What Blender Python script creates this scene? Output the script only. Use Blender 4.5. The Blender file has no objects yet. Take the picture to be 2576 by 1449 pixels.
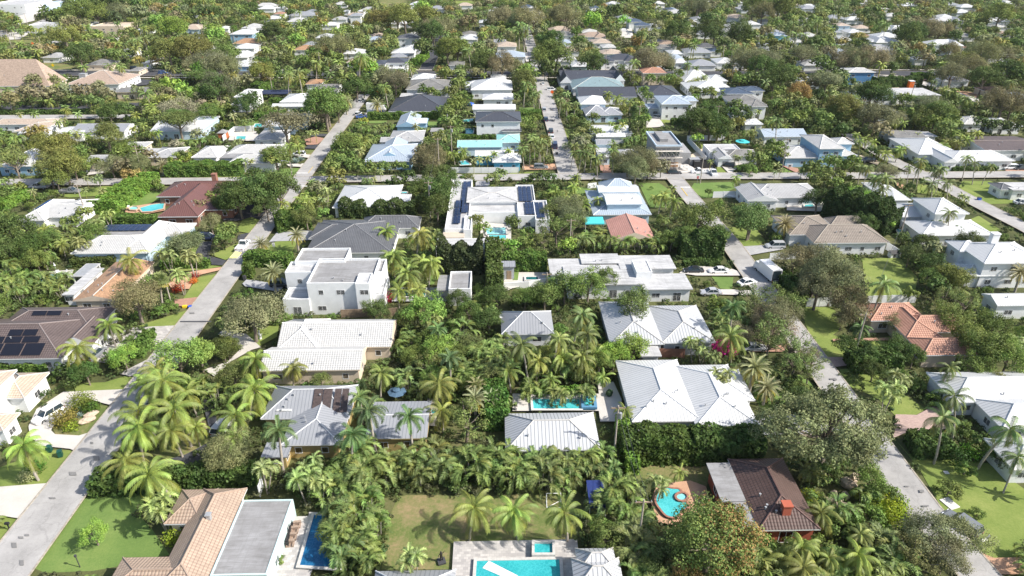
import bpy, bmesh, math, random
import numpy as np
from mathutils import Vector, Matrix
rad = math.radians
scene = bpy.context.scene

# ------------------------------------------------------------------ camera, sky, sun, exposure
CAM_H, PITCH, YAW, FPX = 72.0, rad(28.2), rad(1.29), 1717.0
cam_data = bpy.data.cameras.new('camera')
cam_data.sensor_width = 36.0
cam_data.lens = FPX / 2576.0 * 36.0
cam_data.clip_start = 1.0
cam_data.clip_end = 6000.0
cam = bpy.data.objects.new('camera', cam_data)
scene.collection.objects.link(cam)
cam.location = (0, 0, CAM_H)
cam.rotation_euler = (rad(90) - PITCH, 0, -YAW)
scene.camera = cam

SUN_EL, SUN_AZ = rad(42), rad(107)           # azimuth clockwise from +Y
world = bpy.data.worlds.new("World")
scene.world = world
world.use_nodes = True
wnt = world.node_tree
bg = wnt.nodes['Background']
sky = wnt.nodes.new('ShaderNodeTexSky')
sky.sky_type = 'NISHITA'
sky.sun_disc = False
sky.sun_elevation = SUN_EL
sky.sun_rotation = SUN_AZ
sky.dust_density = 2.0
wnt.links.new(sky.outputs[0], bg.inputs[0])
bg.inputs[1].default_value = 0.135
sd = bpy.data.lights.new('sun', 'SUN')
sd.energy = 5.0
sd.angle = rad(0.5)
sd.color = (1.0, 0.95, 0.87)
so = bpy.data.objects.new('sun', sd)
scene.collection.objects.link(so)
to_sun = Vector((math.cos(SUN_EL) * math.sin(SUN_AZ), math.cos(SUN_EL) * math.cos(SUN_AZ), math.sin(SUN_EL)))
so.rotation_euler = to_sun.to_track_quat('Z', 'Y').to_euler()
so.location = (0, 0, 200)
scene.view_settings.view_transform = 'Standard'
scene.view_settings.look = 'None'
scene.view_settings.exposure = 0.5
scene.view_settings.gamma = 1.0

# ------------------------------------------------------------------ photo measurements to world positions
# Survey points were read off the photo (2576 px wide); each tile letter is a zoomed crop with its own origin and scale.
TILES = {'F': (0, 0, 1.0), 'a': (0, 966, .3335), 'b': (859.1, 966, .3335), 'c': (1718.2, 966, .3335),
         'd': (0, 483, .3335), 'e': (859.1, 483, .3335), 'f': (1718.2, 483, .3335),
         'g': (0, 161, .25), 'h': (644, 161, .25), 'i': (1288, 161, .25), 'j': (1932, 161, .25),
         'k': (0, 0, .3335), 'l': (859.1, 0, .3335), 'm': (1718.2, 0, .3335)}
sp, cp, sy_, cy_ = math.sin(PITCH), math.cos(PITCH), math.sin(YAW), math.cos(YAW)

def T(t, x, y):
    o = TILES[t]
    return (o[0] + x * o[2], o[1] + y * o[2])

def G(x, y, h=0.0):
    """survey point (full-photo px) on the horizontal plane z=h -> world X, Y"""
    u = (x - 1288.0) / FPX
    v = -(y - 724.5) / FPX
    dx, dy, dz = u, cp + v * sp, -sp + v * cp
    if dz > -1e-3:
        dz = -1e-3
    k = (CAM_H - h) / -dz
    X, Y = dx * k, dy * k
    return (X * cy_ + Y * sy_, -X * sy_ + Y * cy_)

def P(X, Y, Z):
    """world -> survey px (used only for labels, keep-clear tests and level of detail)"""
    x = X * cy_ - Y * sy_
    y = X * sy_ + Y * cy_
    z = Z - CAM_H
    d = y * cp - z * sp
    if d < 0.1:
        return (-9999, -9999, 0.1)
    return (1288.0 + FPX * x / d, 724.5 - FPX * (y * sp + z * cp) / d, d)

# ------------------------------------------------------------------ materials
MATS = {}

def new_mat(name):
    m = bpy.data.materials.new(name)
    m.use_nodes = True
    nt = m.node_tree
    b = nt.nodes['Principled BSDF']
    return m, nt, b

def noise(nt, scale, detail=4, rough=.6, vec=None, obj=True):
    n = nt.nodes.new('ShaderNodeTexNoise')
    n.inputs['Scale'].default_value = scale
    n.inputs['Detail'].default_value = detail
    n.inputs['Roughness'].default_value = rough
    if vec is None:
        g = nt.nodes.new('ShaderNodeNewGeometry')
        vec = g.outputs['Position']
    nt.links.new(vec, n.inputs['Vector'])
    return n

def ramp(nt, fac, stops):
    r = nt.nodes.new('ShaderNodeValToRGB')
    el = r.color_ramp.elements
    el[0].position, el[0].color = stops[0][0], (*stops[0][1], 1)
    el[1].position, el[1].color = stops[-1][0], (*stops[-1][1], 1)
    for p_, c in stops[1:-1]:
        e = el.new(p_)
        e.color = (*c, 1)
    nt.links.new(fac, r.inputs[0])
    return r

def mixc(nt, fac, a, b, mode='MIX'):
    m = nt.nodes.new('ShaderNodeMix')
    m.data_type = 'RGBA'
    m.blend_type = mode
    for s, v in ((m.inputs[0], fac), (m.inputs[6], a), (m.inputs[7], b)):
        if isinstance(v, (int, float)):
            s.default_value = v
        elif isinstance(v, tuple):
            s.default_value = (*v[:3], 1)
        else:
            nt.links.new(v, s)
    return m.outputs[2]

def bump(nt, b, h, strength=.3, dist=.05):
    n = nt.nodes.new('ShaderNodeBump')
    n.inputs['Strength'].default_value = strength
    n.inputs['Distance'].default_value = dist
    nt.links.new(h, n.inputs['Height'])
    nt.links.new(n.outputs[0], b.inputs['Normal'])

def plain(name, col, rough=.7, metal=0.0, var=.12, scale=1.5, spec=None):
    if name in MATS:
        return MATS[name]
    m, nt, b = new_mat(name)
    n = noise(nt, scale)
    lo = tuple(c * (1 - var) for c in col)
    hi = tuple(min(1, c * (1 + var)) for c in col)
    r = ramp(nt, n.outputs[0], [(.3, lo), (.7, hi)])
    nt.links.new(r.outputs[0], b.inputs['Base Color'])
    b.inputs['Roughness'].default_value = rough
    b.inputs['Metallic'].default_value = metal
    MATS[name] = m
    return m

def math_node(nt, op, a, b=None):
    n = nt.nodes.new('ShaderNodeMath')
    n.operation = op
    for i, v in enumerate((a, b)):
        if v is None:
            continue
        if isinstance(v, (int, float)):
            n.inputs[i].default_value = v
        else:
            nt.links.new(v, n.inputs[i])
    return n.outputs[0]

def roof_mat(name, col, pattern, dirt=.25, seam_col=None, dirt_col=None, rough=.5):
    """pattern: seam (standing seams), tile (courses and rolls), shingle, flat (membrane with streaks). UV is in metres."""
    m, nt, b = new_mat(name)
    uv = nt.nodes.new('ShaderNodeUVMap').outputs[0]
    sep = nt.nodes.new('ShaderNodeSeparateXYZ')
    nt.links.new(uv, sep.inputs[0])
    U, V = sep.outputs[0], sep.outputs[1]
    n1 = noise(nt, .35, 5, .65)
    n2 = noise(nt, 3.0, 4, .7)
    dc = dirt_col or tuple(c * .45 for c in col)
    r = ramp(nt, n1.outputs[0], [(.42, (0, 0, 0)), (.72, (1, 1, 1))])
    f = math_node(nt, 'MULTIPLY', r.outputs[0], dirt)
    f2 = math_node(nt, 'MULTIPLY', n2.outputs[0], dirt * .45)
    fac = math_node(nt, 'ADD', f, f2)
    base = mixc(nt, fac, col, dc)
    ms = nt.nodes.new('ShaderNodeMapping')
    ms.inputs['Scale'].default_value = (2.2, .16, 1)
    nt.links.new(uv, ms.inputs[0])
    ns = noise(nt, 1.0, 5, .7, ms.outputs[0])
    rs = ramp(nt, ns.outputs[0], [(.5, (0, 0, 0)), (.75, (1, 1, 1))])
    base = mixc(nt, math_node(nt, 'MULTIPLY', rs.outputs[0], dirt * 1.1), base, dc)
    if pattern == 'seam':
        fr = math_node(nt, 'FRACT', math_node(nt, 'MULTIPLY', U, 1 / .55))
        line = math_node(nt, 'LESS_THAN', fr, .2)
        sc = seam_col or tuple(c * .42 for c in col)
        base = mixc(nt, math_node(nt, 'MULTIPLY', line, .9), base, sc)
        bump(nt, b, line, .5, .05)
        b.inputs['Metallic'].default_value = 0.0
        rough = .42
    elif pattern == 'tile':
        fu = math_node(nt, 'ABSOLUTE', math_node(nt, 'SINE', math_node(nt, 'MULTIPLY', U, math.pi / .42)))
        fv = math_node(nt, 'FRACT', math_node(nt, 'MULTIPLY', V, 1 / .46))
        lv = math_node(nt, 'LESS_THAN', fv, .2)
        sc = seam_col or tuple(c * .4 for c in col)
        fu2 = math_node(nt, 'LESS_THAN', fu, .3)
        base = mixc(nt, math_node(nt, 'MULTIPLY', lv, .7), base, sc)
        base = mixc(nt, math_node(nt, 'MULTIPLY', fu2, .25), base, sc)
        cell = nt.nodes.new('ShaderNodeTexWhiteNoise')
        cell.noise_dimensions = '2D'
        cmb = nt.nodes.new('ShaderNodeCombineXYZ')
        nt.links.new(math_node(nt, 'FLOOR', math_node(nt, 'MULTIPLY', U, 1 / .42)), cmb.inputs[0])
        nt.links.new(math_node(nt, 'FLOOR', math_node(nt, 'MULTIPLY', V, 1 / .46)), cmb.inputs[1])
        nt.links.new(cmb.outputs[0], cell.inputs['Vector'])
        base = mixc(nt, math_node(nt, 'MULTIPLY', cell.outputs[0], .22), base, sc)
        bump(nt, b, math_node(nt, 'SUBTRACT', fu, fv), .6, .08)
    elif pattern == 'shingle':
        br = nt.nodes.new('ShaderNodeTexBrick')
        nt.links.new(uv, br.inputs['Vector'])
        br.inputs['Scale'].default_value = 1.0
        br.inputs['Brick Width'].default_value = .5
        br.inputs['Row Height'].default_value = .25
        br.inputs['Mortar Size'].default_value = .02
        br.inputs['Color1'].default_value = (1, 1, 1, 1)
        br.inputs['Color2'].default_value = (.55, .55, .55, 1)
        br.inputs['Mortar'].default_value = (.4, .4, .4, 1)
        base = mixc(nt, .8, base, br.outputs[0], 'MULTIPLY')
    elif pattern == 'flat':
        mp = nt.nodes.new('ShaderNodeMapping')
        mp.inputs['Scale'].default_value = (.16, .8, 1)
        mp.inputs['Rotation'].default_value = (0, 0, .12)
        nt.links.new(uv, mp.inputs[0])
        wv = noise(nt, 1.0, 8, .75, mp.outputs[0])
        wv.inputs['Distortion'].default_value = 1.1
        rr = ramp(nt, wv.outputs[0], [(.4, (0, 0, 0)), (.62, (1, 1, 1))])
        base = mixc(nt, math_node(nt, 'MULTIPLY', rr.outputs[0], dirt * 1.5), base, dc)
        fr = math_node(nt, 'FRACT', math_node(nt, 'MULTIPLY', V, .5))
        base = mixc(nt, math_node(nt, 'MULTIPLY', math_node(nt, 'LESS_THAN', fr, .04), .35), base, dc)
        rough = .85
    nt.links.new(base, b.inputs['Base Color'])
    b.inputs['Roughness'].default_value = rough
    b.inputs['Specular IOR Level'].default_value = .35
    MATS[name] = m
    return m

RM = {
 'wm': roof_mat('white standing seam metal', (.62, .625, .62), 'seam', .18, (.36, .37, .38)),
 'pg': roof_mat('pale grey seam metal', (.5, .51, .525), 'seam', .12, (.2, .21, .22)),
 'gm': roof_mat('grey standing seam metal', (.31, .32, .34), 'seam', .15, (.2, .21, .23)),
 'lb': roof_mat('pale blue standing seam metal', (.39, .45, .52), 'seam', .12, (.2, .25, .3)),
 'gb': roof_mat('grey green standing seam metal', (.24, .33, .35), 'seam', .15),
 'dk': roof_mat('charcoal standing seam metal', (.075, .08, .095), 'seam', .2, (.03, .03, .04)),
 'nv': roof_mat('navy standing seam metal', (.08, .11, .16), 'seam', .2, (.03, .04, .06)),
 'mr': roof_mat('maroon ribbed metal', (.17, .085, .075), 'seam', .2, (.07, .03, .03)),
 'wt': roof_mat('white concrete tile', (.56, .555, .54), 'tile', .2, (.3, .3, .29)),
 'pt': roof_mat('pearl weathered tile', (.46, .46, .46), 'tile', .3, (.24, .24, .24)),
 'gt': roof_mat('dark grey concrete tile', (.15, .155, .165), 'tile', .3, (.05, .05, .055)),
 'st': roof_mat('weathered stone tile', (.3, .29, .27), 'tile', .6, (.1, .1, .1)),
 'bt': roof_mat('dark brown tile', (.16, .125, .115), 'tile', .35, (.05, .035, .035)),
 'rb': roof_mat('reddish brown tile', (.125, .078, .066), 'tile', .5, (.04, .025, .02)),
 'ct': roof_mat('taupe concrete tile', (.31, .265, .22), 'tile', .3, (.12, .1, .085)),
 'tt': roof_mat('tan clay tile', (.44, .34, .26), 'tile', .3, (.2, .13, .1)),
 'tn': roof_mat('pale tan tile', (.55, .45, .36), 'tile', .25, (.25, .19, .14)),
 'rt': roof_mat('terracotta barrel tile', (.50, .28, .2), 'tile', .3, (.2, .08, .05)),
 'sl': roof_mat('salmon barrel tile', (.58, .31, .25), 'tile', .3, (.27, .12, .09)),
 'os': roof_mat('orange brown shingle', (.52, .31, .18), 'shingle', .2),
 'tq': roof_mat('turquoise tile', (.33, .66, .62), 'tile', .15, (.2, .42, .42)),
 'cb': roof_mat('church tan roofing', (.5, .38, .3), 'shingle', .12),
 'fg': roof_mat('weathered grey flat membrane', (.34, .34, .345), 'flat', .45, None, (.17, .165, .16)),
 'fw': roof_mat('white flat membrane', (.58, .58, .58), 'flat', .35, None, (.2, .2, .2)),
 'fb': roof_mat('beige flat membrane', (.58, .5, .4), 'flat', .2),
}
WALLC = {'w': (.74, .75, .75), 'g': (.42, .44, .46), 'be': (.62, .52, .4), 'y': (.4, .3, .12), 'b': (.28, .45, .6),
         'lb': (.5, .63, .72), 'r': (.4, .1, .055), 'br': (.27, .13, .09), 't': (.52, .66, .66), 'db': (.08, .22, .42),
         'n': (.3, .24, .18), 'sb': (.12, .45, .62), 'sg': (.3, .42, .36)}
WM = {k: plain('painted stucco ' + k, c, .85, 0, .06, .8) for k, c in WALLC.items()}

m, nt, b = new_mat('window glass')
b.inputs['Base Color'].default_value = (.03, .045, .055, 1)
b.inputs['Roughness'].default_value = .06
b.inputs['Specular IOR Level'].default_value = .6
MATS['glass'] = m
GLASS = m
WHITE = plain('white trim paint', (.78, .78, .77), .55, 0, .04)
BLACK = plain('black rubber', (.02, .02, .021), .7)
DARK = plain('dark metal', (.06, .06, .065), .5)
GREY = plain('grey metal', (.4, .41, .42), .5, .3)
WOOD = plain('weathered wood', (.3, .22, .15), .85, 0, .3, 4)
POLE = plain('weathered pole', (.38, .33, .28), .9, 0, .2, 4)
BARK = plain('tree bark', (.2, .165, .13), .95, 0, .35, 6)
PALMBARK = plain('palm bark', (.36, .32, .27), .95, 0, .25, 5)
ORANGE = plain('orange plastic', (.9, .2, .03), .5, 0, .05)
YELLOW = plain('yellow plastic', (.85, .6, .03), .5, 0, .05)
BLUE = plain('blue plastic', (.02, .1, .5), .5, 0, .05)
TEAL = plain('teal plastic', (.05, .45, .4), .5, 0, .1)
GREENBIN = plain('dark green plastic', (.01, .07, .05), .5, 0, .1)
BROWNCOVER = plain('brown outdoor fabric', (.3, .22, .17), .9, 0, .25, 5)
NAVYCLOTH = plain('navy canopy cloth', (.02, .06, .25), .8, 0, .15)
BLUECLOTH = plain('dusty blue parasol cloth', (.1, .22, .36), .8, 0, .15)
TURQCLOTH = plain('turquoise canopy cloth', (.06, .5, .52), .8, 0, .15)
TARP = plain('blue tarpaulin', (.015, .09, .3), .5, 0, .4, 2)
ROCK = plain('tan boulder', (.5, .4, .3), .9, 0, .25, 3)
REDPL = plain('red paint', (.5, .05, .03), .6)

# solar panel
m, nt, b = new_mat('solar panel')
br = nt.nodes.new('ShaderNodeTexBrick')
uvn = nt.nodes.new('ShaderNodeUVMap')
nt.links.new(uvn.outputs[0], br.inputs['Vector'])
br.offset = 0
br.inputs['Scale'].default_value = 1.0
br.inputs['Brick Width'].default_value = 1.0
br.inputs['Row Height'].default_value = 1.65
br.inputs['Mortar Size'].default_value = .03
br.inputs['Color1'].default_value = (.012, .022, .06, 1)
br.inputs['Color2'].default_value = (.016, .03, .085, 1)
br.inputs['Mortar'].default_value = (.1, .11, .14, 1)
nt.links.new(br.outputs[0], b.inputs['Base Color'])
b.inputs['Roughness'].default_value = .25
SOLAR = m
SOLARB = plain('black solar panel', (.012, .013, .02), .3, 0, .1)
BROWNSOLAR = plain('brown solar collector', (.075, .055, .05), .5, 0, .3, 3)

# car paint / leaf: colour carried by each object
m, nt, b = new_mat('car paint')
oi = nt.nodes.new('ShaderNodeObjectInfo')
nt.links.new(oi.outputs['Color'], b.inputs['Base Color'])
b.inputs['Roughness'].default_value = .3
b.inputs['Coat Weight'].default_value = .6
b.inputs['Coat Roughness'].default_value = .08
PAINT = m

def leaf_mat(name, attr, palm=False):
    m, nt, b = new_mat(name)
    if attr:
        a = nt.nodes.new('ShaderNodeAttribute')
        a.attribute_name = 'leafcol'
        col = a.outputs['Color']
    else:
        oi = nt.nodes.new('ShaderNodeObjectInfo')
        col = oi.outputs['Color']
    t = nt.nodes.new('ShaderNodeAttribute')
    t.attribute_name = 'tint'
    # tint: 0..1 brightness of a leaf, aux = share of the second colour (flower, dry leaf)
    mul = nt.nodes.new('ShaderNodeVectorMath')
    mul.operation = 'SCALE'
    nt.links.new(col, mul.inputs[0])
    nt.links.new(t.outputs['Fac'], mul.inputs['Scale'])
    hs = nt.nodes.new('ShaderNodeHueSaturation')
    nt.links.new(mul.outputs[0], hs.inputs['Color'])
    n = noise(nt, .6, 2)
    nt.links.new(math_node(nt, 'ADD', math_node(nt, 'MULTIPLY', n.outputs[0], .09), .455), hs.inputs['Hue'])
    aux = nt.nodes.new('ShaderNodeAttribute')
    aux.attribute_name = 'aux'
    cc = mixc(nt, aux.outputs['Fac'], hs.outputs[0], (.38, .22, .09) if not palm else (.5, .4, .06))
    nt.nodes.remove(b)
    d = nt.nodes.new('ShaderNodeBsdfDiffuse')
    tr = nt.nodes.new('ShaderNodeBsdfTranslucent')
    gl = nt.nodes.new('ShaderNodeBsdfGlossy')
    gl.inputs['Roughness'].default_value = .55
    gl.inputs['Color'].default_value = (.9, .9, .85, 1)
    for s in (d, tr):
        nt.links.new(cc, s.inputs[0])
    m1 = nt.nodes.new('ShaderNodeMixShader')
    m1.inputs[0].default_value = .28
    nt.links.new(d.outputs[0], m1.inputs[1])
    nt.links.new(tr.outputs[0], m1.inputs[2])
    m2 = nt.nodes.new('ShaderNodeMixShader')
    m2.inputs[0].default_value = .012 if not palm else .03
    nt.links.new(m1.outputs[0], m2.inputs[1])
    nt.links.new(gl.outputs[0], m2.inputs[2])
    nt.links.new(m2.outputs[0], nt.nodes['Material Output'].inputs[0])
    return m
LEAF = leaf_mat('broad leaves', False)
PLEAF = leaf_mat('palm leaves', False, True)
LEAF_S = leaf_mat('distant leaves', True)
PLEAF_S = leaf_mat('distant palm leaves', True, True)

def ground_mat(name, stops, scale=.15, s2=2.5, rough=.95, extra=None):
    m, nt, b = new_mat(name)
    n1 = noise(nt, scale, 6, .65)
    n2 = noise(nt, s2, 6, .75)
    f = math_node(nt, 'ADD', math_node(nt, 'MULTIPLY', n1.outputs[0], .62), math_node(nt, 'MULTIPLY', n2.outputs[0], .38))
    r = ramp(nt, f, stops)
    nt.links.new(r.outputs[0], b.inputs['Base Color'])
    b.inputs['Roughness'].default_value = rough
    b.inputs['Specular IOR Level'].default_value = .15
    bump(nt, b, n2.outputs[0], .5, .06)
    MATS[name] = m
    return m
GM = {
 'soil': ground_mat('mottled yard ground', [(.3, (.05, .065, .022)), (.45, (.075, .085, .035)), (.55, (.12, .13, .05)), (.7, (.2, .17, .1))], .08),  # own mottle of grass green, dark mulch and dry patches
 'lawn': ground_mat('mown lawn', [(.3, (.105, .165, .035)), (.5, (.185, .235, .06)), (.7, (.29, .31, .1))], .12, 3),
 'green': ground_mat('lush lawn', [(.3, (.09, .155, .04)), (.5, (.14, .215, .058)), (.7, (.22, .28, .085))], .12, 3),
 'dry': ground_mat('dry lawn', [(.36, (.09, .13, .035)), (.46, (.13, .165, .05)), (.53, (.2, .19, .08)), (.62, (.29, .22, .12))], .14, 2),
 'bed': ground_mat('mulch bed', [(.3, (.04, .03, .02)), (.7, (.16, .1, .06))], .5, 5),
 'asph': ground_mat('dark asphalt', [(.3, (.045, .047, .055)), (.7, (.09, .092, .1))], .3, 6),
 'conc': ground_mat('pale driveway concrete', [(.3, (.46, .43, .39)), (.7, (.6, .57, .53))], .3, 4),
 'sand': ground_mat('sand and dirt', [(.3, (.45, .36, .25)), (.7, (.62, .53, .4))], .4, 4),
 'orng': ground_mat('orange paving', [(.3, (.42, .24, .15)), (.7, (.58, .37, .25))], .4, 5),
}

def road_mat(name, lo, hi):
    m, nt, b = new_mat(name)
    n1 = noise(nt, .18, 8, .7)
    n2 = noise(nt, 5, 5, .8)
    f = math_node(nt, 'ADD', math_node(nt, 'MULTIPLY', n1.outputs[0], .75), math_node(nt, 'MULTIPLY', n2.outputs[0], .25))
    r = ramp(nt, f, [(.32, lo), (.68, hi)])
    vo = nt.nodes.new('ShaderNodeTexVoronoi')
    vo.feature = 'DISTANCE_TO_EDGE'
    vo.inputs['Scale'].default_value = .22
    g = nt.nodes.new('ShaderNodeNewGeometry')
    wob = noise(nt, .8, 4, .6)
    va = nt.nodes.new('ShaderNodeVectorMath')
    va.operation = 'MULTIPLY_ADD'
    nt.links.new(wob.outputs['Color'], va.inputs[0])
    va.inputs[1].default_value = (1.6, 1.6, 0)
    nt.links.new(g.outputs['Position'], va.inputs[2])
    nt.links.new(va.outputs[0], vo.inputs['Vector'])
    crack = math_node(nt, 'LESS_THAN', vo.outputs['Distance'], .012)
    c = mixc(nt, math_node(nt, 'MULTIPLY', crack, .16), r.outputs[0], tuple(x * .5 for x in lo))
    nt.links.new(c, b.inputs['Base Color'])
    b.inputs['Roughness'].default_value = .92
    b.inputs['Specular IOR Level'].default_value = .2
    return m
GM['road'] = road_mat('worn pale street surface', (.25, .243, .235), (.46, .445, .43))

def paver_mat(name, c1, c2, mortar, bw=.6, bh=.3, var=.3):
    m, nt, b = new_mat(name)
    g = nt.nodes.new('ShaderNodeNewGeometry')
    br = nt.nodes.new('ShaderNodeTexBrick')
    nt.links.new(g.outputs['Position'], br.inputs['Vector'])
    br.inputs['Scale'].default_value = 1
    br.inputs['Brick Width'].default_value = bw
    br.inputs['Row Height'].default_value = bh
    br.inputs['Mortar Size'].default_value = .012
    br.inputs['Color1'].default_value = (*c1, 1)
    br.inputs['Color2'].default_value = (*c2, 1)
    br.inputs['Mortar'].default_value = (*mortar, 1)
    n = noise(nt, .5, 5)
    c = mixc(nt, math_node(nt, 'MULTIPLY', n.outputs[0], var), br.outputs[0], tuple(x * .5 for x in c1))
    nt.links.new(c, b.inputs['Base Color'])
    b.inputs['Roughness'].default_value = .85
    return m
GM['trav'] = paver_mat('travertine pavers', (.56, .53, .5), (.36, .34, .33), (.3, .29, .28), .6, .4)
GM['brick'] = paver_mat('red brick pavers', (.48, .27, .19), (.36, .19, .14), (.3, .2, .15), .4, .2)
GM['pink'] = paver_mat('pink brick pavers', (.5, .36, .31), (.38, .27, .24), (.33, .25, .22), .4, .2)
GM['gpav'] = paver_mat('grey pavers', (.45, .45, .46), (.33, .33, .34), (.28, .28, .28), .6, .3)

def water_mat(name, c1, c2):
    m, nt, b = new_mat(name)
    g = nt.nodes.new('ShaderNodeNewGeometry')
    n = noise(nt, .25, 3)
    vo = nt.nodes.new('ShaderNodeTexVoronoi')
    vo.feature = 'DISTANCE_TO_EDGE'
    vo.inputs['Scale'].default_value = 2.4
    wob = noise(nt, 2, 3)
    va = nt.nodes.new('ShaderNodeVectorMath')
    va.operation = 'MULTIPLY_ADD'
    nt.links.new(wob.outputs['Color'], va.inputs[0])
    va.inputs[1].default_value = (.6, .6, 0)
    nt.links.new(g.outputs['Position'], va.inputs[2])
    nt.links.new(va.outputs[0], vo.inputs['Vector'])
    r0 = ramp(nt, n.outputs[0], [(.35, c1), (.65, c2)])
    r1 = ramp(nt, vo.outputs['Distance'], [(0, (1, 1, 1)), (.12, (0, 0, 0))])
    c = mixc(nt, math_node(nt, 'MULTIPLY', r1.outputs[0], .18), r0.outputs[0], tuple(min(1, x * 1.7 + .1) for x in c2))  # caustic light lines painted into the water's base colour
    nt.links.new(c, b.inputs['Base Color'])
    b.inputs['Roughness'].default_value = .08
    bump(nt, b, wob.outputs[0], .15, .03)
    return m
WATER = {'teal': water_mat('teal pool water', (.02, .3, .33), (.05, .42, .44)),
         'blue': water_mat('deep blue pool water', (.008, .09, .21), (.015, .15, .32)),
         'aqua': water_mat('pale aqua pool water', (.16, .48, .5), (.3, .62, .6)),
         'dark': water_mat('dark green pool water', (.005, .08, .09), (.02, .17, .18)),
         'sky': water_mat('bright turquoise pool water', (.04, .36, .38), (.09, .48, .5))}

# ------------------------------------------------------------------ object helpers
COL = scene.collection

def link(o, parent=None):
    COL.objects.link(o)
    if parent is not None:
        o.parent = parent
    return o

def tag(o, label=None, cat=None, group=None, kind=None):
    if label: o['label'] = label
    if cat: o['category'] = cat
    if group: o['group'] = group
    if kind: o['kind'] = kind
    return o

def empty(name, loc, rz=0.0, label=None, cat=None, group=None):
    o = bpy.data.objects.new(name, None)
    o.empty_display_size = .5
    o.location = loc
    o.rotation_euler = (0, 0, rz)
    link(o)
    return tag(o, label, cat, group)

class MB:
    """collects polygons (with uv) and links them as one mesh"""
    def __init__(s):
        s.v, s.f, s.uv, s.mi = [], [], [], []
    def poly(s, pts, uvs=None, mi=0):
        n = len(s.v)
        s.v.extend(tuple(p) for p in pts)
        s.f.append(tuple(range(n, n + len(pts))))
        s.uv.append(uvs)
        s.mi.append(mi)
        return s
    def box(s, x0, y0, z0, x1, y1, z1, mi=0, bottom=True):
        a = [(x0, y0, z0), (x1, y0, z0), (x1, y1, z0), (x0, y1, z0), (x0, y0, z1), (x1, y0, z1), (x1, y1, z1), (x0, y1, z1)]
        for q, uvq in (((4, 5, 6, 7), 1), ((0, 1, 5, 4), 0), ((1, 2, 6, 5), 0), ((2, 3, 7, 6), 0), ((3, 0, 4, 7), 0), ((3, 2, 1, 0), 0)):
            pts = [a[k] for k in q]
            if uvq:
                s.poly(pts, [(p[0], p[1]) for p in pts], mi)
            else:
                s.poly(pts, None, mi)
        return s
    def obox(s, c, ax, ay, hx, hy, z0, z1, mi=0):
        """oriented box: centre c(x,y), unit axes ax, ay"""
        cs = [(c[0] + i * hx * ax[0] + j * hy * ay[0], c[1] + i * hx * ax[1] + j * hy * ay[1]) for i, j in ((-1, -1), (1, -1), (1, 1), (-1, 1))]
        lo = [(x, y, z0) for x, y in cs]
        hi = [(x, y, z1) for x, y in cs]
        s.poly(hi, [(p[0], p[1]) for p in hi], mi)
        s.poly(lo[::-1], None, mi)
        for k in range(4):
            j = (k + 1) % 4
            s.poly([lo[k], lo[j], hi[j], hi[k]], None, mi)
        return s
    def tube(s, pts, r0, r1=None, n=6, caps=True, mi=0):
        r1 = r0 if r1 is None else r1
        rings = []
        for i, p in enumerate(pts):
            p = Vector(p)
            d = (Vector(pts[min(i + 1, len(pts) - 1)]) - Vector(pts[max(i - 1, 0)])).normalized()
            up = Vector((0, 0, 1)) if abs(d.z) < .9 else Vector((1, 0, 0))
            a = d.cross(up).normalized()
            b_ = d.cross(a)
            r = r0 + (r1 - r0) * i / max(1, len(pts) - 1)
            rings.append([tuple(p + (a * math.cos(t) + b_ * math.sin(t)) * r) for t in [2 * math.pi * k / n for k in range(n)]])
        base = len(s.v)
        for rg in rings:
            s.v.extend(rg)
        for i in range(len(rings) - 1):
            for k in range(n):
                j = (k + 1) % n
                s.f.append((base + i * n + k, base + i * n + j, base + (i + 1) * n + j, base + (i + 1) * n + k))
                s.uv.append(None); s.mi.append(mi)
        if caps:
            for rg, rev in ((0, True), (len(rings) - 1, False)):
                q = [base + rg * n + k for k in range(n)]
                s.f.append(tuple(q[::-1] if rev else q)); s.uv.append(None); s.mi.append(mi)
        return s
    def cyl(s, c, r, z0, z1, n=12, mi=0):
        return s.tube([(c[0], c[1], z0), (c[0], c[1], z1)], r, r, n, True, mi)
    def blob(s, c, r, n=8, m_=6, seed=0, amp=.15, squash=(1, 1, 1)):
        rnd = random.Random(seed)
        base = len(s.v)
        for i in range(m_ + 1):
            th = math.pi * i / m_
            for k in range(n):
                ph = 2 * math.pi * k / n
                rr = r * (1 + rnd.uniform(-amp, amp))
                s.v.append((c[0] + squash[0] * rr * math.sin(th) * math.cos(ph), c[1] + squash[1] * rr * math.sin(th) * math.sin(ph), c[2] + squash[2] * rr * math.cos(th)))
        for i in range(m_):
            for k in range(n):
                j = (k + 1) % n
                s.f.append((base + i * n + k, base + (i + 1) * n + k, base + (i + 1) * n + j, base + i * n + j))
                s.uv.append(None); s.mi.append(0)
        return s
    def mesh(s, name, mats):
        me = bpy.data.meshes.new(name)
        me.from_pydata(s.v, [], s.f)
        if not isinstance(mats, (list, tuple)):
            mats = [mats]
        for m_ in mats:
            me.materials.append(m_)
        if any(u is not None for u in s.uv):
            ul = me.uv_layers.new(name='UVMap')
            i = 0
            for f, u in zip(s.f, s.uv):
                for k in range(len(f)):
                    if u is not None:
                        ul.data[i].uv = u[k]
                    i += 1
        if len(mats) > 1:
            for p_, k in zip(me.polygons, s.mi):
                p_.material_index = k
        me.validate(verbose=False)
        me.update()
        return me
    def build(s, name, mats, parent=None, smooth=False, loc=None):
        me = s.mesh(name, mats)
        if smooth:
            me.polygons.foreach_set('use_smooth', [True] * len(me.polygons))
        o = bpy.data.objects.new(name, me)
        if loc is not None:
            o.location = loc
        return link(o, parent)

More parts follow.
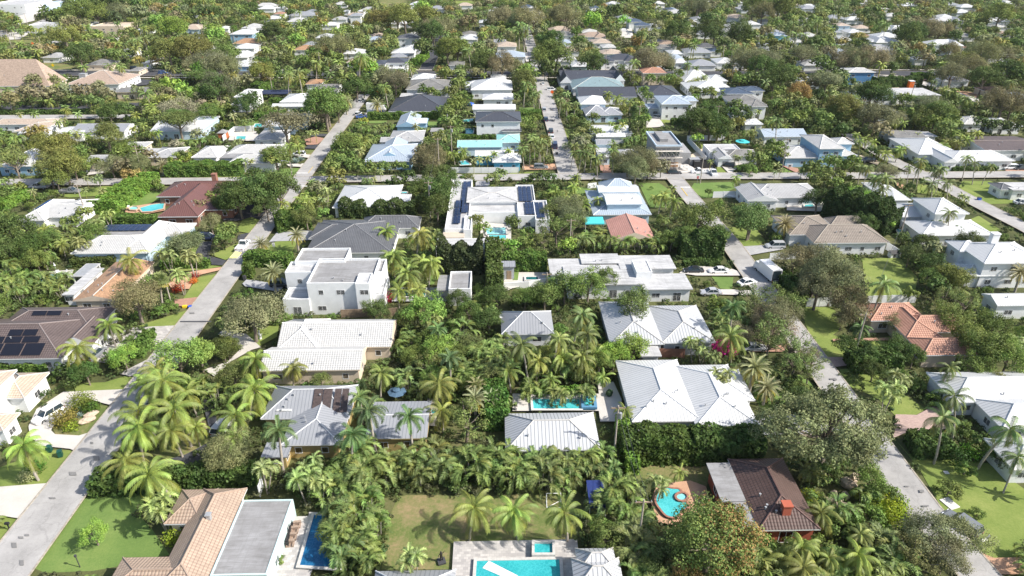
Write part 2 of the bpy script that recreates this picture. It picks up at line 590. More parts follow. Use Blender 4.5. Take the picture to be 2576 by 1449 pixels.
def np_mesh(name, verts, quads, mats, attrs=None, mi=None):
    me = bpy.data.meshes.new(name)
    nv, nf = len(verts), len(quads)
    me.vertices.add(nv)
    me.vertices.foreach_set('co', np.asarray(verts, dtype=np.float32).ravel())
    me.loops.add(nf * 4)
    me.loops.foreach_set('vertex_index', np.asarray(quads, dtype=np.int32).ravel())
    me.polygons.add(nf)
    me.polygons.foreach_set('loop_start', np.arange(0, nf * 4, 4, dtype=np.int32))
    me.polygons.foreach_set('loop_total', np.full(nf, 4, dtype=np.int32))
    for m_ in (mats if isinstance(mats, (list, tuple)) else [mats]):
        me.materials.append(m_)
    if mi is not None:
        me.polygons.foreach_set('material_index', np.asarray(mi, dtype=np.int32))
    me.update(calc_edges=True)
    for k, a in (attrs or {}).items():
        a = np.asarray(a, dtype=np.float32)
        if a.ndim == 1:
            at = me.attributes.new(k, 'FLOAT', 'FACE')
            at.data.foreach_set('value', a)
        else:
            at = me.attributes.new(k, 'FLOAT_COLOR', 'FACE')
            at.data.foreach_set('color', a.ravel())
    return me
# ------------------------------------------------------------------ keep-clear mask (which parts of the view the photo shows open)
MW, MH = 644, 363
CLEAR = np.zeros((MH, MW), dtype=bool)
FOOT = []            # world rectangles nothing may grow in
ROADSEG = []         # (x0,y0,x1,y1,halfwidth)

def mask_poly(pts):
    """pts in survey px"""
    xs = np.array([p[0] for p in pts]) / 4.0
    ys = np.array([p[1] for p in pts]) / 4.0
    x0, x1 = max(0, int(xs.min())), min(MW - 1, int(xs.max()) + 1)
    y0, y1 = max(0, int(ys.min())), min(MH - 1, int(ys.max()) + 1)
    if x1 < x0 or y1 < y0:
        return
    gx, gy = np.meshgrid(np.arange(x0, x1 + 1), np.arange(y0, y1 + 1))
    ins = np.zeros(gx.shape, dtype=bool)
    n = len(xs)
    for i in range(n):
        j = (i - 1) % n
        c = ((ys[i] > gy) != (ys[j] > gy))
        with np.errstate(divide='ignore', invalid='ignore'):
            xi = (xs[j] - xs[i]) * (gy - ys[i]) / (ys[j] - ys[i] + 1e-9) + xs[i]
        ins ^= (c & (gx < xi))
    CLEAR[y0:y1 + 1, x0:x1 + 1] |= ins

def mask_frac(px, py, rx, ry=None):
    ry = ry or rx
    x0, x1 = int((px - rx) / 4), int((px + rx) / 4) + 1
    y0, y1 = int((py - ry) / 4), int((py + ry) / 4) + 1
    x0, y0 = max(0, x0), max(0, y0)
    sub = CLEAR[y0:y1 + 1, x0:x1 + 1]
    return float(sub.mean()) if sub.size else 0.0

# ------------------------------------------------------------------ deferred labels
LAB = []             # (objects, description, px, py)
LANDMARKS = []       # (short name, px, py)

def later(o, desc, X, Y, Z=2.0, short=None):
    q = P(X, Y, Z)
    LAB.append([o, desc, q[0], q[1], short])

# ------------------------------------------------------------------ ground sheets
LAYER = [0]
def sheet(name, mat, pts, kind='structure', z=None, keep=True):
    """pts: survey points on the ground"""
    LAYER[0] += 1
    z = .012 + .004 * LAYER[0] if z is None else z
    w = [G(x, y) for x, y in pts]
    cx = sum(p[0] for p in w) / len(w); cy = sum(p[1] for p in w) / len(w)
    mb = MB().poly([(p[0] - cx, p[1] - cy, 0) for p in w], [(p[0], p[1]) for p in w])
    me = mb.mesh(name, mat)
    # upward facing
    if me.polygons[0].normal.z < 0:
        me.flip_normals()
    o = bpy.data.objects.new(name, me)
    o.location = (cx, cy, z)
    link(o)
    o['kind'] = kind
    if keep:
        mask_poly(pts)
    return o

def road(name, mat, pts, width, keep=None, z=None):
    w = [Vector(G(x, y)) for x, y in pts]
    LAYER[0] += 1
    z = .012 + .004 * LAYER[0] if z is None else z
    L, R = [], []
    wl = width if isinstance(width, (list, tuple)) else [width] * len(w)
    width = max(wl)
    for i, p in enumerate(w):
        d = (w[min(i + 1, len(w) - 1)] - w[max(i - 1, 0)]).normalized()
        n = Vector((-d.y, d.x))
        L.append(p + n * wl[i] / 2); R.append(p - n * wl[i] / 2)
    mb = MB()
    for i in range(len(w) - 1):
        q = [R[i], R[i + 1], L[i + 1], L[i]]
        mb.poly([(v.x, v.y, 0) for v in q], [(v.x, v.y) for v in q])
        ROADSEG.append((w[i].x, w[i].y, w[i + 1].x, w[i + 1].y, width / 2))
    o = mb.build(name, mat)
    if o.data.polygons[0].normal.z < 0:
        o.data.flip_normals()
    o.location.z = z
    o['kind'] = 'structure'
    # raised edge strip along both sides
    kb = MB()
    for side in (L, R):
        for i in range(len(w) - 1):
            a, b_ = side[i], side[i + 1]
            d = (b_ - a).normalized(); n = Vector((-d.y, d.x))
            c = (a + b_) / 2
            kb.obox((c.x, c.y), (d.x, d.y), (n.x, n.y), (b_ - a).length / 2, .12, -.05, .035)
    k = kb.build('kerb', plain('sandy road edge', (.36, .32, .26), .95, 0, .3, 2))
    k.location.z = z
    k['kind'] = 'structure'
    for a, b_ in (keep or []):
        # clear mask between two survey y values
        pl, pr = [], []
        for i in range(25):
            t = i / 24
            yy = a + (b_ - a) * t
            # interpolate world point of road at survey y
            best = None
            for s_ in range(len(w) - 1):
                ya, yb = pts[s_][1], pts[s_ + 1][1]
                if min(ya, yb) - .1 <= yy <= max(ya, yb) + .1 and ya != yb:
                    f = (yy - ya) / (yb - ya)
                    best = pts[s_][0] + (pts[s_ + 1][0] - pts[s_][0]) * f
                    break
            if best is None:
                continue
            hw = width / 2 * (yy + 195) / 81.7
            pl.append((best - hw, yy)); pr.append((best + hw, yy))
        if len(pl) > 2:
            mask_poly(pl + pr[::-1])
    return o

# ------------------------------------------------------------------ houses
def roof_mb(kind, x0, y0, x1, y1, h, r, mb, caps, th=.2):
    """adds a roof solid; wall-coloured gable ends use material slot 1"""
    ax = 'x' if kind[1] == 'x' else 'y'
    if ax == 'y':
        def M(u, v, z): return (x0 + v, y0 + u, z)
        Lu, Lv = y1 - y0, x1 - x0
    else:
        def M(u, v, z): return (x0 + u, y0 + v, z)
        Lu, Lv = x1 - x0, y1 - y0
    half = Lv / 2
    ins = min(half, Lu / 2 - .01) if kind[0] == 'h' else 0.0
    sl = math.hypot(half, r)
    A, B, C_, D = (0, 0), (Lu, 0), (Lu, Lv), (0, Lv)
    r1, r2 = (ins, half), (Lu - ins, half)
    def face(pts, uv, mi=0):
        p3 = [M(*p) for p in pts]
        # orient upward / outward
        n = (Vector(p3[1]) - Vector(p3[0])).cross(Vector(p3[2]) - Vector(p3[0]))
        if mi == 0 and n.z < 0:
            p3, uv = p3[::-1], uv[::-1]
        mb.poly(p3, uv, mi)
    face([(*A, h), (*B, h), (*r2, h + r), (*r1, h + r)], [(0, 0), (Lu, 0), (Lu - ins, sl), (ins, sl)])
    face([(*C_, h), (*D, h), (*r1, h + r), (*r2, h + r)], [(Lu, 0), (0, 0), (ins, sl), (Lu - ins, sl)])
    sl2 = math.hypot(ins, r)
    if kind[0] == 'h':
        face([(*B, h), (*C_, h), (*r2, h + r)], [(0, 0), (Lv, 0), (half, sl2)])
        face([(*D, h), (*A, h), (*r1, h + r)], [(Lv, 0), (0, 0), (half, sl2)])
    else:
        face([(*B, h), (*C_, h), (*r2, h + r)], None, 1)
        face([(*D, h), (*A, h), (*r1, h + r)], None, 1)
    # fascia and soffit
    cs = [A, B, C_, D]
    for i in range(4):
        a, b_ = cs[i], cs[(i + 1) % 4]
        mb.poly([M(*a, h - th), M(*b_, h - th), M(*b_, h), M(*a, h)], None, 1)
    mb.poly([M(*c, h - th) for c in cs[::-1]], None, 1)
    if caps is not None:
        e = .03
        caps.tube([M(*r1, h + r + e), M(*r2, h + r + e)], .11, .11, 5)
        if kind[0] == 'h':
            for a, b_ in ((A, r1), (D, r1), (B, r2), (C_, r2)):
                caps.tube([M(*a, h + e), M(*b_, h + r + e)], .1, .1, 5)

WINMESH = {}
def window(parent, x, y, z, w, h_, face, door=False):
    """face: 'f' towards -Y, 'l' towards -X, 'r' towards +X. Frame part with a pane child."""
    key = (round(w, 1), round(h_, 1), door)
    if key not in WINMESH:
        f = MB()
        t = .09
        f.box(-w / 2, -.03, -h_ / 2, w / 2, .05, -h_ / 2 + t).box(-w / 2, -.03, h_ / 2 - t, w / 2, .05, h_ / 2)
        f.box(-w / 2, -.03, -h_ / 2 + t, -w / 2 + t, .05, h_ / 2 - t).box(w / 2 - t, -.03, -h_ / 2 + t, w / 2, .05, h_ / 2 - t)
        if w > 1.3:
            f.box(-.03, -.02, -h_ / 2 + t, .03, .05, h_ / 2 - t)
        g = MB().box(-w / 2 + t, 0.0, -h_ / 2 + t, w / 2 - t, .04, h_ / 2 - t)
        WINMESH[key] = (f.mesh('window', WHITE), g.mesh('pane', GLASS))
    fm, gm = WINMESH[key]
    nm = 'glass_door' if door else 'window'
    o = link(bpy.data.objects.new(nm, fm), parent)
    o.location = (x, y, z)
    o.rotation_euler = (0, 0, {'f': 0, 'l': -math.pi / 2, 'r': math.pi / 2}[face])
    link(bpy.data.objects.new('pane', gm), o)

def rect(t, xl, xr, yf, yb, h):
    if t == 'W':
        return xl, yf, xr, yb
    a = T(t, xl, yf); b_ = T(t, xr, yf)
    X0, Ya = G(a[0], a[1], h); X1, Yb = G(b_[0], b_[1], h)
    Y0 = (Ya + Yb) / 2
    if yb < 0:
        Y1 = Y0 - yb
    else:
        m_ = T(t, (xl + xr) / 2, yb)
        Y1 = G(m_[0], m_[1], h)[1]
    return X0, Y0, X1, Y1

HOUSES = {}
def house(short, label, wall, wings, name='house', cat='house', wins=True, caps=True, near=True, rmats=None, windark=True):
    """wings: 't kind mat h rise xl xr yf yb' strings, measured at the eaves"""
    R = []
    for i, s in enumerate(wings):
        p = s.split()
        t, kind, mat = p[0], p[1], p[2]
        h, rise, xl, xr, yf, yb = map(float, p[3:9])
        wc = p[9] if len(p) > 9 else wall
        h += .013 * i
        x0, y0, x1, y1 = rect(t, xl, xr, yf, yb, h)
        R.append([kind, mat, h, rise, x0 + .011 * i, y0 + .009 * i, x1 + .007 * i, y1, wc])
    cx = (min(r[4] for r in R) + max(r[6] for r in R)) / 2
    cy = (min(r[5] for r in R) + max(r[7] for r in R)) / 2
    root = empty(name, (cx, cy, 0), 0, label, cat)
    walls = {}
    capmb = MB() if caps else None
    for i, (kind, mat, h, rise, x0, y0, x1, y1, wc) in enumerate(R):
        FOOT.append((x0, y0, x1, y1))
        a, b_, c, d = x0 - cx, y0 - cy, x1 - cx, y1 - cy
        if kind[0] in 'hg':
            mask_poly([P(x0, y0, h)[:2], P(x1, y0, h)[:2], P(x1, y1, h)[:2], P((x0 + x1) / 2, (y0 + y1) / 2, h + rise)[:2], P(x0, y1, h)[:2]])
            mask_poly([P(x0, y0, h * .35)[:2], P(x1, y0, h * .35)[:2], P(x1, y0, h)[:2], P(x0, y0, h)[:2]])
        else:
            mask_poly([P(x0, y0, h * .35)[:2], P(x1, y0, h * .35)[:2], P(x1, y1, h)[:2], P(x0, y1, h)[:2]])
        w = walls.setdefault(wc, MB())
        if kind[0] in 'hg':
            rb = MB()
            roof_mb(kind, a, b_, c, d, h, rise, rb, capmb)
            rb.build('roof', [RM[mat], WM[wc] if kind[0] == 'g' else WHITE], root)
            o = .55 if kind[0] == 'h' else .4
            w.box(a + o, b_ + o, -.3, c - o, d - o, h - .2)
            wf, wl, wr = b_ + o, a + o, c - o
        elif kind[0] == 's':       # thin slab roof on posts/walls
            MB().box(a, b_, h - .22, c, d, h).build('roof', [RM[mat]], root)
            o = .5
            w.box(a + o, b_ + o, -.3, c - o, d - o, h - .23)
            wf, wl, wr = b_ + o, a + o, c - o
        elif kind[0] == 'o':       # open canopy on posts
            MB().box(a, b_, h - .2, c, d, h).build('roof', [RM[mat]], root)
            for px_, py_ in ((a + .3, b_ + .3), (c - .3, b_ + .3), (c - .3, d - .3), (a + .3, d - .3)):
                MB().box(px_ - .12, py_ - .12, 0, px_ + .12, py_ + .12, h - .2).build('post', [WM[wc]], root)
            continue
        else:                      # 'p' parapet
            pr = rise or .35
            MB().box(a + .22, b_ + .22, h - .2, c - .22, d - .22, h).build('roof', [RM[mat]], root)
            w.box(a, b_, -.3, c, d, h - .21)
            pb = MB()
            for q in ((a, b_, c, b_ + .22), (a, d - .22, c, d), (a, b_ + .22, a + .22, d - .22), (c - .22, b_ + .22, c, d - .22)):
                pb.box(q[0], q[1], h - .2, q[2], q[3], h + pr)
            pb.build('parapet', [WM[wc]], root)
            wf, wl, wr = b_, a, c
        if wins:
            rnd = random.Random(int(abs(x0 * 31 + y0 * 17)) + i)
            rows = [1.5] if h < 5 else [1.5, h - 1.7]
            Lx, Ly = c - a - 1.6, d - b_ - 1.6
            for z in rows:
                nx = max(1, int(Lx / (3.4 if near else 5)))
                for k in range(nx):
                    xx = a + .8 + Lx * (k + .5) / nx + rnd.uniform(-.3, .3)
                    if any(r is not R[i] and r[4] < xx + cx < r[6] and r[5] < y0 + .3 < r[7] for r in R):
                        continue
                    if rnd.random() < .15:
                        continue
                    isd = near and z < 2 and rnd.random() < .22
                    if isd:
                        window(root, xx, wf, 1.1, 1.8, 2.1, 'f', True)
                    else:
                        window(root, xx, wf, z, rnd.choice([1.1, 1.5, 1.8]), 1.2, 'f')
                side = 'r' if cx < 0 else 'l'
                ny = max(1, int(Ly / 4))
                for k in range(ny):
                    yy = b_ + .8 + Ly * (k + .5) / ny
                    X_ = (wr if side == 'r' else wl)
                    if any(r is not R[i] and r[5] < yy + cy < r[7] and r[4] < X_ + cx < r[6] for r in R):
                        continue
                    if near or k == 0:
                        window(root, X_, yy, z, 1.5, 1.2, side)
    for k, w in walls.items():
        w.build('wall', [WM[k]], root)
    if capmb is not None and capmb.v:
        mat0 = R[0][1]
        cc = {'wm': (.78, .78, .77), 'gm': (.6, .61, .62), 'wt': (.76, .75, .73), 'lb': (.6, .66, .72), 'dk': (.06, .06, .07), 'nv': (.07, .09, .13),
              'gt': (.26, .26, .27), 'bt': (.25, .21, .2), 'mr': (.14, .07, .06), 'tt': (.36, .27, .21), 'rt': (.58, .33, .23), 'sl': (.6, .36, .28),
              'ct': (.35, .31, .26), 'rb': (.16, .09, .075), 'st': (.3, .29, .27), 'pt': (.66, .66, .65)}.get(mat0, (.5, .48, .45))
        capmb.build('ridge_cap', [plain('ridge cap ' + mat0, cc, .7, 0, .15, 2)], root)
    if near:
        for i_ in range(min(2, len(R))):
            if R[i_][6] - R[i_][4] > 6: vents((root, R, cx, cy), i_, 2, int(abs(cx * 7 + cy)) + i_)
    if short:
        q = P(cx, cy, 3)
        LANDMARKS.append((short, q[0], q[1]))
        HOUSES[short] = (root, R, cx, cy)
    return root, R, cx, cy

def add_part(hs, name, mb, mat):
    root = hs[0]
    o = mb.build(name, mat, root)
    return o

def solar_on(hs, wi, fx0, fx1, fy0, fy1, face='n', mat=None, n=1, lift=.12, rows=1, gapv=0.0):
    """solar panels on wing wi: on slope 'n' (near, -Y), 'l','r', 'b', or 'flat'. fractions along the eave and up the slope"""
    root, R, cx, cy = hs
    kind, mt, h, rise, x0, y0, x1, y1, wc = R[wi]
    a, b_, c, d = x0 - cx, y0 - cy, x1 - cx, y1 - cy
    for i in range(n):
        f0 = fx0 + (fx1 - fx0) * (i + .04) / n
        f1 = fx0 + (fx1 - fx0) * (i + .96) / n
        for k in range(rows):
            g0 = fy0 + (fy1 - fy0) * (k + gapv / 2) / rows
            g1 = fy0 + (fy1 - fy0) * (k + 1 - gapv / 2) / rows
            if face == 'flat':
                pts = [(a + (c - a) * u, b_ + (d - b_) * v, h + lift + .1) for u, v in ((f0, g0), (f1, g0), (f1, g1), (f0, g1))]
            elif face == 'n':
                half = (d - b_) / 2 if kind[1] == 'x' else min((c - a) / 2, (d - b_) / 2)
                pts = [(a + (c - a) * u, b_ + half * v, h + rise * v + lift) for u, v in ((f0, g0), (f1, g0), (f1, g1), (f0, g1))]
            elif face == 'l':
                half = (c - a) / 2
                pts = [(a + half * v, b_ + (d - b_) * (1 - u), h + rise * v + lift) for u, v in ((f0, g0), (f1, g0), (f1, g1), (f0, g1))]
            elif face == 'r':
                half = (c - a) / 2
                pts = [(c - half * v, b_ + (d - b_) * u, h + rise * v + lift) for u, v in ((f0, g0), (f1, g0), (f1, g1), (f0, g1))]
            w1 = (Vector(pts[1]) - Vector(pts[0])).length
            w2 = (Vector(pts[3]) - Vector(pts[0])).length
            mb = MB()
            uv = [(0, 0), (w1, 0), (w1, w2), (0, w2)]
            nrm = (Vector(pts[1]) - Vector(pts[0])).cross(Vector(pts[3]) - Vector(pts[0])).normalized() * -.05
            mb.poly(pts, uv)
            lo = [tuple(Vector(p) + nrm) for p in pts]
            mb.poly(lo[::-1])
            for q in range(4):
                r_ = (q + 1) % 4
                mb.poly([lo[q], lo[r_], pts[r_], pts[q]])
            mb.build('solar_panel', mat or SOLAR, root)

def roof_box(hs, wi, u, v, w, dpt, z0, z1, name='chimney', mat=None):
    root, R, cx, cy = hs
    kind, mt, h, rise, x0, y0, x1, y1, wc = R[wi]
    x = x0 - cx + (x1 - x0) * u; y = y0 - cy + (y1 - y0) * v
    o = MB().box(x - w / 2, y - dpt / 2, z0, x + w / 2, y + dpt / 2, z1).box(x - w / 2 - .1, y - dpt / 2 - .1, z1, x + w / 2 + .1, y + dpt / 2 + .1, z1 + .18).build(name, mat or WM[wc], root)
    return o

def vents(hs, wi, n=3, seed=1):
    root, R, cx, cy = hs
    kind, mt, h, rise, x0, y0, x1, y1, wc = R[wi]
    rnd = random.Random(seed)
    for i in range(n):
        u, v = rnd.uniform(.2, .8), rnd.uniform(.12, .4)
        x = x0 - cx + (x1 - x0) * u; y = y0 - cy + (y1 - y0) * v
        dx = min(u, 1 - u) * (x1 - x0); dy = v * (y1 - y0)
        if kind[0] in 'hg':
            half = (y1 - y0) / 2 if kind[1] == 'x' else (x1 - x0) / 2
            dd = dy if kind[1] == 'x' else dx
            if kind[0] == 'h': dd = min(dx, dy)
            z = h + rise * min(1, dd / half)
        else:
            z = h
        MB().cyl((x, y), .09, z - .1, z + .35, 8).cyl((x, y), .16, z + .35, z + .42, 8).build('roof_vent', GREY, root)

# ------------------------------------------------------------------ fences, walls
def fence(name, label, pts, height, mat, kind='panel', cat='fence', th=.06, parts=True):
    w = [Vector(G(x, y)) for x, y in pts]
    c0 = w[0]
    root = empty(name, (c0.x, c0.y, 0), 0, label, cat)
    pm = MB()
    for i in range(len(w) - 1):
        a, b_ = w[i] - c0, w[i + 1] - c0
        d = (b_ - a); L = d.length; d = d.normalized(); n = Vector((-d.y, d.x)); c = (a + b_) / 2
        pm.obox((c.x, c.y), (d.x, d.y), (n.x, n.y), L / 2, th / 2, .05, height)
        if kind == 'panel':
            k = max(1, int(L / 2.4))
            for j in range(k + 1):
                q = a + d * (L * j / k)
                if parts:
                    MB().obox((q.x, q.y), (d.x, d.y), (n.x, n.y), .07, .07, -.1, height + .12).build('post', mat, root)
            pm.obox((c.x, c.y), (d.x, d.y), (n.x, n.y), L / 2, th / 2 + .02, height, height + .06)
    pm.build('panel' if kind == 'panel' else 'wall', mat, root)
    mask_poly([P(p.x, p.y, .3)[:2] for p in w] + [P(p.x, p.y, height)[:2] for p in w[::-1]])
    return root

# ------------------------------------------------------------------ pools
COPING = plain('pale stone coping', (.62, .6, .56), .7, 0, .1, 3)
def pool(label, pts, water, coping=None, wid=.4, h=.12, smooth=False):
    w = [Vector(G(x, y)) for x, y in pts]
    if smooth:
        out = []
        n = len(w)
        for i in range(n):
            p0, p1, p2, p3 = w[(i - 1) % n], w[i], w[(i + 1) % n], w[(i + 2) % n]
            for k in range(6):
                t = k / 6
                out.append(.5 * ((2 * p1) + (-p0 + p2) * t + (2 * p0 - 5 * p1 + 4 * p2 - p3) * t * t + (-p0 + 3 * p1 - 3 * p2 + p3) * t ** 3))
        w = out
    ar = sum(w[i].x * w[(i + 1) % len(w)].y - w[(i + 1) % len(w)].x * w[i].y for i in range(len(w)))
    if ar < 0: w = w[::-1]
    c = sum(w, Vector((0, 0))) / len(w)
    zb = .03 + .004 * LAYER[0]
    root = empty('swimming_pool', (c.x, c.y, zb), 0, label, 'pool')
    loc = [p - c for p in w]
    n = len(loc)
    outer = []
    for i in range(n):
        d1 = (loc[i] - loc[i - 1]).normalized(); d2 = (loc[(i + 1) % n] - loc[i]).normalized()
        n1 = Vector((d1.y, -d1.x)); n2 = Vector((d2.y, -d2.x))
        b_ = (n1 + n2)
        b_ = b_ / max(.5, b_.length_squared / 2)
        outer.append(loc[i] + b_ * wid)
    cb = MB()
    for i in range(n):
        j = (i + 1) % n
        cb.poly([(loc[i].x, loc[i].y, h), (outer[i].x, outer[i].y, h), (outer[j].x, outer[j].y, h), (loc[j].x, loc[j].y, h)])
        cb.poly([(outer[i].x, outer[i].y, -.02), (outer[j].x, outer[j].y, -.02), (outer[j].x, outer[j].y, h), (outer[i].x, outer[i].y, h)])
        cb.poly([(loc[j].x, loc[j].y, -.02), (loc[i].x, loc[i].y, -.02), (loc[i].x, loc[i].y, h), (loc[j].x, loc[j].y, h)])
    cb.build('coping', coping or COPING, root)
    MB().poly([(p.x, p.y, h * .35) for p in loc]).build('water', WATER[water], root)
    mask_poly(pts)
    return root

# ------------------------------------------------------------------ vehicles
TYRE, RIM = BLACK, plain('wheel rim', (.45, .46, .47), .35, .6)
LIGHTM = plain('headlight lens', (.7, .72, .75), .15)
TAIL = plain('tail light lens', (.35, .01, .01), .25)
CARS = {}
def loft(st, mb):
    rings = []
    for x, w, zb, zt in st:
        hgt = zt - zb
        r = [(x, -w * .9, zb), (x, -w, zb + hgt * .3), (x, -w * .97, zb + hgt * .72), (x, -w * .84, zt), (x, w * .84, zt), (x, w * .97, zb + hgt * .72), (x, w, zb + hgt * .3), (x, w * .9, zb)]
        rings.append(r)
    for i in range(len(rings) - 1):
        for k in range(8):
            j = (k + 1) % 8
            mb.poly([rings[i][k], rings[i][j], rings[i + 1][j], rings[i + 1][k]])
    mb.poly(rings[0][::-1]); mb.poly(rings[-1])

def cabin(gb, rb, xb0, xb1, xt0, xt1, zb, zt, wb, wt):
    lo = [(xb0, -wb, zb), (xb1, -wb, zb), (xb1, wb, zb), (xb0, wb, zb)]
    hi = [(xt0, -wt, zt), (xt1, -wt, zt), (xt1, wt, zt), (xt0, wt, zt)]
    for k in range(4):
        j = (k + 1) % 4
        gb.poly([lo[k], lo[j], hi[j], hi[k]])
    rb.box(xt0 - .04, -wt - .03, zt, xt1 + .04, wt + .03, zt + .06)
    for k in range(4):      # pillars
        rb.tube([lo[k], hi[k]], .05, .05, 4)
    xm = (xb0 + xb1) / 2
    for s in (-1, 1):
        rb.tube([(xm, s * wb, zb), ((xt0 + xt1) / 2, s * wt, zt)], .045, .045, 4)

def car_meshes(t):
    if t in CARS: return CARS[t]
    P_ = {}
    body, glass, top = MB(), MB(), MB()
    if t in ('sedan', 'suv'):
        L, W, zt, zh = (4.75, .92, 1.42, .92) if t == 'sedan' else (4.85, .97, 1.74, 1.08)
        loft([(-L / 2, W * .82, .38, zh * .86), (-L / 2 + .15, W * .93, .24, zh * .98), (-L * .28, W, .2, zh), (0, W, .2, zh), (L * .22, W, .2, zh * .98), (L / 2 - .35, W * .95, .22, zh * .84), (L / 2, W * .78, .36, zh * .66)], body)
        if t == 'sedan': cabin(glass, top, -L * .37, L * .24, -L * .2, L * .06, zh - .03, zt, W * .88, W * .68)
        else: cabin(glass, top, -L * .485, L * .25, -L * .43, L * .1, zh - .03, zt, W * .9, W * .74)
        ax, wr = L * .3, .34 if t == 'sedan' else .38
    elif t == 'pickup':
        L, W, zt, zh = 5.85, 1.0, 1.9, 1.2
        loft([(0 - .1, W, .35, zh), (L * .2, W, .35, zh), (L / 2 - .3, W * .97, .4, zh * .95), (L / 2, W * .86, .45, zh * .8)], body)
        loft([(-L / 2, W * .96, .45, .75), (-.1, W, .4, .75)], body)
        for s in (-1, 1): body.box(-L / 2, s * W - .06, .7, -.1, s * W + .05 if s > 0 else s * W + .06, zh)
        body.box(-L / 2, -W, .7, -L / 2 + .08, W, zh)
        cabin(glass, top, -.25, L * .26, -.05, L * .13, zh - .03, zt, W * .9, W * .76)
        ax, wr = L * .31, .42
    elif t == 'van':
        L, W, zt, zh = 5.6, 1.0, 2.5, 1.25
        loft([(-L / 2, W * .95, .35, zt - .05), (-L / 2 + .1, W, .3, zt), (L * .18, W, .3, zt), (L * .24, W, .3, zt - .15)], body)
        loft([(L * .24, W, .3, 1.3), (L / 2 - .2, W * .95, .35, 1.1), (L / 2, W * .8, .4, .9)], body)
        glass.poly([(L * .245, -W * .8, 2.3), (L * .245, W * .8, 2.3), (L * .4, W * .85, 1.3), (L * .4, -W * .85, 1.3)])
        for s in (-1, 1):
            glass.poly([(L * .245, s * W * .8, 2.3), (L * .4, s * W * .85, 1.3), (L * .245, s * W * .86, 1.3)])
        top.box(-L * .4, -W * .7, zt, L * .1, W * .7, zt + .03)
        ax, wr = L * .32, .36
    elif t == 'truck':
        L, W, zt, zh = 8.2, 1.2, 3.6, 1.3
        body.box(-L / 2, -W, .95, L / 2 - 2.3, W, zt)
        loft([(L / 2 - 2.2, W * .95, .5, 2.5), (L / 2 - .6, W * .95, .5, 2.45), (L / 2, W * .9, .5, 1.5)], body)
        glass.poly([(L / 2 - .05, -W * .8, 1.6), (L / 2 - .58, -W * .8, 2.42), (L / 2 - .58, W * .8, 2.42), (L / 2 - .05, W * .8, 1.6)])
        glass.box(-L / 2 - .02, -W * .85, 1.1, -L / 2 + .01, W * .85, 3.4)
        top.box(-L / 2 + .1, -W + .1, zt, L / 2 - 2.4, W - .1, zt + .04)
        ax, wr = L * .32, .5
    P_['body'] = body.mesh('body', PAINT)
    P_['windows'] = glass.mesh('windows', GLASS)
    P_['car_roof'] = top.mesh('car_roof', PAINT)
    wh = MB().tube([(0, -.12, 0), (0, .12, 0)], wr, wr, 14, True, 0).tube([(0, -.13, 0), (0, .13, 0)], wr * .6, wr * .6, 10, True, 1)
    P_['wheel'] = wh.mesh('wheel', [TYRE, RIM])
    P_['headlight'] = MB().box(-.05, -.2, -.07, .05, .2, .07).mesh('headlight', LIGHTM)
    P_['tail_light'] = MB().box(-.04, -.16, -.09, .04, .16, .09).mesh('tail_light', TAIL)
    CARS[t] = (P_, L, W, ax, wr, zh)
    return CARS[t]

CARROOTS = []
def car(t, x, y, head, col, desc, tile='F', grp='parked cars'):
    fx, fy = T(tile, x, y)
    X, Y = G(fx, fy)
    P_, L, W, ax, wr, zh = car_meshes(t)
    nm = {'sedan': 'parked_car', 'suv': 'parked_suv', 'pickup': 'pickup_truck', 'van': 'parked_van', 'truck': 'box_truck'}[t]
    root = empty(nm, (X, Y, .1), rad(head), None, {'sedan': 'car', 'suv': 'car', 'pickup': 'pickup truck', 'van': 'van', 'truck': 'truck'}[t], grp)
    for k in ('body', 'windows', 'car_roof'):
        o = link(bpy.data.objects.new(k, P_[k]), root)
        o.color = (*col, 1)
    for sx in (-1, 1):
        for s in (-1, 1):
            o = link(bpy.data.objects.new('wheel', P_['wheel']), root)
            o.location = (sx * ax, s * (W - .1), wr)
    for s in (-1, 1):
        o = link(bpy.data.objects.new('headlight', P_['headlight']), root)
        o.location = (L / 2 - .12, s * W * .6, zh * .68)
        o = link(bpy.data.objects.new('tail_light', P_['tail_light']), root)
        o.location = (-L / 2 + .03, s * W * .7, zh * .75)
    later(root, desc, X, Y, 1)
    FOOT.append((X - 2, Y - 2, X + 2, Y + 2))
    mask_poly([(fx - 10, fy - 14), (fx + 10, fy - 14), (fx + 10, fy + 5), (fx - 10, fy + 5)])
    CARROOTS.append(root)
    return root

# ------------------------------------------------------------------ poles and wires
POLES = []
def pole(x, y, H, desc=None, arms=1, trans=False, mat=None, light=False, label=None):
    X, Y = G(x, y)
    root = empty('street_lamp' if light else 'utility_pole', (X, Y, 0), 0, label, 'street lamp' if light else 'utility pole', 'poles along the yards and streets')
    MB().tube([(0, 0, -.3), (0, 0, H)], .17, .11, 8).build('pole', mat or POLE, root)
    if light:
        MB().tube([(0, 0, H - .3), (-1.2, 0, H + .2), (-2.0, 0, H + .25)], .05, .04, 6).build('arm', GREY, root)
        MB().box(-2.5, -.16, H + .14, -1.9, .16, H + .28).build('lamp_head', GREY, root)
    else:
        for k in range(arms):
            MB().box(-1.1, -.07, H - .5 - k * .9, 1.1, .07, H - .36 - k * .9).build('crossarm', WOOD, root)
        for s in (-1, 0, 1):
            MB().cyl((s * .95, 0), .06, H - .36, H - .15, 6).build('insulator', GREY, root)
    if trans:
        MB().cyl((.38, -.1), .27, H - 2.2, H - 1.25, 10).build('transformer', GREY, root)
    if not label:
        later(root, desc or 'weathered utility pole with crossarm', X, Y, H * .7)
    POLES.append((X, Y, H))
    return (X, Y, H)

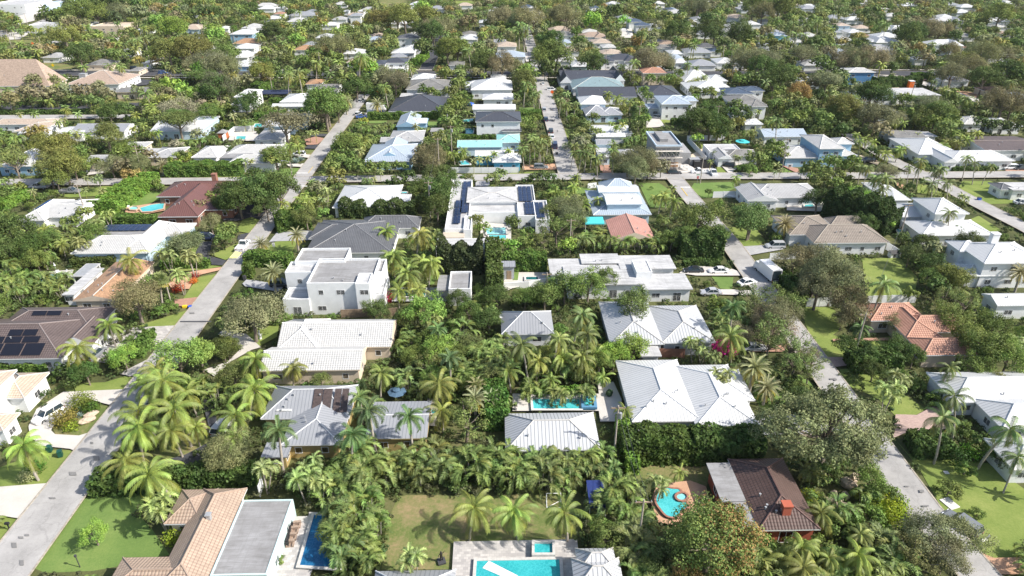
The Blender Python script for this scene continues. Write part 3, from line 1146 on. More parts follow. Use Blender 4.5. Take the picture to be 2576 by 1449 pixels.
def wire(a, b_, off=0.0, dz=0.0, label=None, sag=1.0):
    pts = []
    for i in range(13):
        t = i / 12
        pts.append((a[0] + (b_[0] - a[0]) * t + off, a[1] + (b_[1] - a[1]) * t, a[2] + (b_[2] - a[2]) * t - .2 + dz - sag * 4 * t * (1 - t)))
    o = MB().tube(pts, .028, .028, 4).build('power_line', DARK)
    tag(o, None, 'power line', 'thin power lines strung between poles')
    m_ = pts[6]
    later(o, 'thin dark power line strung between poles', m_[0], m_[1], m_[2])

def small(name, label, cat, x, y, parts, rz=0.0, tile='F', group=None, z=.05, clear=8, desc=None):
    """parts: list of (name, MB, material)"""
    fx, fy = T(tile, x, y)
    X, Y = G(fx, fy)
    if len(parts) == 1:
        o = parts[0][1].build(name, parts[0][2])
        o.location = (X, Y, z); o.rotation_euler = (0, 0, rz)
        tag(o, label, cat, group)
        root = o
    else:
        root = empty(name, (X, Y, z), rz, label, cat, group)
        for n, mb, mt in parts:
            mb.build(n, mt, root)
    if desc:
        later(root, desc, X, Y, 1)
    if clear:
        mask_poly([(fx - clear, fy - clear * 1.2), (fx + clear, fy - clear * 1.2), (fx + clear, fy + clear * .4), (fx - clear, fy + clear * .4)])
    FOOT.append((X - 1, Y - 1, X + 1, Y + 1))
    return root
# ------------------------------------------------------------------ vegetation meshes
def norm(a):
    return a / np.maximum(np.linalg.norm(a, axis=-1, keepdims=True), 1e-6)

def cards(c, n, size, rng, aspect=1.0):
    n = norm(n)
    r = rng.normal(size=c.shape)
    t = norm(np.cross(n, r)); b_ = np.cross(n, t)
    s = size[:, None]
    t = t * s * .5; b_ = b_ * s * .5 * aspect
    v = np.stack([c - t, c - b_ * 1.0, c + t, c + b_ * 1.0], axis=1).reshape(-1, 3)
    q = np.arange(len(c) * 4).reshape(-1, 4)
    return v, q

class NP:
    def __init__(s): s.V, s.Q, s.t, s.a, s.m, s.n = [], [], [], [], [], 0
    def add(s, v, q, t, a=None, m=0):
        s.V.append(v); s.Q.append(q + s.n); s.n += len(v)
        k = len(q)
        s.t.append(np.broadcast_to(np.asarray(t, float), (k,)))
        s.a.append(np.broadcast_to(np.asarray(0.0 if a is None else a, float), (k,)))
        s.m.append(np.full(k, m))
    def get(s):
        return np.concatenate(s.V), np.concatenate(s.Q), np.concatenate(s.t), np.concatenate(s.a), np.concatenate(s.m)
    def mesh(s, name, mats):
        v, q, t, a, m_ = s.get()
        return np_mesh(name, v, q, mats, {'tint': t, 'aux': a}, m_ if isinstance(mats, (list, tuple)) and len(mats) > 1 else None)

def np_tube(pts, r0, r1, n=6):
    pts = np.asarray(pts, float); k = len(pts)
    d = norm(np.gradient(pts, axis=0))
    up = np.where(np.abs(d[:, 2:3]) < .9, [[0, 0, 1.]], [[1., 0, 0]])
    a = norm(np.cross(d, up)); b_ = np.cross(d, a)
    th = np.arange(n) * 2 * math.pi / n
    r = np.linspace(r0, r1, k)[:, None, None]
    v = pts[:, None, :] + (a[:, None, :] * np.cos(th)[None, :, None] + b_[:, None, :] * np.sin(th)[None, :, None]) * r
    q = []
    for i in range(k - 1):
        for j in range(n):
            q.append((i * n + j, i * n + (j + 1) % n, (i + 1) * n + (j + 1) % n, (i + 1) * n + j))
    return v.reshape(-1, 3), np.array(q)

def broad(seed, sz=.75, clumps=48, leaves=105, leaf=.36, R=5.0, hc=6.2, aux=0.0, low=-.35, rcs=(.2, .33), irr=.16, limbs=7, aux_side=None):
    rng = np.random.default_rng(seed)
    cr, tr = NP(), NP()
    d = rng.normal(size=(clumps * 3, 3)); d = norm(d); d = d[d[:, 2] > low][:clumps]
    k = len(d)
    ph = rng.uniform(0, 6.28, 4)
    az = np.arctan2(d[:, 1], d[:, 0])
    wob = 1 + irr * (np.sin(2 * az + ph[0]) + .7 * np.sin(3 * az + ph[1]) + .5 * np.sin(5 * az + ph[2] + 3 * d[:, 2]))
    rad_ = R * rng.uniform(.6, .88, k) * wob
    C_ = d * rad_[:, None] * [1, 1, sz]
    C_[:, 2] += hc
    rc = R * rng.uniform(rcs[0], rcs[1], k)
    ct = rng.uniform(.62, 1.3, k)
    for i in range(k):
        m_ = int(leaves * (rc[i] / (R * .27)) ** 1.6)
        e = norm(rng.normal(size=(m_, 3)))
        pos = C_[i] + e * (rc[i] * rng.uniform(.55, 1.08, m_))[:, None] * [1, 1, .8]
        nn = e * .7 + rng.normal(size=(m_, 3)) * .55 + [0, 0, .35] + d[i] * .3
        v, q = cards(pos, nn, rng.uniform(.65, 1.3, m_) * leaf, rng, .75)
        ax = np.zeros(m_)
        if aux:
            w = aux
            if aux_side is not None:
                w = aux * np.clip(.5 + 1.2 * (d[i] @ np.array(aux_side)), 0, 1.6)
            ax = (rng.random(m_) < w).astype(float) * rng.uniform(.5, 1, m_)
        cr.add(v, q, ct[i] * rng.uniform(.86, 1.14, m_), ax)
    top = hc - R * sz * .35
    v, q = np_tube([(0, 0, -.3), (.1, 0, top * .5), (0, .1, top)], R * .07, R * .045, 8)
    tr.add(v, q, 1)
    order = rng.permutation(k)[:limbs]
    for i in order:
        a = np.array([0, 0, top * rng.uniform(.6, .95)]); b_ = C_[i]
        mid = (a + b_) / 2 + [0, 0, -.3]
        v, q = np_tube([a, mid, b_], R * .03, R * .01, 5)
        tr.add(v, q, 1)
    return cr, tr

def frond(np_, rng, base, az, el, L, droop, pairs=22, leaf=.85, lw=.1, tint=1., aux=0., vee=.25, hang=.35, seg=10):
    pts = [np.array(base, float)]
    e = el
    tint = tint * rng.uniform(.62, 1.4)
    ds = []
    for i in range(seg):
        dd = np.array([math.cos(az) * math.cos(e), math.sin(az) * math.cos(e), math.sin(e)])
        ds.append(dd)
        pts.append(pts[-1] + dd * L / seg)
        e -= droop / seg * (1 + .8 * i / seg)
    pts = np.array(pts); ds.append(ds[-1]); ds = np.array(ds)
    t = np.linspace(.1, .99, pairs)
    idx = t * seg
    i0 = np.minimum(idx.astype(int), seg - 1); f = (idx - i0)[:, None]
    pp = pts[i0] * (1 - f) + pts[i0 + 1] * f
    dd = ds[i0]
    lat = norm(np.cross(dd, [0, 0, 1.]))
    upn = norm(np.cross(lat, dd))
    prof = (np.sin(math.pi * np.clip(.12 + .82 * t, 0, 1)) ** .6)[:, None]
    for s in (-1, 1):
        ln = leaf * prof * rng.uniform(.85, 1.1, (pairs, 1))
        tip = pp + (lat * s * .62 + dd * .6 + upn * vee) * ln
        tip[:, 2] -= (hang * ln[:, 0])
        w = dd * lw * .5
        mid = (pp + tip) / 2; mid[:, 2] += .08 * ln[:, 0]
        w2 = w * 1.15
        v = np.stack([pp - w, pp + w, mid + w2, mid - w2, tip + w * .2, tip - w * .2], 1).reshape(-1, 3)
        o = np.arange(pairs)[:, None] * 6
        q = np.concatenate([o + [[0, 1, 2, 3]], o + [[3, 2, 4, 5]]])
        np_.add(v, q, tint * rng.uniform(.8, 1.2, 2 * pairs), aux)
    v, q = np_tube(pts, .045, .012, 3)
    np_.add(v, q, tint * 1.1, min(1, aux + .25))

def palm(seed, H=8.0, n=19, L=4.4, kind='coco', lean=.8, wind=0.0):
    rng = np.random.default_rng(seed)
    cr, tr = NP(), NP()
    la = rng.uniform(0, 6.28)
    tp = [(math.cos(la) * lean * (t ** 1.6), math.sin(la) * lean * (t ** 1.6), H * t - (.3 if t == 0 else 0)) for t in np.linspace(0, 1, 7)]
    top = np.array(tp[-1])
    if kind == 'coco':
        v, q = np_tube(tp, .22, .13, 8); tr.add(v, q, 1)
        for i in range(n):
            u = i / (n - 1)
            el = 1.25 - 1.95 * u + rng.uniform(-.12, .12)
            frond(cr, rng, top + [0, 0, .2 - .3 * u], i * 2.39996 + rng.uniform(-.45, .45), el + rng.uniform(-.15, .15), L * rng.uniform(.72, 1.1), 1.15 + .4 * (1 - u), 28, .95, .085,
                  1.15 - .35 * u, max(0, (u - .4)) * rng.uniform(.1, .8), .2, .75)
    elif kind == 'royal':
        v, q = np_tube(tp, .3, .2, 8); tr.add(v, q, 1)
        v, q = np_tube([top, top + [0, 0, 1.3]], .2, .13, 8); cr.add(v, q, 1.1)
        for i in range(n):
            u = i / (n - 1)
            el = 1.3 - 1.7 * u + rng.uniform(-.1, .1)
            frond(cr, rng, top + [0, 0, 1.3], i * 2.39996, el, L * rng.uniform(.9, 1.05), 1.5, 24, .8, .12, 1.1 - .3 * u, 0, .5, .3)
            frond(cr, rng, top + [0, 0, 1.32], i * 2.39996 + .03, el + .02, L * .95, 1.5, 16, .6, .1, .9, 0, -.5, .5)
    elif kind == 'date':
        v, q = np_tube(tp, .28, .26, 8); tr.add(v, q, 1)
        for i in range(n):
            u = i / (n - 1)
            frond(cr, rng, top, i * 2.39996, 1.35 - 2.1 * u, L * rng.uniform(.85, 1.05), .75, 24, .5, .07, 1.1 - .3 * u, .12 if u < .8 else .8, .45, .05)
    elif kind == 'sabal':
        v, q = np_tube(tp, .2, .2, 8); tr.add(v, q, 1)
        for i in range(n):
            u = i / (n - 1)
            az, el = i * 2.39996, 1.4 - 2.3 * u
            dd = np.array([math.cos(az) * math.cos(el), math.sin(az) * math.cos(el), math.sin(el)])
            hub = top + dd * L * .45
            a1 = norm(np.cross(dd, [0, 0, 1.])); a2 = np.cross(a1, dd)
            th = np.linspace(-1.9, 1.9, 13)
            tips = hub + (dd * np.cos(th)[:, None] + a1 * np.sin(th)[:, None]) * L * .62 * rng.uniform(.85, 1.1, (13, 1))
            tips[:, 2] -= .35
            w = (a1 * np.cos(th)[:, None] - dd * np.sin(th)[:, None]) * .09
            v = np.stack([np.broadcast_to(hub, tips.shape) - w * .3, np.broadcast_to(hub, tips.shape) + w * .3, tips + w, tips - w], 1).reshape(-1, 3)
            q = np.arange(52).reshape(-1, 4)
            cr.add(v, q, (1.1 - .35 * u) * rng.uniform(.85, 1.15, 13), .7 if u > .85 else .05)
            v, q = np_tube([top, hub], .03, .02, 3); cr.add(v, q, 1)
    elif kind == 'xmas':
        for k in range(3):
            a = k * 2.1 + rng.uniform(0, .8)
            r_ = rng.uniform(.5, 1.1)
            hh = H * rng.uniform(.8, 1.08)
            tpk = [(math.cos(a) * (.15 + r_ * t), math.sin(a) * (.15 + r_ * t), hh * t - (.2 if t == 0 else 0)) for t in np.linspace(0, 1, 5)]
            v, q = np_tube(tpk, .1, .07, 6); tr.add(v, q, 1)
            tk = np.array(tpk[-1])
            v, q = np_tube([tk, tk + [0, 0, .6]], .08, .06, 6); cr.add(v, q, 1.1)
            for i in range(n):
                u = i / (n - 1)
                frond(cr, rng, tk + [0, 0, .55], i * 2.39996 + k, 1.25 - 1.2 * u, L * rng.uniform(.85, 1.1), 2.1, 14, .6, .13, 1.1 - .25 * u, 0, .5, .25, 7)
    return cr, tr

def areca(seed, H=5.6, n=34, spread=1.5):
    rng = np.random.default_rng(seed)
    cr, tr = NP(), NP()
    for k in range(8):
        a, r_ = rng.uniform(0, 6.28), rng.uniform(.1, .8)
        sh = rng.uniform(.3, .62) * H
        b0 = np.array([math.cos(a) * r_, math.sin(a) * r_, -.2]); t0 = np.array([math.cos(a) * r_ * 2.0, math.sin(a) * r_ * 2.0, sh])
        v, q = np_tube([b0, (b0 + t0) / 2, t0], .06, .04, 5); tr.add(v, q, 1)
        for i in range(max(3, n // 8)):
            u = rng.uniform(0, 1)
            frond(cr, rng, t0, a + rng.normal() * 1.5, 1.35 - .8 * u, H * rng.uniform(.38, .52), 2.0 + rng.uniform(0, .7), 15, .62, .13,
                  rng.uniform(.75, 1.25), rng.choice([0, 0, 0, .22]) * rng.random(), .45, .35, 7)
    # low skirt
    for i in range(10):
        a = i * .63
        frond(cr, rng, [math.cos(a) * .5, math.sin(a) * .5, .2], a, 1.1, H * .36, 1.8, 12, .55, .13, .7, 0, .4, .3, 6)
    return cr, tr

def bare(seed, R=5, hc=5.5, foliage=.6):
    rng = np.random.default_rng(seed)
    cr, tr = NP(), NP()
    v, q = np_tube([(0, 0, -.3), (0, .1, hc * .35)], .3, .24, 8); tr.add(v, q, 1)
    tips = []
    for i in range(11):
        d = norm(rng.normal(size=3)); d[2] = abs(d[2]) * .6 + .15
        p1 = np.array([0, 0, hc * .35]) + d * R * .45
        v, q = np_tube([(0, 0, hc * .33), p1], .14, .08, 5); tr.add(v, q, 1)
        for j in range(5):
            e = norm(d + rng.normal(size=3) * .6); p2 = p1 + e * R * .3
            v, q = np_tube([p1, p2], .07, .035, 4); tr.add(v, q, 1)
            for l in range(4):
                g = norm(e + rng.normal(size=3) * .7); p3 = p2 + g * R * .2
                v, q = np_tube([p2, p3], .035, .012, 3); tr.add(v, q, 1)
                tips.append(p3)
    tips = np.array(tips)
    m_ = int(len(tips) * 22 * foliage)
    c = tips[rng.integers(0, len(tips), m_)] + rng.normal(size=(m_, 3)) * .45
    v, q = cards(c, rng.normal(size=(m_, 3)) + [0, 0, .5], rng.uniform(.18, .34, m_), rng, .7)
    cr.add(v, q, rng.uniform(.8, 1.3, m_))
    return cr, tr

def conifer(seed, H=16, R=2.6):
    rng = np.random.default_rng(seed)
    cr, tr = NP(), NP()
    v, q = np_tube([(0, 0, -.3), (0, 0, H * .97)], .25, .05, 6); tr.add(v, q, 1)
    m_ = 3400
    z = rng.uniform(.08, 1, m_) ** .9
    r_ = R * (1.02 - z) * rng.uniform(.35, 1.05, m_) * (1 + .25 * np.sin(z * 60))
    a = rng.uniform(0, 6.28, m_)
    c = np.stack([np.cos(a) * r_, np.sin(a) * r_, z * H], 1)
    v, q = cards(c, np.stack([np.cos(a), np.sin(a), a * 0 + .6], 1) + rng.normal(size=(m_, 3)) * .4, rng.uniform(.3, .6, m_), rng, .6)
    cr.add(v, q, rng.uniform(.7, 1.2, m_))
    return cr, tr

SPECIES = {}
def species(key, protos, R0, zc, col, name, desc, cat, low, leafm=None, jitter=.12, smin=.5):
    """R0: prototype crown radius, zc: crown centre height of the prototype"""
    SPECIES[key] = dict(p=[], R0=R0, zc=zc, col=col, name=name, desc=desc, cat=cat, low=low, palm=leafm is PLEAF, jitter=jitter)
    for cr, tr in protos:
        lm = leafm or LEAF
        bk = PALMBARK if leafm is PLEAF else BARK
        cm = cr.mesh('crown', lm)
        tm = tr.mesh('trunk', bk)
        both = NP()
        v, q, t, a, m_ = cr.get(); both.add(v, q, t, a, 0)
        v, q, t, a, m_ = tr.get(); both.add(v, q, t, a, 1)
        SPECIES[key]['p'].append((cm, tm, both.mesh('tree', [lm, bk])))

_round = [broad(1, .78), broad(2, .85, irr=.2), broad(3, .7, clumps=54, irr=.22), broad(4, .8, irr=.13)]
_wide = [broad(11, .48, clumps=60, hc=5.6, low=-.15, leaf=.3, leaves=110, irr=.2), broad(12, .42, clumps=56, hc=5.4, low=-.1, leaf=.3, irr=.24)]
_fine = [broad(21, .72, clumps=58, leaf=.24, leaves=170, hc=5.9), broad(22, .66, clumps=54, leaf=.24, leaves=170, irr=.22, hc=5.6)]
_loose = [broad(31, .75, clumps=30, leaves=90, rcs=(.16, .28), leaf=.34, irr=.25, limbs=14), broad(32, .7, clumps=34, leaves=85, rcs=(.15, .27), leaf=.34, irr=.28, limbs=14)]
_mango = [broad(41, .82, clumps=120, leaves=190, leaf=.34, R=7.0, aux=.4, aux_side=(.9, -.15, .35), hc=7.6, irr=.08, low=-.6, rcs=(.15, .22))]
_great = [broad(13, .46, clumps=210, leaves=420, leaf=.32, R=10.0, hc=9.2, low=-.12, irr=.14, rcs=(.10, .16), limbs=30)]
_mango2 = [broad(42, .8, clumps=50, leaves=110, aux=.5, irr=.1)]
_shrub = [broad(51, .8, clumps=26, leaves=60, R=2.0, hc=1.5, leaf=.26, low=-.5, limbs=3), broad(52, .7, clumps=24, leaves=60, R=2.0, hc=1.35, leaf=.26, low=-.5, irr=.2, limbs=3)]
# key: species look read off the photo
species('d', _round, 5, 6.2, (.06, .1, .028), 'broadleaf_tree', 'dense dark green broadleaf tree', 'tree', 'd')
species('g', _round, 5, 6.2, (.105, .155, .04), 'broadleaf_tree', 'leafy mid green broadleaf tree', 'tree', 'd')
species('b', _round, 5, 6.2, (.15, .26, .05), 'broadleaf_tree', 'bright lime green broadleaf tree', 'tree', 'd')
species('y', _round, 5, 6.2, (.135, .165, .045), 'broadleaf_tree', 'yellowish green rounded broadleaf tree', 'tree', 'd')
species('o', _fine, 5, 5.8, (.15, .165, .085), 'oak_tree', 'grey green small leaved oak tree', 'tree', 'd')
species('O', _wide, 5, 5.5, (.135, .155, .08), 'oak_tree', 'wide spreading grey green oak tree', 'tree', 'd')
species('u', _wide, 5, 5.5, (.09, .14, .04), 'shade_tree', 'flat topped green shade tree', 'tree', 'd')
species('Q', _great, 10, 9.2, (.15, .17, .085), 'oak_tree', 'huge spreading grey green shade tree', 'tree', 'd')
species('m', _mango, 7, 7.6, (.13, .165, .05), 'mango_tree', 'big dark tree covered in orange blossom', 'tree', 'd')
species('M', _mango2, 5, 6.2, (.2, .18, .06), 'mango_tree', 'rounded tree with orange brown blossom', 'tree', 'd')
species('l', _loose, 5, 6.2, (.13, .17, .055), 'broadleaf_tree', 'loose open crowned green tree', 'tree', 'd')
species('n', [bare(61), bare(62, foliage=1.2)], 5, 5.6, (.2, .2, .13), 'bare_tree', 'half bare grey branched tree', 'tree', 'd')
species('s', _shrub, 2, 1.45, (.1, .16, .04), 'shrub', 'rounded green shrub', 'shrub', 's')
species('S', _shrub, 2, 1.45, (.2, .26, .05), 'shrub', 'bright yellow green shrub', 'shrub', 's')
species('k', [conifer(71), conifer(72, 16, 3.2)], 3.2, 8.5, (.05, .08, .035), 'pine_tree', 'tall narrow dark pine tree', 'tree', 'd')
species('c', [palm(81, 6.2, 25), palm(82, 5.2, 22, 4.6, lean=1.4), palm(83, 7.0, 20, 4.0), palm(84, 6.0, 27, 4.2, lean=.4), palm(98, 5.6, 24, 4.7, lean=1.2), palm(99, 6.6, 18, 4.3)], 4.0, 6.2, (.14, .195, .04), 'coconut_palm', 'yellow green coconut palm', 'palm tree', 'p', PLEAF)
species('C', [palm(85, 9.5, 18, 4.0, lean=1.6), palm(86, 10.5, 18, 3.9, lean=1.2)], 3.6, 9.8, (.1, .155, .045), 'coconut_palm', 'tall slender green coconut palm', 'palm tree', 'p', PLEAF)
species('r', [palm(87, 9.0, 15, 3.9, 'royal', .15), palm(88, 8.2, 16, 3.8, 'royal', .1)], 3.5, 9.6, (.085, .15, .05), 'royal_palm', 'dark green royal palm with pale trunk', 'palm tree', 'p', PLEAF)
species('D', [palm(89, 4.2, 44, 2.9, 'date', .3), palm(90, 4.8, 40, 2.8, 'date', .2)], 2.7, 4.6, (.19, .22, .13), 'date_palm', 'silvery green date palm', 'palm tree', 'p', PLEAF)
species('p', [palm(91, 6.0, 30, 1.9, 'sabal', .4), palm(92, 6.8, 30, 1.9, 'sabal', .5)], 1.9, 6.6, (.13, .165, .06), 'sabal_palm', 'stout green fan palm', 'palm tree', 'p', PLEAF)
species('x', [palm(93, 4.6, 10, 2.1, 'xmas'), palm(94, 5.2, 10, 2.1, 'xmas')], 2.5, 5.2, (.16, .215, .075), 'christmas_palm', 'slim three stemmed small palm', 'palm tree', 'p', PLEAF)
species('a', [areca(95), areca(96, 6.2), areca(97, 5.0)], 2.4, 3.6, (.105, .165, .045), 'areca_palm', 'bushy arching areca palm clump', 'palm clump', 'a', PLEAF)

PLACED = []      # dicts
GRIDC = {}
def _cell(X, Y): return (int(X // 8), int(Y // 8))
def place(key, X, Y, R, hand=True, desc=None, rot=None, tall=1.0):
    sp_ = SPECIES[key]
    q = P(X, Y, sp_['zc'] * R / sp_['R0'] * tall)
    rpx = R * FPX / q[2]
    e = dict(k=key, X=X, Y=Y, R=R, px=q[0], py=q[1], r=rpx, hand=hand, desc=desc, tall=tall)
    PLACED.append(e)
    GRIDC.setdefault(_cell(X, Y), []).append(e)
    return e

def tplace(key, x, y, r, tile='F', **kw):
    """x,y: crown centre in survey px, r: crown radius in px"""
    fx, fy = T(tile, x, y)
    r *= TILES[tile][2]
    sp_ = SPECIES[key]
    R = sp_['R0']
    for _ in range(6):
        zc = sp_['zc'] * R / sp_['R0'] * kw.get('tall', 1.0)
        X, Y = G(fx, fy, zc)
        d = P(X, Y, zc)[2]
        R = r * d / FPX
        R = min(R, sp_['R0'] * 2.6)
    if Y > 200 and sp_['low'] == 'd': R *= 1.18
    return place(key, X, Y, R, True, **kw)

def trees(text):
    for ln in text.strip().splitlines():
        ln = ln.strip()
        if not ln: continue
        t = 'F'
        key, rest = ln.split(None, 1)
        if ':' in key: t, key = key.split(':')
        for tok in rest.split(';'):
            tok = tok.split()
            if len(tok) >= 3:
                tplace(key, float(tok[0]), float(tok[1]), float(tok[2]), t)

def blocked(X, Y, m_=.8):
    for x0, y0, x1, y1 in FOOT:
        if x0 - m_ < X < x1 + m_ and y0 - m_ < Y < y1 + m_: return True
    for x0, y0, x1, y1, hw in ROADSEG:
        dx, dy = x1 - x0, y1 - y0
        t = max(0, min(1, ((X - x0) * dx + (Y - y0) * dy) / (dx * dx + dy * dy)))
        if math.hypot(X - x0 - t * dx, Y - y0 - t * dy) < hw + m_: return True
    return False

def near_tree(X, Y, R, f):
    cx, cy = _cell(X, Y)
    for i in (-1, 0, 1):
        for j in (-1, 0, 1):
            for e in GRIDC.get((cx + i, cy + j), ()):
                rr = (min(e['R'], 5) + R) * f
                if (e['X'] - X) ** 2 + (e['Y'] - Y) ** 2 < rr * rr: return True
    return False

def zone(key, pts, spacing, R=None, seed=0, jit=.3, check=False, mask=.6):
    """fills a ground polygon (survey px) with individual plants"""
    rnd = random.Random(seed + 7)
    w = [G(x, y) for x, y in pts]
    xs, ys = [p[0] for p in w], [p[1] for p in w]
    Y = min(ys)
    row = 0
    while Y < max(ys):
        X = min(xs) + (spacing / 2 if row % 2 else 0)
        while X < max(xs):
            px, py = X + rnd.uniform(-jit, jit) * spacing, Y + rnd.uniform(-jit, jit) * spacing
            ins = False
            n = len(w)
            for i in range(n):
                (ax, ay), (bx, by) = w[i], w[i - 1]
                if (ay > py) != (by > py) and px < (bx - ax) * (py - ay) / (by - ay) + ax: ins = not ins
            if ins and not blocked(px, py, .3):
                k = rnd.choice(key)
                r0 = (R or SPECIES[k]['R0']) * rnd.uniform(.85, 1.15)
                if check:
                    q = P(px, py, SPECIES[k]['zc'] * r0 / SPECIES[k]['R0'])
                    rp = r0 * FPX / q[2]
                    if mask_frac(q[0], q[1], rp) > mask:
                        X += spacing; continue
                place(k, px, py, r0, True)
            X += spacing
        Y += spacing * .87
        row += 1

def hedge(label, pts, width, height, col, leaf=.2, dens=26, seed=0, round_=0.15, core=True, cat='hedge', name='hedge', desc=None, z0=0.0):
    rng = np.random.default_rng(seed + 500)
    w = [np.array(G(x, y)) for x, y in pts]
    c0 = w[0].copy()
    cr = NP()
    cb = []
    for i in range(len(w) - 1):
        a, b_ = w[i] - c0, w[i + 1] - c0
        d = b_ - a; L = np.linalg.norm(d); d = d / L; n = np.array([-d[1], d[0]])
        hw = width / 2
        def surf(cnt, f):
            u = rng.uniform(-.3, L + .3, cnt); s = rng.uniform(-1, 1, cnt); z = rng.uniform(0, 1, cnt)
            return u, s, z
        area_top, area_side = L * width, L * height
        parts = []
        for kind, ar in (('t', area_top), ('n', area_side), ('p', area_side), ('e', width * height), ('E', width * height)):
            cnt = int(ar * dens)
            if cnt < 1: continue
            u = rng.uniform(-.05, L + .05, cnt)
            lump = 1 + round_ * (np.sin(u * 1.3 + seed) * .5 + np.sin(u * .47 + 2 * seed) * .5)
            if kind == 't':
                s_ = rng.uniform(-hw, hw, cnt); z = height * lump + rng.normal(size=cnt) * .08; nn = np.tile([0, 0, 1.], (cnt, 1))
            elif kind in 'np':
                sg = -1 if kind == 'n' else 1
                z = rng.uniform(.05, 1, cnt) * height * lump
                s_ = sg * (hw + rng.normal(size=cnt) * .1 + .12 * np.sin(u * 2.1 + z)); nn = np.tile([n[0] * sg, n[1] * sg, .3], (cnt, 1))
            else:
                s_ = rng.uniform(-hw, hw, cnt); z = rng.uniform(.05, 1, cnt) * height
                u = np.full(cnt, 0.0 if kind == 'e' else L) + rng.normal(size=cnt) * .08
                sg = -1 if kind == 'e' else 1
                nn = np.tile([d[0] * sg, d[1] * sg, .2], (cnt, 1))
            pos = np.stack([a[0] + d[0] * u + n[0] * s_, a[1] + d[1] * u + n[1] * s_, z + z0], 1)
            v, q = cards(pos, nn + rng.normal(size=(cnt, 3)) * .6, rng.uniform(.7, 1.4, cnt) * leaf * 1.5, rng, .8)
            cl = .85 + .25 * np.sin(u * 1.7 + z * 2) * np.sin(s_ * 3 + u * .6)
            cr.add(v, q, cl * rng.uniform(.7, 1.3, cnt))
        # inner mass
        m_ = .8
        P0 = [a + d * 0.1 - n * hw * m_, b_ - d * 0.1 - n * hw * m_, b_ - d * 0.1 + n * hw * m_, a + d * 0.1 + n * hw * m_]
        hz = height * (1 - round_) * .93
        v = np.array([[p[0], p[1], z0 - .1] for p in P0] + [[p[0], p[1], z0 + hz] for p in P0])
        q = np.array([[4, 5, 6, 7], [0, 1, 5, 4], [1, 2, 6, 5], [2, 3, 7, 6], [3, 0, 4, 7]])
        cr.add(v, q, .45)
        steps = max(1, int(L / 2.5))
        for k in range(steps + 1):
            p = w[i] + (w[i + 1] - w[i]) * k / steps
            FOOT.append((p[0] - hw, p[1] - hw, p[0] + hw, p[1] + hw))
    me = cr.mesh(name, LEAF)
    o = link(bpy.data.objects.new(name, me))
    o.location = (c0[0], c0[1], 0)
    o.color = (*col, 1)
    tag(o, label, cat)
    hw_ = width / 2
    mask_poly([P(p[0], p[1] - hw_, .3)[:2] for p in w] + [P(p[0], p[1] + hw_, height)[:2] for p in w[::-1]])
    if not label:
        q = (w[0] + w[-1]) / 2
        later(o, desc or 'clipped green hedge', q[0], q[1], 1)
    return o
# ------------------------------------------------------------------ ground, lawns, roads
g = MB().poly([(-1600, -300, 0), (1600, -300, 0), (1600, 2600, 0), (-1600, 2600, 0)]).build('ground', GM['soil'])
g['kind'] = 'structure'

def S(mat, t, txt, name='lawn', keep=True):
    v = [float(q) for q in txt.replace(',', ' ').split()]
    return sheet(name, GM[mat], [T(t, v[i], v[i + 1]) for i in range(0, len(v), 2)], keep=keep)

S('green', 'a', '650 850 1100 830 1060 1000 1150 1100 1280 1290 870 1380 700 1410 340 1425 260 1390 420 1180')
S('lawn', 'a', '-30 1000 130 995 170 1030 -30 1270')
S('lawn', 'a', '-30 640 350 500 540 500 580 540 420 750 290 790 -30 785')
S('dry', 'a', '400 330 760 160 860 175 700 370 600 395 420 385')
S('dry', 'a', '1230 380 1560 270 1640 420 1400 545 1200 580')
S('lawn', 'd', '750 1449 960 1385 1040 1410 990 1449')
S('lawn', 'a', '480 0 1000 -20 940 50 860 70 500 70')
S('dry', 'b', '430 840 900 840 1100 850 1500 820 1760 880 1770 1190 850 1205 840 1400 300 1400 340 1050')
S('dry', 'F', '1587 1148 1800 1140 1775 1230 1740 1260 1600 1205')
S('lawn', 'c', '1600 420 1700 530 1900 560 2300 600 2640 840 2640 1310 2330 1320 2200 1230 1940 920 1780 640')
S('lawn', 'c', '1240 0 1600 30 1830 190 1750 245 1600 240 1480 120')
S('green', 'c', '520 60 760 0 800 -60 900 -70 985 15 600 240 590 200', keep=False)
S('lawn', 'f', '1350 500 1640 500 1770 650 1740 800 1380 800')
S('lawn', 'f', '880 870 1120 870 1240 1000 1130 1080 1300 1130 1560 1090 1540 1200 1230 1255 1060 1250 960 1100')
S('lawn', 'f', '310 260 560 290 620 370 560 410 400 410')
S('lawn', 'f', '600 1020 680 1010 720 1130 620 1170')
S('green', 'f', '215 640 380 645 370 740 280 730')
S('lawn', 'f', '1180 1340 1300 1330 1700 1430 1600 1500 1220 1480', keep=False)
S('lawn', 'f', '2230 180 2400 290 2340 330 2150 215')
S('lawn', 'j', '1950 1180 2240 1180 2640 1400 2050 1420 1900 1290')
S('lawn', 'j', '1500 1210 1650 1230 1780 1340 1500 1300')
S('lawn', 'j', '1560 1080 2400 1090 2420 1120 1620 1115')
S('green', 'j', '130 1045 240 1045 290 1130 140 1130')
S('green', 'j', '440 440 590 450 570 520 480 510')
S('green', 'i', '1270 1200 1480 1200 1600 1280 1600 1449 1390 1449')
S('green', 'i', '1830 1200 2230 1190 2260 1250 2000 1350 1860 1350 1800 1250')
S('green', 'i', '500 1240 780 1245 800 1300 520 1320')
S('lawn', 'i', '500 660 600 655 560 790 530 750')
S('lawn', 'i', '-20 1100 360 1080 340 1110 100 1145 -20 1145')
S('green', 'i', '70 440 230 440 230 475 80 470')
S('lawn', 'i', '2060 1010 2200 1110 2120 1140 2060 1120')
S('lawn', 'i', '1480 550 1590 570 1580 610 1500 590')
S('lawn', 'i', '1890 810 1970 815 1990 900 1930 900')
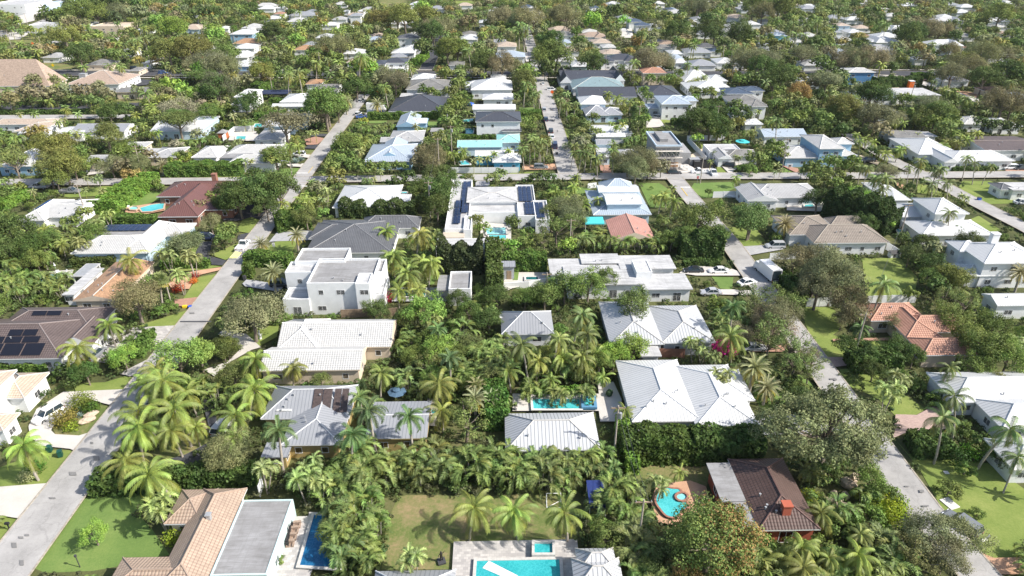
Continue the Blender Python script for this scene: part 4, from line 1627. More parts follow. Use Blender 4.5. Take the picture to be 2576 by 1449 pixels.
S('green', 'h', '190 1060 470 1050 420 1110 300 1150 180 1150')
S('dry', 'h', '500 870 620 870 590 920 510 925')
S('dry', 'h', '750 590 890 560 770 690 700 680')
S('lawn', 'h', '930 1110 1560 1110 1560 1140 930 1145')
S('lawn', 'h', '1880 1110 2576 1110 2576 1140 1880 1145')
S('lawn', 'h', '640 1080 720 1050 760 1110 690 1150')
S('green', 'h', '1130 575 1320 575 1310 600 1140 600')
S('green', 'h', '1720 585 1830 585 1820 640 1740 640')
S('lawn', 'h', '520 1290 850 1300 760 1400 560 1449 480 1449', keep=False)
S('lawn', 'h', '120 1350 240 1360 200 1449 90 1449')
S('green', 'F', '318 525 380 480 406 485 400 505 350 521')
S('lawn', 'g', '1640 1135 2450 1125 2440 1155 1640 1165')
S('lawn', 'g', '540 1320 1060 1230 1200 1235 1050 1330 700 1350')
S('lawn', 'g', '-20 1200 370 1130 330 1230 -20 1290', keep=False)
S('dry', 'g', '400 0 860 0 780 40 560 70 440 50')
S('dry', 'g', '1180 330 1450 350 1430 400 1180 390')
S('green', 'g', '2400 590 2600 580 2600 665 2400 665')
S('lawn', 'g', '830 570 960 570 950 600 830 610')
S('lawn', 'd', '1650 620 1500 800 1380 815 1430 740 1490 650')
S('lawn', 'd', '1250 585 1600 560 1680 565 1560 590 1260 610')
S('lawn', 'd', '1290 450 1500 410 1460 500 1390 500')
S('lawn', 'd', '1590 480 1800 390 1760 500 1700 518')
S('lawn', 'd', '1780 300 1840 200 1930 195 1970 230 1900 320')
S('lawn', 'd', '1990 130 2060 50 2110 50 2040 140')
S('lawn', 'd', '1000 1030 1440 890 1360 1010 1290 1025')
S('lawn', 'd', '1860 1080 2110 990 2090 1100 1960 1170')
S('lawn', 'd', '1990 440 2080 380 2250 370 2200 470')
S('dry', 'd', '1080 1290 1230 1150 1290 1160 1150 1260')
S('dry', 'l', '280 0 500 0 510 40 300 60')
S('lawn', 'l', '830 8 1040 8 1000 30 850 30')
S('lawn', 'l', '930 95 1040 85 1030 115 940 120')
S('dry', 'k', '300 465 560 460 540 540 330 520')
S('dry', 'k', '90 60 280 60 270 110 100 110')
S('dry', 'k', '0 255 150 265 370 300 350 330 0 330')
# driveways and paving
S('asph', 'd', '1480 460 1520 380 1600 380 1580 490 1710 525 1680 560 1520 550 1470 500', 'driveway')
S('asph', 'd', '1790 370 1800 330 1900 310 1860 370', 'driveway')
S('asph', 'd', '1680 220 1760 150 1860 90 1960 110 1980 140 2040 145 1970 220 1900 195 1800 225', 'driveway')
S('trav', 'd', '730 1110 1010 1030 1340 1015 1230 1190 1100 1130 900 1180 820 1300 730 1290', 'driveway', False)
S('trav', 'd', '900 1380 1100 1280 1200 1210 1060 1390 980 1400', 'driveway')
S('conc', 'd', '1680 1050 1860 1080 1970 1180 1900 1200 1740 1290 1620 1400 1540 1350 1720 1290 1810 1200 1750 1120 1640 1090', 'driveway')
S('brick', 'd', '1320 820 1510 800 1440 870 1320 870', 'driveway')
S('orng', 'd', '1270 700 1300 640 1500 600 1700 570 1650 600 1480 640 1430 740 1300 740', 'path')
S('gpav', 'd', '2030 385 2100 300 2380 300 2350 370 2080 380', 'driveway')
S('gpav', 'd', '1830 700 1860 670 1960 680 2150 720 2100 760 1850 720', 'driveway')
S('conc', 'a', '-40 790 400 757 290 900 170 1030 -40 995', 'driveway')
S('conc', 'a', '220 330 280 200 480 70 950 50 860 175 780 155 640 110 430 290 390 360 420 390 600 400 700 370 580 520 530 500 240 470', 'driveway')
S('asph', 'a', '1480 110 1620 150 1640 300 1650 420 1600 400 1560 270 1540 180', 'driveway')
S('asph', 'a', '1190 600 1400 545 1640 420 1720 500 1480 640 1200 690', 'driveway', False)
S('pink', 'c', '1600 240 1760 245 1880 180 2000 200 1990 350 1700 370 1580 420', 'driveway')
S('orng', 'c', '2250 1290 2340 1325 2640 1318 2640 1449 2390 1449', 'driveway')
S('pink', 'f', '1060 1255 1250 1258 1230 1320 1150 1330', 'driveway')
S('brick', 'f', '600 1180 780 1160 760 1215 460 1215', 'driveway')
S('brick', 'f', '1125 1120 1590 1108 1590 1130 1130 1135', 'path')
S('gpav', 'f', '430 420 620 410 760 440 480 490', 'driveway')
S('conc', 'f', '-30 620 60 560 370 590 500 640 370 640 100 640', 'driveway')
S('conc', 'f', '120 745 370 745 620 760 560 790 130 780', 'driveway')
S('gpav', 'c', '530 320 600 240 830 240 1300 390 590 395', 'driveway')
S('brick', 'i', '880 1020 980 1020 1010 1130 900 1135', 'driveway')
S('orng', 'i', '100 1020 240 1030 440 1010 450 1070 110 1075', 'driveway')
S('conc', 'i', '1350 530 1480 550 1540 640 1350 650', 'driveway')
S('sand', 'i', '1700 980 1930 850 1980 950 1800 1000', 'driveway')
S('conc', 'i', '1560 1020 1800 990 2000 1000 2060 1130 1620 1130', 'driveway')
S('conc', 'i', '2080 1010 2310 1010 2210 1110 2190 1120', 'driveway')
S('orng', 'j', '1270 1190 1360 1230 1350 1270 1300 1250', 'driveway')
S('brick', 'j', '120 1025 300 1060 320 1120 250 1090', 'driveway')
S('brick', 'j', '2380 1075 2640 1080 2640 1120 2420 1115', 'driveway')
S('sand', 'j', '900 920 1150 1000 1100 1030 900 960', 'driveway')
S('orng', 'j', '1470 155 1600 160 1540 190 1490 190', 'driveway')
S('orng', 'j', '1850 270 2100 300 2200 320 2100 345 1900 310', 'driveway')
S('sand', 'j', '1130 245 1500 240 1440 265 1150 275', 'driveway')
S('brick', 'h', '490 770 600 740 700 760 620 820 510 825', 'planting_bed')
S('asph', 'h', '540 740 600 712 770 715 740 740 640 740', 'driveway')
S('asph', 'h', '630 865 490 860 520 830 640 820', 'driveway')
S('conc', 'h', '240 910 560 925 600 905 560 960 480 950', 'driveway')
S('conc', 'h', '310 1020 540 1010 480 1050 330 1040', 'driveway')
S('conc', 'h', '1090 500 1330 490 1300 560 1100 560', 'driveway')
S('gpav', 'h', '2210 1190 2350 1190 2350 1245 2210 1245', 'driveway')
S('asph', 'g', '-20 430 950 400 1450 400 1460 440 960 470 -20 480', 'parking_lot', False)
S('asph', 'g', '1270 200 1400 160 1550 170 1480 220 1300 230', 'parking_lot')
S('conc', 'g', '870 1080 1000 1050 1060 1110 880 1130', 'driveway')
S('conc', 'k', '0 250 220 240 210 265 150 300 0 310', 'parking_lot')
S('conc', 'k', '100 130 300 95 260 160 140 190', 'parking_lot')
S('conc', 'l', '1380 400 1450 400 1460 470 1390 470', 'driveway')
S('conc', 'l', '2090 220 2190 220 2200 290 2100 290', 'driveway')
S('conc', 'm', '450 400 530 400 540 430 450 440', 'driveway')
S('trav', 'b', '848 1208 1775 1190 1810 1500 830 1500', 'pool_deck')
S('trav', 'a', '2170 1020 2330 1015 2335 985 2500 985 2430 1240 2330 1500 2010 1500', 'pool_deck')
S('conc', 'b', '1290 90 1940 90 1930 0 2050 0 2110 130 2120 300 1950 300 1940 220 1290 220', 'pool_deck')
S('orng', 'F', '1650 1225 1735 1215 1775 1230 1790 1290 1745 1300 1700 1330 1655 1320 1637 1270', 'pool_deck')
S('orng', 'd', '945 130 1250 80 1250 150 1100 180 950 165', 'pool_deck')
S('conc', 'd', '240 700 350 615 560 600 540 660 420 730', 'pool_deck')
S('conc', 'e', '1040 240 1280 260 1280 400 1110 380 1050 330', 'pool_deck')
S('gpav', 'e', '380 735 800 735 800 840 380 840', 'pool_deck')
S('conc', 'e', '1205 690 1330 620 1560 620 1560 690 1290 740 1210 780', 'pool_deck')
S('conc', 'f', '780 80 1060 80 1060 160 780 150', 'pool_deck')
S('green', 'e', '1290 600 1340 600 1330 680 1290 680')
S('lawn', 'e', '1330 360 1450 350 1440 410 1340 400')
S('green', 'e', '640 650 720 640 700 710 650 720')
S('conc', 'g', '2330 700 2600 690 2600 790 2300 780', 'pool_deck')
S('conc', 'b', '650 130 720 130 720 340 640 330', 'pool_deck')

def RR(r, y): return (1244 + r * (y + 195), y)
road('street', GM['road'], [RR(-.75, y) for y in (1620, 1300, 1000, 700, 560, 450, 330, 240)], [7.0, 6.9, 6.3, 5.5, 5.2, 5.6, 5.2, 5.2], keep=[(1449, 1200), (900, 480), (480, 235)])
road('street', GM['road'], [(-60, 463), (300, 461), (620, 458), (944, 453), (1230, 450), (1540, 447), (1838, 446), (2100, 446), (2700, 441)], 6.0)
mask_poly([(1640, 440), (2576, 434), (2576, 450), (1640, 456)]); mask_poly([(400, 452), (700, 450), (700, 464), (400, 466)]); mask_poly([(1290, 443), (1420, 441), (1420, 454), (1290, 456)])
mask_poly([(860, 448), (960, 447), (960, 458), (860, 460)]); mask_poly([(230, 455), (310, 455), (310, 468), (230, 468)])
road('street', GM['road'], [RR(.293, y) for y in (452, 380, 300, 240, 180, 120, 60)], 6.6, keep=[(440, 225), (180, 95)])
road('street', GM['road'], [RR(.70, 450), RR(.705, 486), RR(.73, 616), RR(.727, 916), RR(.725, 1200), RR(.725, 1283), RR(.74, 1500)], 5.3, keep=[(455, 500), (600, 700), (870, 960), (1140, 1310)])
road('street', GM['road'], [RR(1.66, 340), RR(1.66, 411), RR(1.69, 446), RR(1.705, 511), RR(1.73, 580), RR(1.73, 660)], 5.8, keep=[(360, 600)])
road('street', GM['asph'], [RR(-.462, y) for y in (180, 140, 100, 90)], 7.5, keep=[(175, 92)])
road('street', GM['road'], [(-60, 298), (120, 297), (330, 296)], 6.0)
mask_poly([(0, 292), (240, 292), (240, 301), (0, 301)])
road('sidewalk', GM['conc'], [(60, 179), (2640, 178)], 1.6)
road('sidewalk', GM['conc'], [(130, 198), (1500, 198)], 1.6)
road('avenue', GM['asph'], [(60, 187), (700, 188), (1400, 188), (2640, 187)], 13)
mask_poly([(180, 180), (470, 180), (740, 184), (740, 194), (470, 194), (180, 190)]); mask_poly([(1345, 182), (1410, 182), (1410, 195), (1345, 195)])
road('street', GM['road'], [(-40, 84), (60, 76), (140, 44), (150, 10)], 9)
road('street', GM['road'], [(-40, 152), (40, 142), (150, 105)], 9)
road('sidewalk', GM['conc'], [(2150, 190), (2260, 196), (2330, 214), (2420, 245), (2480, 262)], 7, keep=[])
mask_poly([(2180, 184), (2290, 190), (2290, 200), (2180, 198)])
# painted markings
YELP = plain('yellow road paint', (.6, .42, .1), .8, 0, .2)
WHP = plain('white road paint', (.75, .75, .73), .8, 0, .1)
for t, a in (('h', '410 1112 525 1112 522 1118 408 1118'), ('h', '432 1244 520 1244 516 1250 428 1250'), ('i', '1690 1255 1792 1255 1795 1261 1693 1261')):
    v = [float(q) for q in a.split()]
    sheet('road_marking', WHP, [T(t, v[i], v[i + 1]) for i in range(0, 8, 2)])
for t, a in (('h', '575 1050 580 1050 532 1112 525 1112'), ('h', '418 1255 424 1255 396 1290 390 1290'), ('i', '1698 1264 1706 1264 1768 1345 1758 1345')):
    v = [float(q) for q in a.split()]
    sheet('road_marking', YELP, [T(t, v[i], v[i + 1]) for i in range(0, 8, 2)])
v = [T('d', *p) for p in ((1365, 992), (1600, 992), (1598, 1000), (1363, 1000))]
sheet('road_patch', GM['asph'], v)
rp_ = random.Random(5)
PATCH = ground_mat('patched street repair', [(.3, (.16, .158, .155)), (.7, (.24, .235, .23))], .6, 5)
for ra, ya, yb in ((-.75, 1430, 700), (.293, 430, 240), (.727, 1300, 900)):
    for i in range(9):
        y = rp_.uniform(yb, ya); k = (y + 195) / 81.7
        x = RR(ra, y)[0] + rp_.uniform(-1.6, 1.6) * k; w_, h_ = rp_.uniform(.3, 1.1) * k, rp_.uniform(.25, 1.2) * k * .6
        sheet('road_patch', PATCH, [(x - w_ / 2, y), (x + w_ / 2, y + rp_.uniform(-1, 1)), (x + w_ * .6, y + h_), (x - w_ * .35, y + h_)], keep=False)
print('ground done')

# ------------------------------------------------------------------ houses, nearest first
A = house('tan tile house', 'low white house with tan clay tile roof and grey flat roof beside blue pool', 'be',
  ['a hy tt 3 1.9 1121 1509 1600 795', 'a hx tt 3 1.3 1235 1520 1055 797', 'a hx tt 3 1.1 756 1500 1600 1305', 'a p fg 3.0 .12 1583 2010 1448 880 t'])
roof_box(A, 0, .6, .6, .5, .5, 3, 5.2, 'roof_vent', GREY)
house('grey roof sliver house', 'house at the bottom edge showing only its grey metal roof top', 'w', ['b hx gm 2.8 1.8 195 842 1750 1407'])
house('blue grey pavilion', 'blue grey metal roofed pavilion at bottom edge beside the travertine pool deck', 'w', ['b hx pg 3 1.4 1762 2140 1560 1312', 'b hx pg 3 1.3 1785 2085 1420 1238'])
H = house('red walled house', 'red walled house with dark brown tile roof and grey flat roof strip', 'r',
  ['c hy rb 3 2.0 570 1042 1100 558', 'c s fg 3.1 0 288 478 885 592', 'c s fg 2.9 0 452 640 1090 888'])
roof_box(H, 0, .5, .16, 1.1, 1.0, 3.5, 5.3); vents(H, 0, 3, 4)
H = house('pool house', 'pool house with pale hipped standing seam metal roof', 'w', ['b hx pg 2.9 2.1 1236 1957 500 218'])
H = house('big white roofed house', 'large house with brilliant white metal roof above the clipped hedge', 'w',
  ['F hy wm 3.2 2.0 1590 1768 1060 905', 'F hy wm 3.2 1.7 1750 1912 1071 917', 'F hy wm 3.0 1.0 1790 1900 1008 930'])
vents(H, 0, 3, 2); vents(H, 1, 3, 5)
H = house('yellow walled house', 'yellow walled house with grey metal roof and brown solar collectors', 'y',
  ['F hx gm 3 2.4 656 878 1052 970', 'F hy gm 3 1.3 706 856 1119 972', 'F s gm 2.6 0 655 722 1150 1112', 'F gx gm 3 .9 918 1074 1104 1010'])
solar_on(H, 0, .56, .78, .15, .98, 'n', BROWNSOLAR, 2, .2, 5, .02); solar_on(H, 0, .8, .97, .15, .98, 'n', BROWNSOLAR, 2, .2, 5, .02)
roof_box(H, 0, .25, .3, 2.2, 3, 3, 3.6, 'skylight', plain('weathered skylight', (.6, .6, .58), .6, 0, .3, 5)); vents(H, 0, 3, 8)
H = house('balcony house', 'white two storey house with balcony railings and tan tile roofs at the left edge', 'w',
  ['F hx tn 6.3 1.3 -190 -26 995 932', 'F hy tn 3.3 1.3 -30 60 1002 938', 'F hx tn 3.3 1.2 -190 6 1085 1040'])
root, R, cx, cy = H
x1, y0, h = R[0][6] - cx, R[0][5] - cy, 6.2
for z in (3.1,):
    MB().box(x1 - 8, y0 - 1.3, z - .15, x1 + .2, y0 + .5, z).build('balcony', WHITE, root)
    rb = MB()
    for i in range(17): rb.box(x1 - 8 + i * .5, y0 - 1.28, z, x1 - 7.94 + i * .5, y0 - 1.22, z + .95)
    rb.box(x1 - 8, y0 - 1.3, z + .95, x1 + .2, y0 - 1.2, z + 1.03).box(x1 - 8, y0 - 1.29, z + .1, x1 + .2, y0 - 1.21, z + .16)
    rb.build('balcony_railing', WHITE, root)
    for i in range(4): MB().box(x1 - 8 + i * 2.7, y0 - 1.32, 0, x1 - 7.75 + i * 2.7, y0 - 1.05, h).build('column', WHITE, root)
Hb = house('brown solar house', 'broad house with dark brown tile roof and black solar array', 'w',
  ['F hx bt 3.2 3.0 -150 152 903 802', 'F hx bt 3.2 2.0 -20 232 836 773', 'F gy bt 3.2 1.7 150 232 868 815'])
solar_on(Hb, 0, .3, .82, .08, .42, 'n', SOLARB, 3, .12, 1); solar_on(Hb, 0, .3, .75, .44, .62, 'n', SOLARB, 3, .12, 1); solar_on(Hb, 0, .45, .7, .64, .82, 'n', SOLARB, 2, .12, 1); solar_on(Hb, 1, .3, .6, .75, .97, 'n', SOLARB, 2)
H = house('orange shingle house', 'low house with orange brown shingle roof and white porch slab', 'be',
  ['d gy os 3 1.1 548 875 818 532', 'd s fw 2.8 0 463 556 775 575 w', 'd o fw 2.75 0 535 645 636 540 w'])
vents(H, 0, 3, 3)
MB().box(H[1][2][4] - H[2] + .3, H[1][2][5] - H[3] + .3, 2.76, H[1][2][6] - H[2] - .3, H[1][2][7] - H[3] - .3, 2.8).build('louvre_panel', GREY, H[0])
H = house('white tiled solar house', 'long white tiled house with solar panels on its flat back roof', 'lb',
  ['d hx wt 3 2.2 535 1100 462 325', 'd hy wt 3 2.2 915 1120 458 242', 'd hx wt 3 1.6 1130 1392 330 238', 'd s fg 3.2 0 712 1090 322 250'])
solar_on(H, 3, .06, .96, .3, .95, 'flat', None, 8, .25)
H = house('maroon roofed house', 'brick house with maroon metal roof beside a small turquoise pool', 'br',
  ['F hy mr 3.1 2.9 397 498 545 470', 'F hx mr 3.1 2.4 394 600 494 458', 'F hx mr 2.9 1.6 470 585 528 480'])
roof_box(H, 1, .62, .6, 1.3, 1.3, 4, 7.2); vents(H, 0, 2, 4); vents(H, 1, 3, 6)
H = house('blue tarp house', 'white tiled house with a blue tarpaulin over its left roof end', 'w',
  ['d hy wt 3 1.5 128 330 215 62', 'd gx wt 3 1.3 270 560 190 62', 'd hx wt 3 1.2 480 660 130 55'])
root, R, cx, cy = H
_, _, h, rise, x0, y0, x1, y1, _ = R[0]
half = (x1 - x0) / 2
tb = MB()
pts = [(x0 - cx - .1, y0 - cy + (y1 - y0) * .45, h + .02), (x0 - cx + half * .75, y0 - cy + (y1 - y0) * .5, h + rise * .78), (x0 - cx + half * .8, y1 - cy - 2.5, h + rise * .82), (x0 - cx - .1, y1 - cy - .8, h + .05)]
tb.poly([(p[0], p[1], p[2] + .08) for p in pts], [(0, 0), (1, 0), (1, 1), (0, 1)]); tb.build('tarpaulin', TARP, root)
H = house('dark grey tile house', 'large low house with dark grey concrete tile hip roofs', 'w',
  ['F hx gt 3.1 3.0 766 985 636 553', 'F hx gt 3.1 2.0 905 1054 574 547', 'F hx gt 3.0 1.6 776 890 600 560'])
# white two storey flat roofed house
H = house('white flat roofed villa', 'white two storey cubic house with flat grey roof and stepped parapets', 'w',
  ['F p fg 6.9 .5 772 936 717 655', 'F p fg 6.85 .5 742 868 662 629', 'F p fw 6.3 .5 717 790 690 663', 'F p fw 3.5 .4 711 777 757 727', 'F p fw 7.3 .3 893 928 717 690', 'F p fg 6.2 .5 880 962 690 657', 'F p fw 3.3 .3 925 965 745 700'])
H = house('white guest house', 'small white guest house with flat grey roof beside the dark pool', 'w', ['e p fg 3.7 .4 808 975 742 610', 'e o fg 3.4 0 716 812 742 626', 'e s fg 3.4 0 722 812 700 628'])
H = house('flat roofed solar villa', 'sprawling white flat roofed villa with dark blue solar arrays on both wings', 'w',
  ['F p fw 3.5 .45 1119 1178 580 456', 'F hx fw 4.3 .4 1173 1303 508 470', 'F p fw 3.2 .2 1180 1302 536 512', 'F p fw 3.5 .4 1303 1352 546 468', 'F p fw 3.5 .4 1347 1383 556 507', 'F s fb 3 0 1112 1167 598 574', 'F p fw 3 .25 1096 1232 628 602', 'F p fw 3.8 .3 1165 1185 580 545'])
solar_on(H, 0, .3, .62, .1, .55, 'flat', None, 2, .3, 3, .04); solar_on(H, 0, .55, .92, .3, .97, 'flat', None, 2, .3, 4, .03)
solar_on(H, 3, .1, .85, .45, .95, 'flat', None, 3, .3, 3, .02); solar_on(H, 3, .4, .95, .05, .42, 'flat', None, 3, .3, 2, .03); solar_on(H, 4, .1, .7, .1, .9, 'flat', None, 2, .3, 3, .02)
H = house('white seam roofed house', 'house with white seamed hip roof behind dense round bushes', 'w',
  ['F hx wm 3.1 2.2 836 995 522 466', 'F gx wm 3 .8 960 1030 508 488', 'F s fg 3.4 0 958 992 492 469'])
H = house('stepped blue white house', 'house with stacked pale blue and white metal roofs on the corner', 'lb',
  ['F hx lb 3 1.9 1492 1640 540 478', 'i gx wm 5.2 .7 950 1315 1412 1300', 'i gx wm 5 .5 870 1290 1290 1215', 'i hx lb 4.5 2.6 905 1250 1290 1190'])
H = house('salmon tile house', 'small house with salmon barrel tile roof between dense palms', 'be', ['F gy sl 3 1.9 1541 1650 603 553'])
H = house('stepped flat roofed house', 'long low white house with stepped flat weathered roofs', 'w',
  ['F s fw 3.5 0 1384 1600 690 650', 'F s fw 3.9 0 1463 1562 662 638', 'F s fw 3.7 0 1424 1622 716 668', 'F s fw 3.8 0 1560 1702 676 642', 'F s fw 3.2 0 1618 1744 728 688', 'F p fw 4.9 .15 1601 1641 686 655'])
H = house('small grey hipped cottage', 'small cottage with grey metal hipped roof and white glazed doors', 'w', ['e hx gm 3 2.4 1205 1605 1072 900'])
H = house('twin grey hipped house', 'house with two pale grey metal hipped roofs', 'g', ['F hy pg 3.1 1.9 1535 1673 866 758', 'F hy pg 3.1 1.5 1665 1801 862 768', 'F s fw 2.6 0 1612 1665 896 868'])
vents(H, 0, 2, 5)
H = house('white ribbed tile house', 'long low house with white barrel tile roof on the curved driveway', 'be',
  ['F gx wt 3.1 2.4 697 983 874 804', 'F gx wt 3.1 1.7 652 905 932 872', 'F hy wt 3.1 2.2 697 800 880 804'])
H = house('pale shingled corner house', 'pale grey shingled white house behind a white fence on the corner', 'w',
  ['F hx pt 3.2 2.0 1893 2075 497 462', 'F gy pt 3.2 1.5 1880 1960 505 470'])
H = house('taupe tiled house', 'long white walled house with taupe concrete tile hip roof', 'w',
  ['F hx ct 3.4 2.6 2046 2240 611 568', 'F hx ct 3.4 2.2 1985 2115 590 541', 'F hx ct 3.3 1.4 2090 2185 565 548'])
vents(H, 0, 2, 3)
H = house('white veranda house', 'white metal roofed two storey house with columned veranda', 'w',
  ['F hx wm 6.2 1.9 2352 2440 538 497', 'F hx wm 3.2 1.6 2262 2400 545 510', 'F hx wm 3.2 1.7 2318 2505 592 553'])
root, R, cx, cy = H
for i in range(5): MB().box(R[1][4] - cx + .3 + i * 3, R[1][5] - cy + .1, 0, R[1][4] - cx + .6 + i * 3, R[1][5] - cy + .4, 3).build('column', WHITE, root)
H = house('chimney balcony house', 'white two storey house with chimney and upper balcony at the right edge', 'w',
  ['F hx wm 6.4 2.0 2475 2640 662 608', 'F hx wm 6.2 1.2 2414 2480 632 605', 'F hx wm 3.1 1.4 2430 2560 694 664'])
roof_box(H, 0, .45, .7, 1.6, 1.2, 6, 10)
root, R, cx, cy = H
x0, y0 = R[1][4] - cx, R[1][5] - cy
rb = MB()
for i in range(14): rb.box(x0 + .2 + i * .45, y0 - .28, 3.1, x0 + .26 + i * .45, y0 - .22, 4.1)
rb.box(x0 + .2, y0 - .3, 4.1, x0 + 6.2, y0 - .2, 4.18); rb.build('balcony_railing', WHITE, root)
MB().box(x0 + .1, y0 - .4, 2.9, x0 + 6.4, y0 + .6, 3.1).build('balcony', WHITE, root)
H = house('terracotta roofed house', 'rambling house with terracotta barrel tile roofs in the shade of tall trees', 'be',
  ['F hx rt 3.1 1.9 2190 2335 806 762', 'F hx rt 3.1 1.8 2290 2452 836 792', 'F hx rt 3.0 1.6 2322 2462 893 848', 'F hy rt 3 1.7 2280 2372 850 770'])
H = house('long pale metal roofed house', 'long white house with pale metal roof and pink brick driveway at right edge', 'w',
  ['F hx wm 3.1 1.8 2400 2700 1010 934', 'F hx wm 3.1 1.8 2520 2760 1078 1000'])
house('metal porch house', 'white house with small pale metal porch roof at the right edge', 'w', ['F gx wm 3.4 1.0 2508 2640 768 737'])
house('bottom right corner house', 'pale house wall half hidden by shrubs at the right edge', 'w', ['F hx wm 3.1 1.6 2548 2760 1180 1100'])
H = house('grey blue seamed house', 'blue grey walled house with pale blue seamed roof and white flat patch', 'b',
  ['F hx lb 3.1 2.4 914 1036 406 362', 'F gy lb 3.1 1.9 950 1010 398 356', 'F s fw 3.3 0 1002 1043 386 364'])
H = house('turquoise tiled house', 'house with bright turquoise tiled roof behind a white fence', 'lb',
  ['h gx tq 3.3 1.2 2022 2480 836 765', 'h hx tq 3.3 1.3 2420 2660 790 704', 'h gx wm 3.3 .9 2200 2600 925 865 sb', 'F hx wm 3.1 1.2 1238 1312 408 385 sb'])
H = house('navy roofed villa', 'white two storey villa with dark blue hipped metal roof and slim pool', 'w', ['F hx dk 6.6 1.9 1195 1312 306 281', 'F p fw 3.5 .2 1198 1240 295 281', 'F hx dk 3.3 .7 1262 1312 330 312'])
H = house('charcoal hipped house', 'large low white house with charcoal hipped metal roof beside parked vans', 'w', ['F hx dk 3.1 4.2 977 1127 280 246', 'F hx dk 3.1 1.8 986 1050 268 250'])
house('pale blue roof cottage', 'small blue walled cottage with pale blue metal roof behind a palm', 'b', ['F gy lb 3 1.7 996 1050 318 290', 'F gx wm 3 1.0 1025 1074 310 298'])
house('pale worn tile house', 'low house with worn pale grey tile roof and white patches', 'g', ['F hx pt 3 1.6 976 1062 355 328', 'F gx pt 2.9 .8 955 1030 357 345'])
house('grey brown tiled house', 'white walled house with grey brown tiled hip roof', 'w', ['F hx st 4.2 2.6 1020 1131 225 201', 'F s fw 3 0 1005 1085 243 234'])
house('tall grey metal roof house', 'wide white house with tall pale grey metal hipped roofs', 'w', ['F hx wm 4.2 3.2 1184 1290 226 203', 'F hx wm 3.2 1.5 1168 1215 217 206', 'F hx wm 3.1 1.4 1213 1292 250 236', 'F gx wm 3.1 .8 1188 1298 275 262'])
house('small white gabled house', 'small white roofed house behind the grey brown tiled house', 'w', ['F hx wm 3.2 2 1032 1094 202 188'])
house('twin peaked white house', 'white metal roofed house with two peaks beside dark sun sails', 'w', ['F hx wm 3 1.9 703 790 257 236', 'F hx wm 3 1.7 750 832 257 238', 'F gx wm 3 .6 682 776 268 261'])
house('brown roof bungalow', 'bungalow with brown grey roof among tall palms', 'w', ['F gx st 3.2 2 788 848 232 214', 'F s fw 3 0 770 800 233 222'])
house('domed white house', 'white vaulted roof house beside a bare silver tree', 'lb', ['F gx fw 3.3 1.6 690 772 306 288', 'F gx fw 3.2 .8 660 740 318 298'])
house('flat garage house', 'low grey roofed house with a garage behind the dark oak', 'w', ['F hx pt 3 1.2 636 708 352 327'])
house('small white hipped outbuilding', 'small white outbuilding with hipped white tile roof on a hedge', 'w', ['F hx wt 3.2 1.6 481 545 396 367'])
house('white three roofed house', 'white tiled house with three joined roofs and a flat section', 'w', ['F hx wt 3.2 1.9 566 700 390 365', 'F s fg 3.5 0 553 625 397 380', 'F hx wt 3.2 1.6 572 690 411 391'])
house('weathered grey bungalow', 'weathered grey roofed bungalow with white flat centre', 'be', ['F hx pt 3 1.3 290 352 378 357', 'F hx pt 3 1.2 370 442 396 370', 'F s fw 3.1 0 345 404 385 373', 'F gx pt 3 .9 214 268 407 389'])
house('pale blue walled house', 'blue walled house with pale metal hipped roof at the left edge', 'b', ['F hx wm 3.3 2.6 -10 88 418 370'])
house('long white metal house', 'long white house with pale grey metal roof and skylights', 'w', ['F gx gm 3.2 1.4 178 312 331 311', 'F gx wm 3 .8 139 205 336 318'])
house('cream roofed house', 'cream flat and hipped roofed house along the left edge', 'w', ['F hx tn 3.2 1.2 -30 126 313 300', 'F hx tn 3.2 1.2 35 100 330 303', 'F gx fw 3 .7 45 108 335 318'])
house('pale blue gabled house', 'pale blue gabled house under a wide shade tree', 'lb', ['F gx wm 3.2 1.8 376 505 331 300', 'F hx lb 3.2 1.5 465 527 312 293'])
house('white chimney tower house', 'white two storey house with chimney beside a dark oak', 'w', ['F hx wm 6 1.8 588 637 244 226', 'F hx wm 3.2 1.2 578 628 264 250'])
# church-like building
Hc = house('tan church roof', 'huge sweeping tan roof of a church at the left edge', 'be', ['F hx cb 4 11 -160 124 217 -15'], name='church', cat='church', wins=False, caps=False)
H = house('tan hipped hall', 'broad hall with tan hipped roof and metal chimney box', 'w', ['F hx cb 4 4.2 166 298 212 188'], name='church_hall', cat='hall')
roof_box(H, 0, .22, .3, 3, 2.5, 4, 7.5, 'chimney', GREY)
house('brown flat roofed annex', 'low beige annex with brown flat roof beside the church hall', 'be', ['F gx st 3.4 .7 290 368 232 219'])
# right of the middle street
house('long dark gabled house', 'long white house with dark metal roof and white gables', 'w', ['F gx dk 3.5 2.9 1412 1568 203 181', 'F gy dk 3.5 3.0 1409 1440 208 182', 'F gy dk 3.5 3.0 1545 1573 203 180'])
house('grey green metal house', 'house with grey green seamed metal roofs', 'w', ['F hx gb 3.4 3.4 1440 1575 223 201'])
house('dark gabled parapet house', 'white house with dark metal roof and tall white end walls', 'w', ['F gx dk 3.5 2.6 1456 1604 244 223'])
house('white grey two level house', 'two level house with pale grey hipped metal roofs', 'lb', ['F hx wm 5.2 2 1460 1527 262 243', 'F hx gm 3.1 2.3 1473 1535 290 268', 'F hx gm 3.1 1.8 1510 1568 289 272'])
house('pale ribbed roof bungalow', 'low bungalow with pale ribbed metal roof beyond palms', 'w', ['F gx wm 3 .9 1487 1592 336 314', 'F gx wm 3 .6 1500 1575 344 335'])
house('narrow white outbuilding', 'narrow white building with grey metal roof between slender palms', 'lb', ['F gx gm 4.4 1 1500 1540 364 352', 'F s fw 3.2 0 1506 1538 395 366', 'F hx fw 3 .9 1560 1608 388 376'])
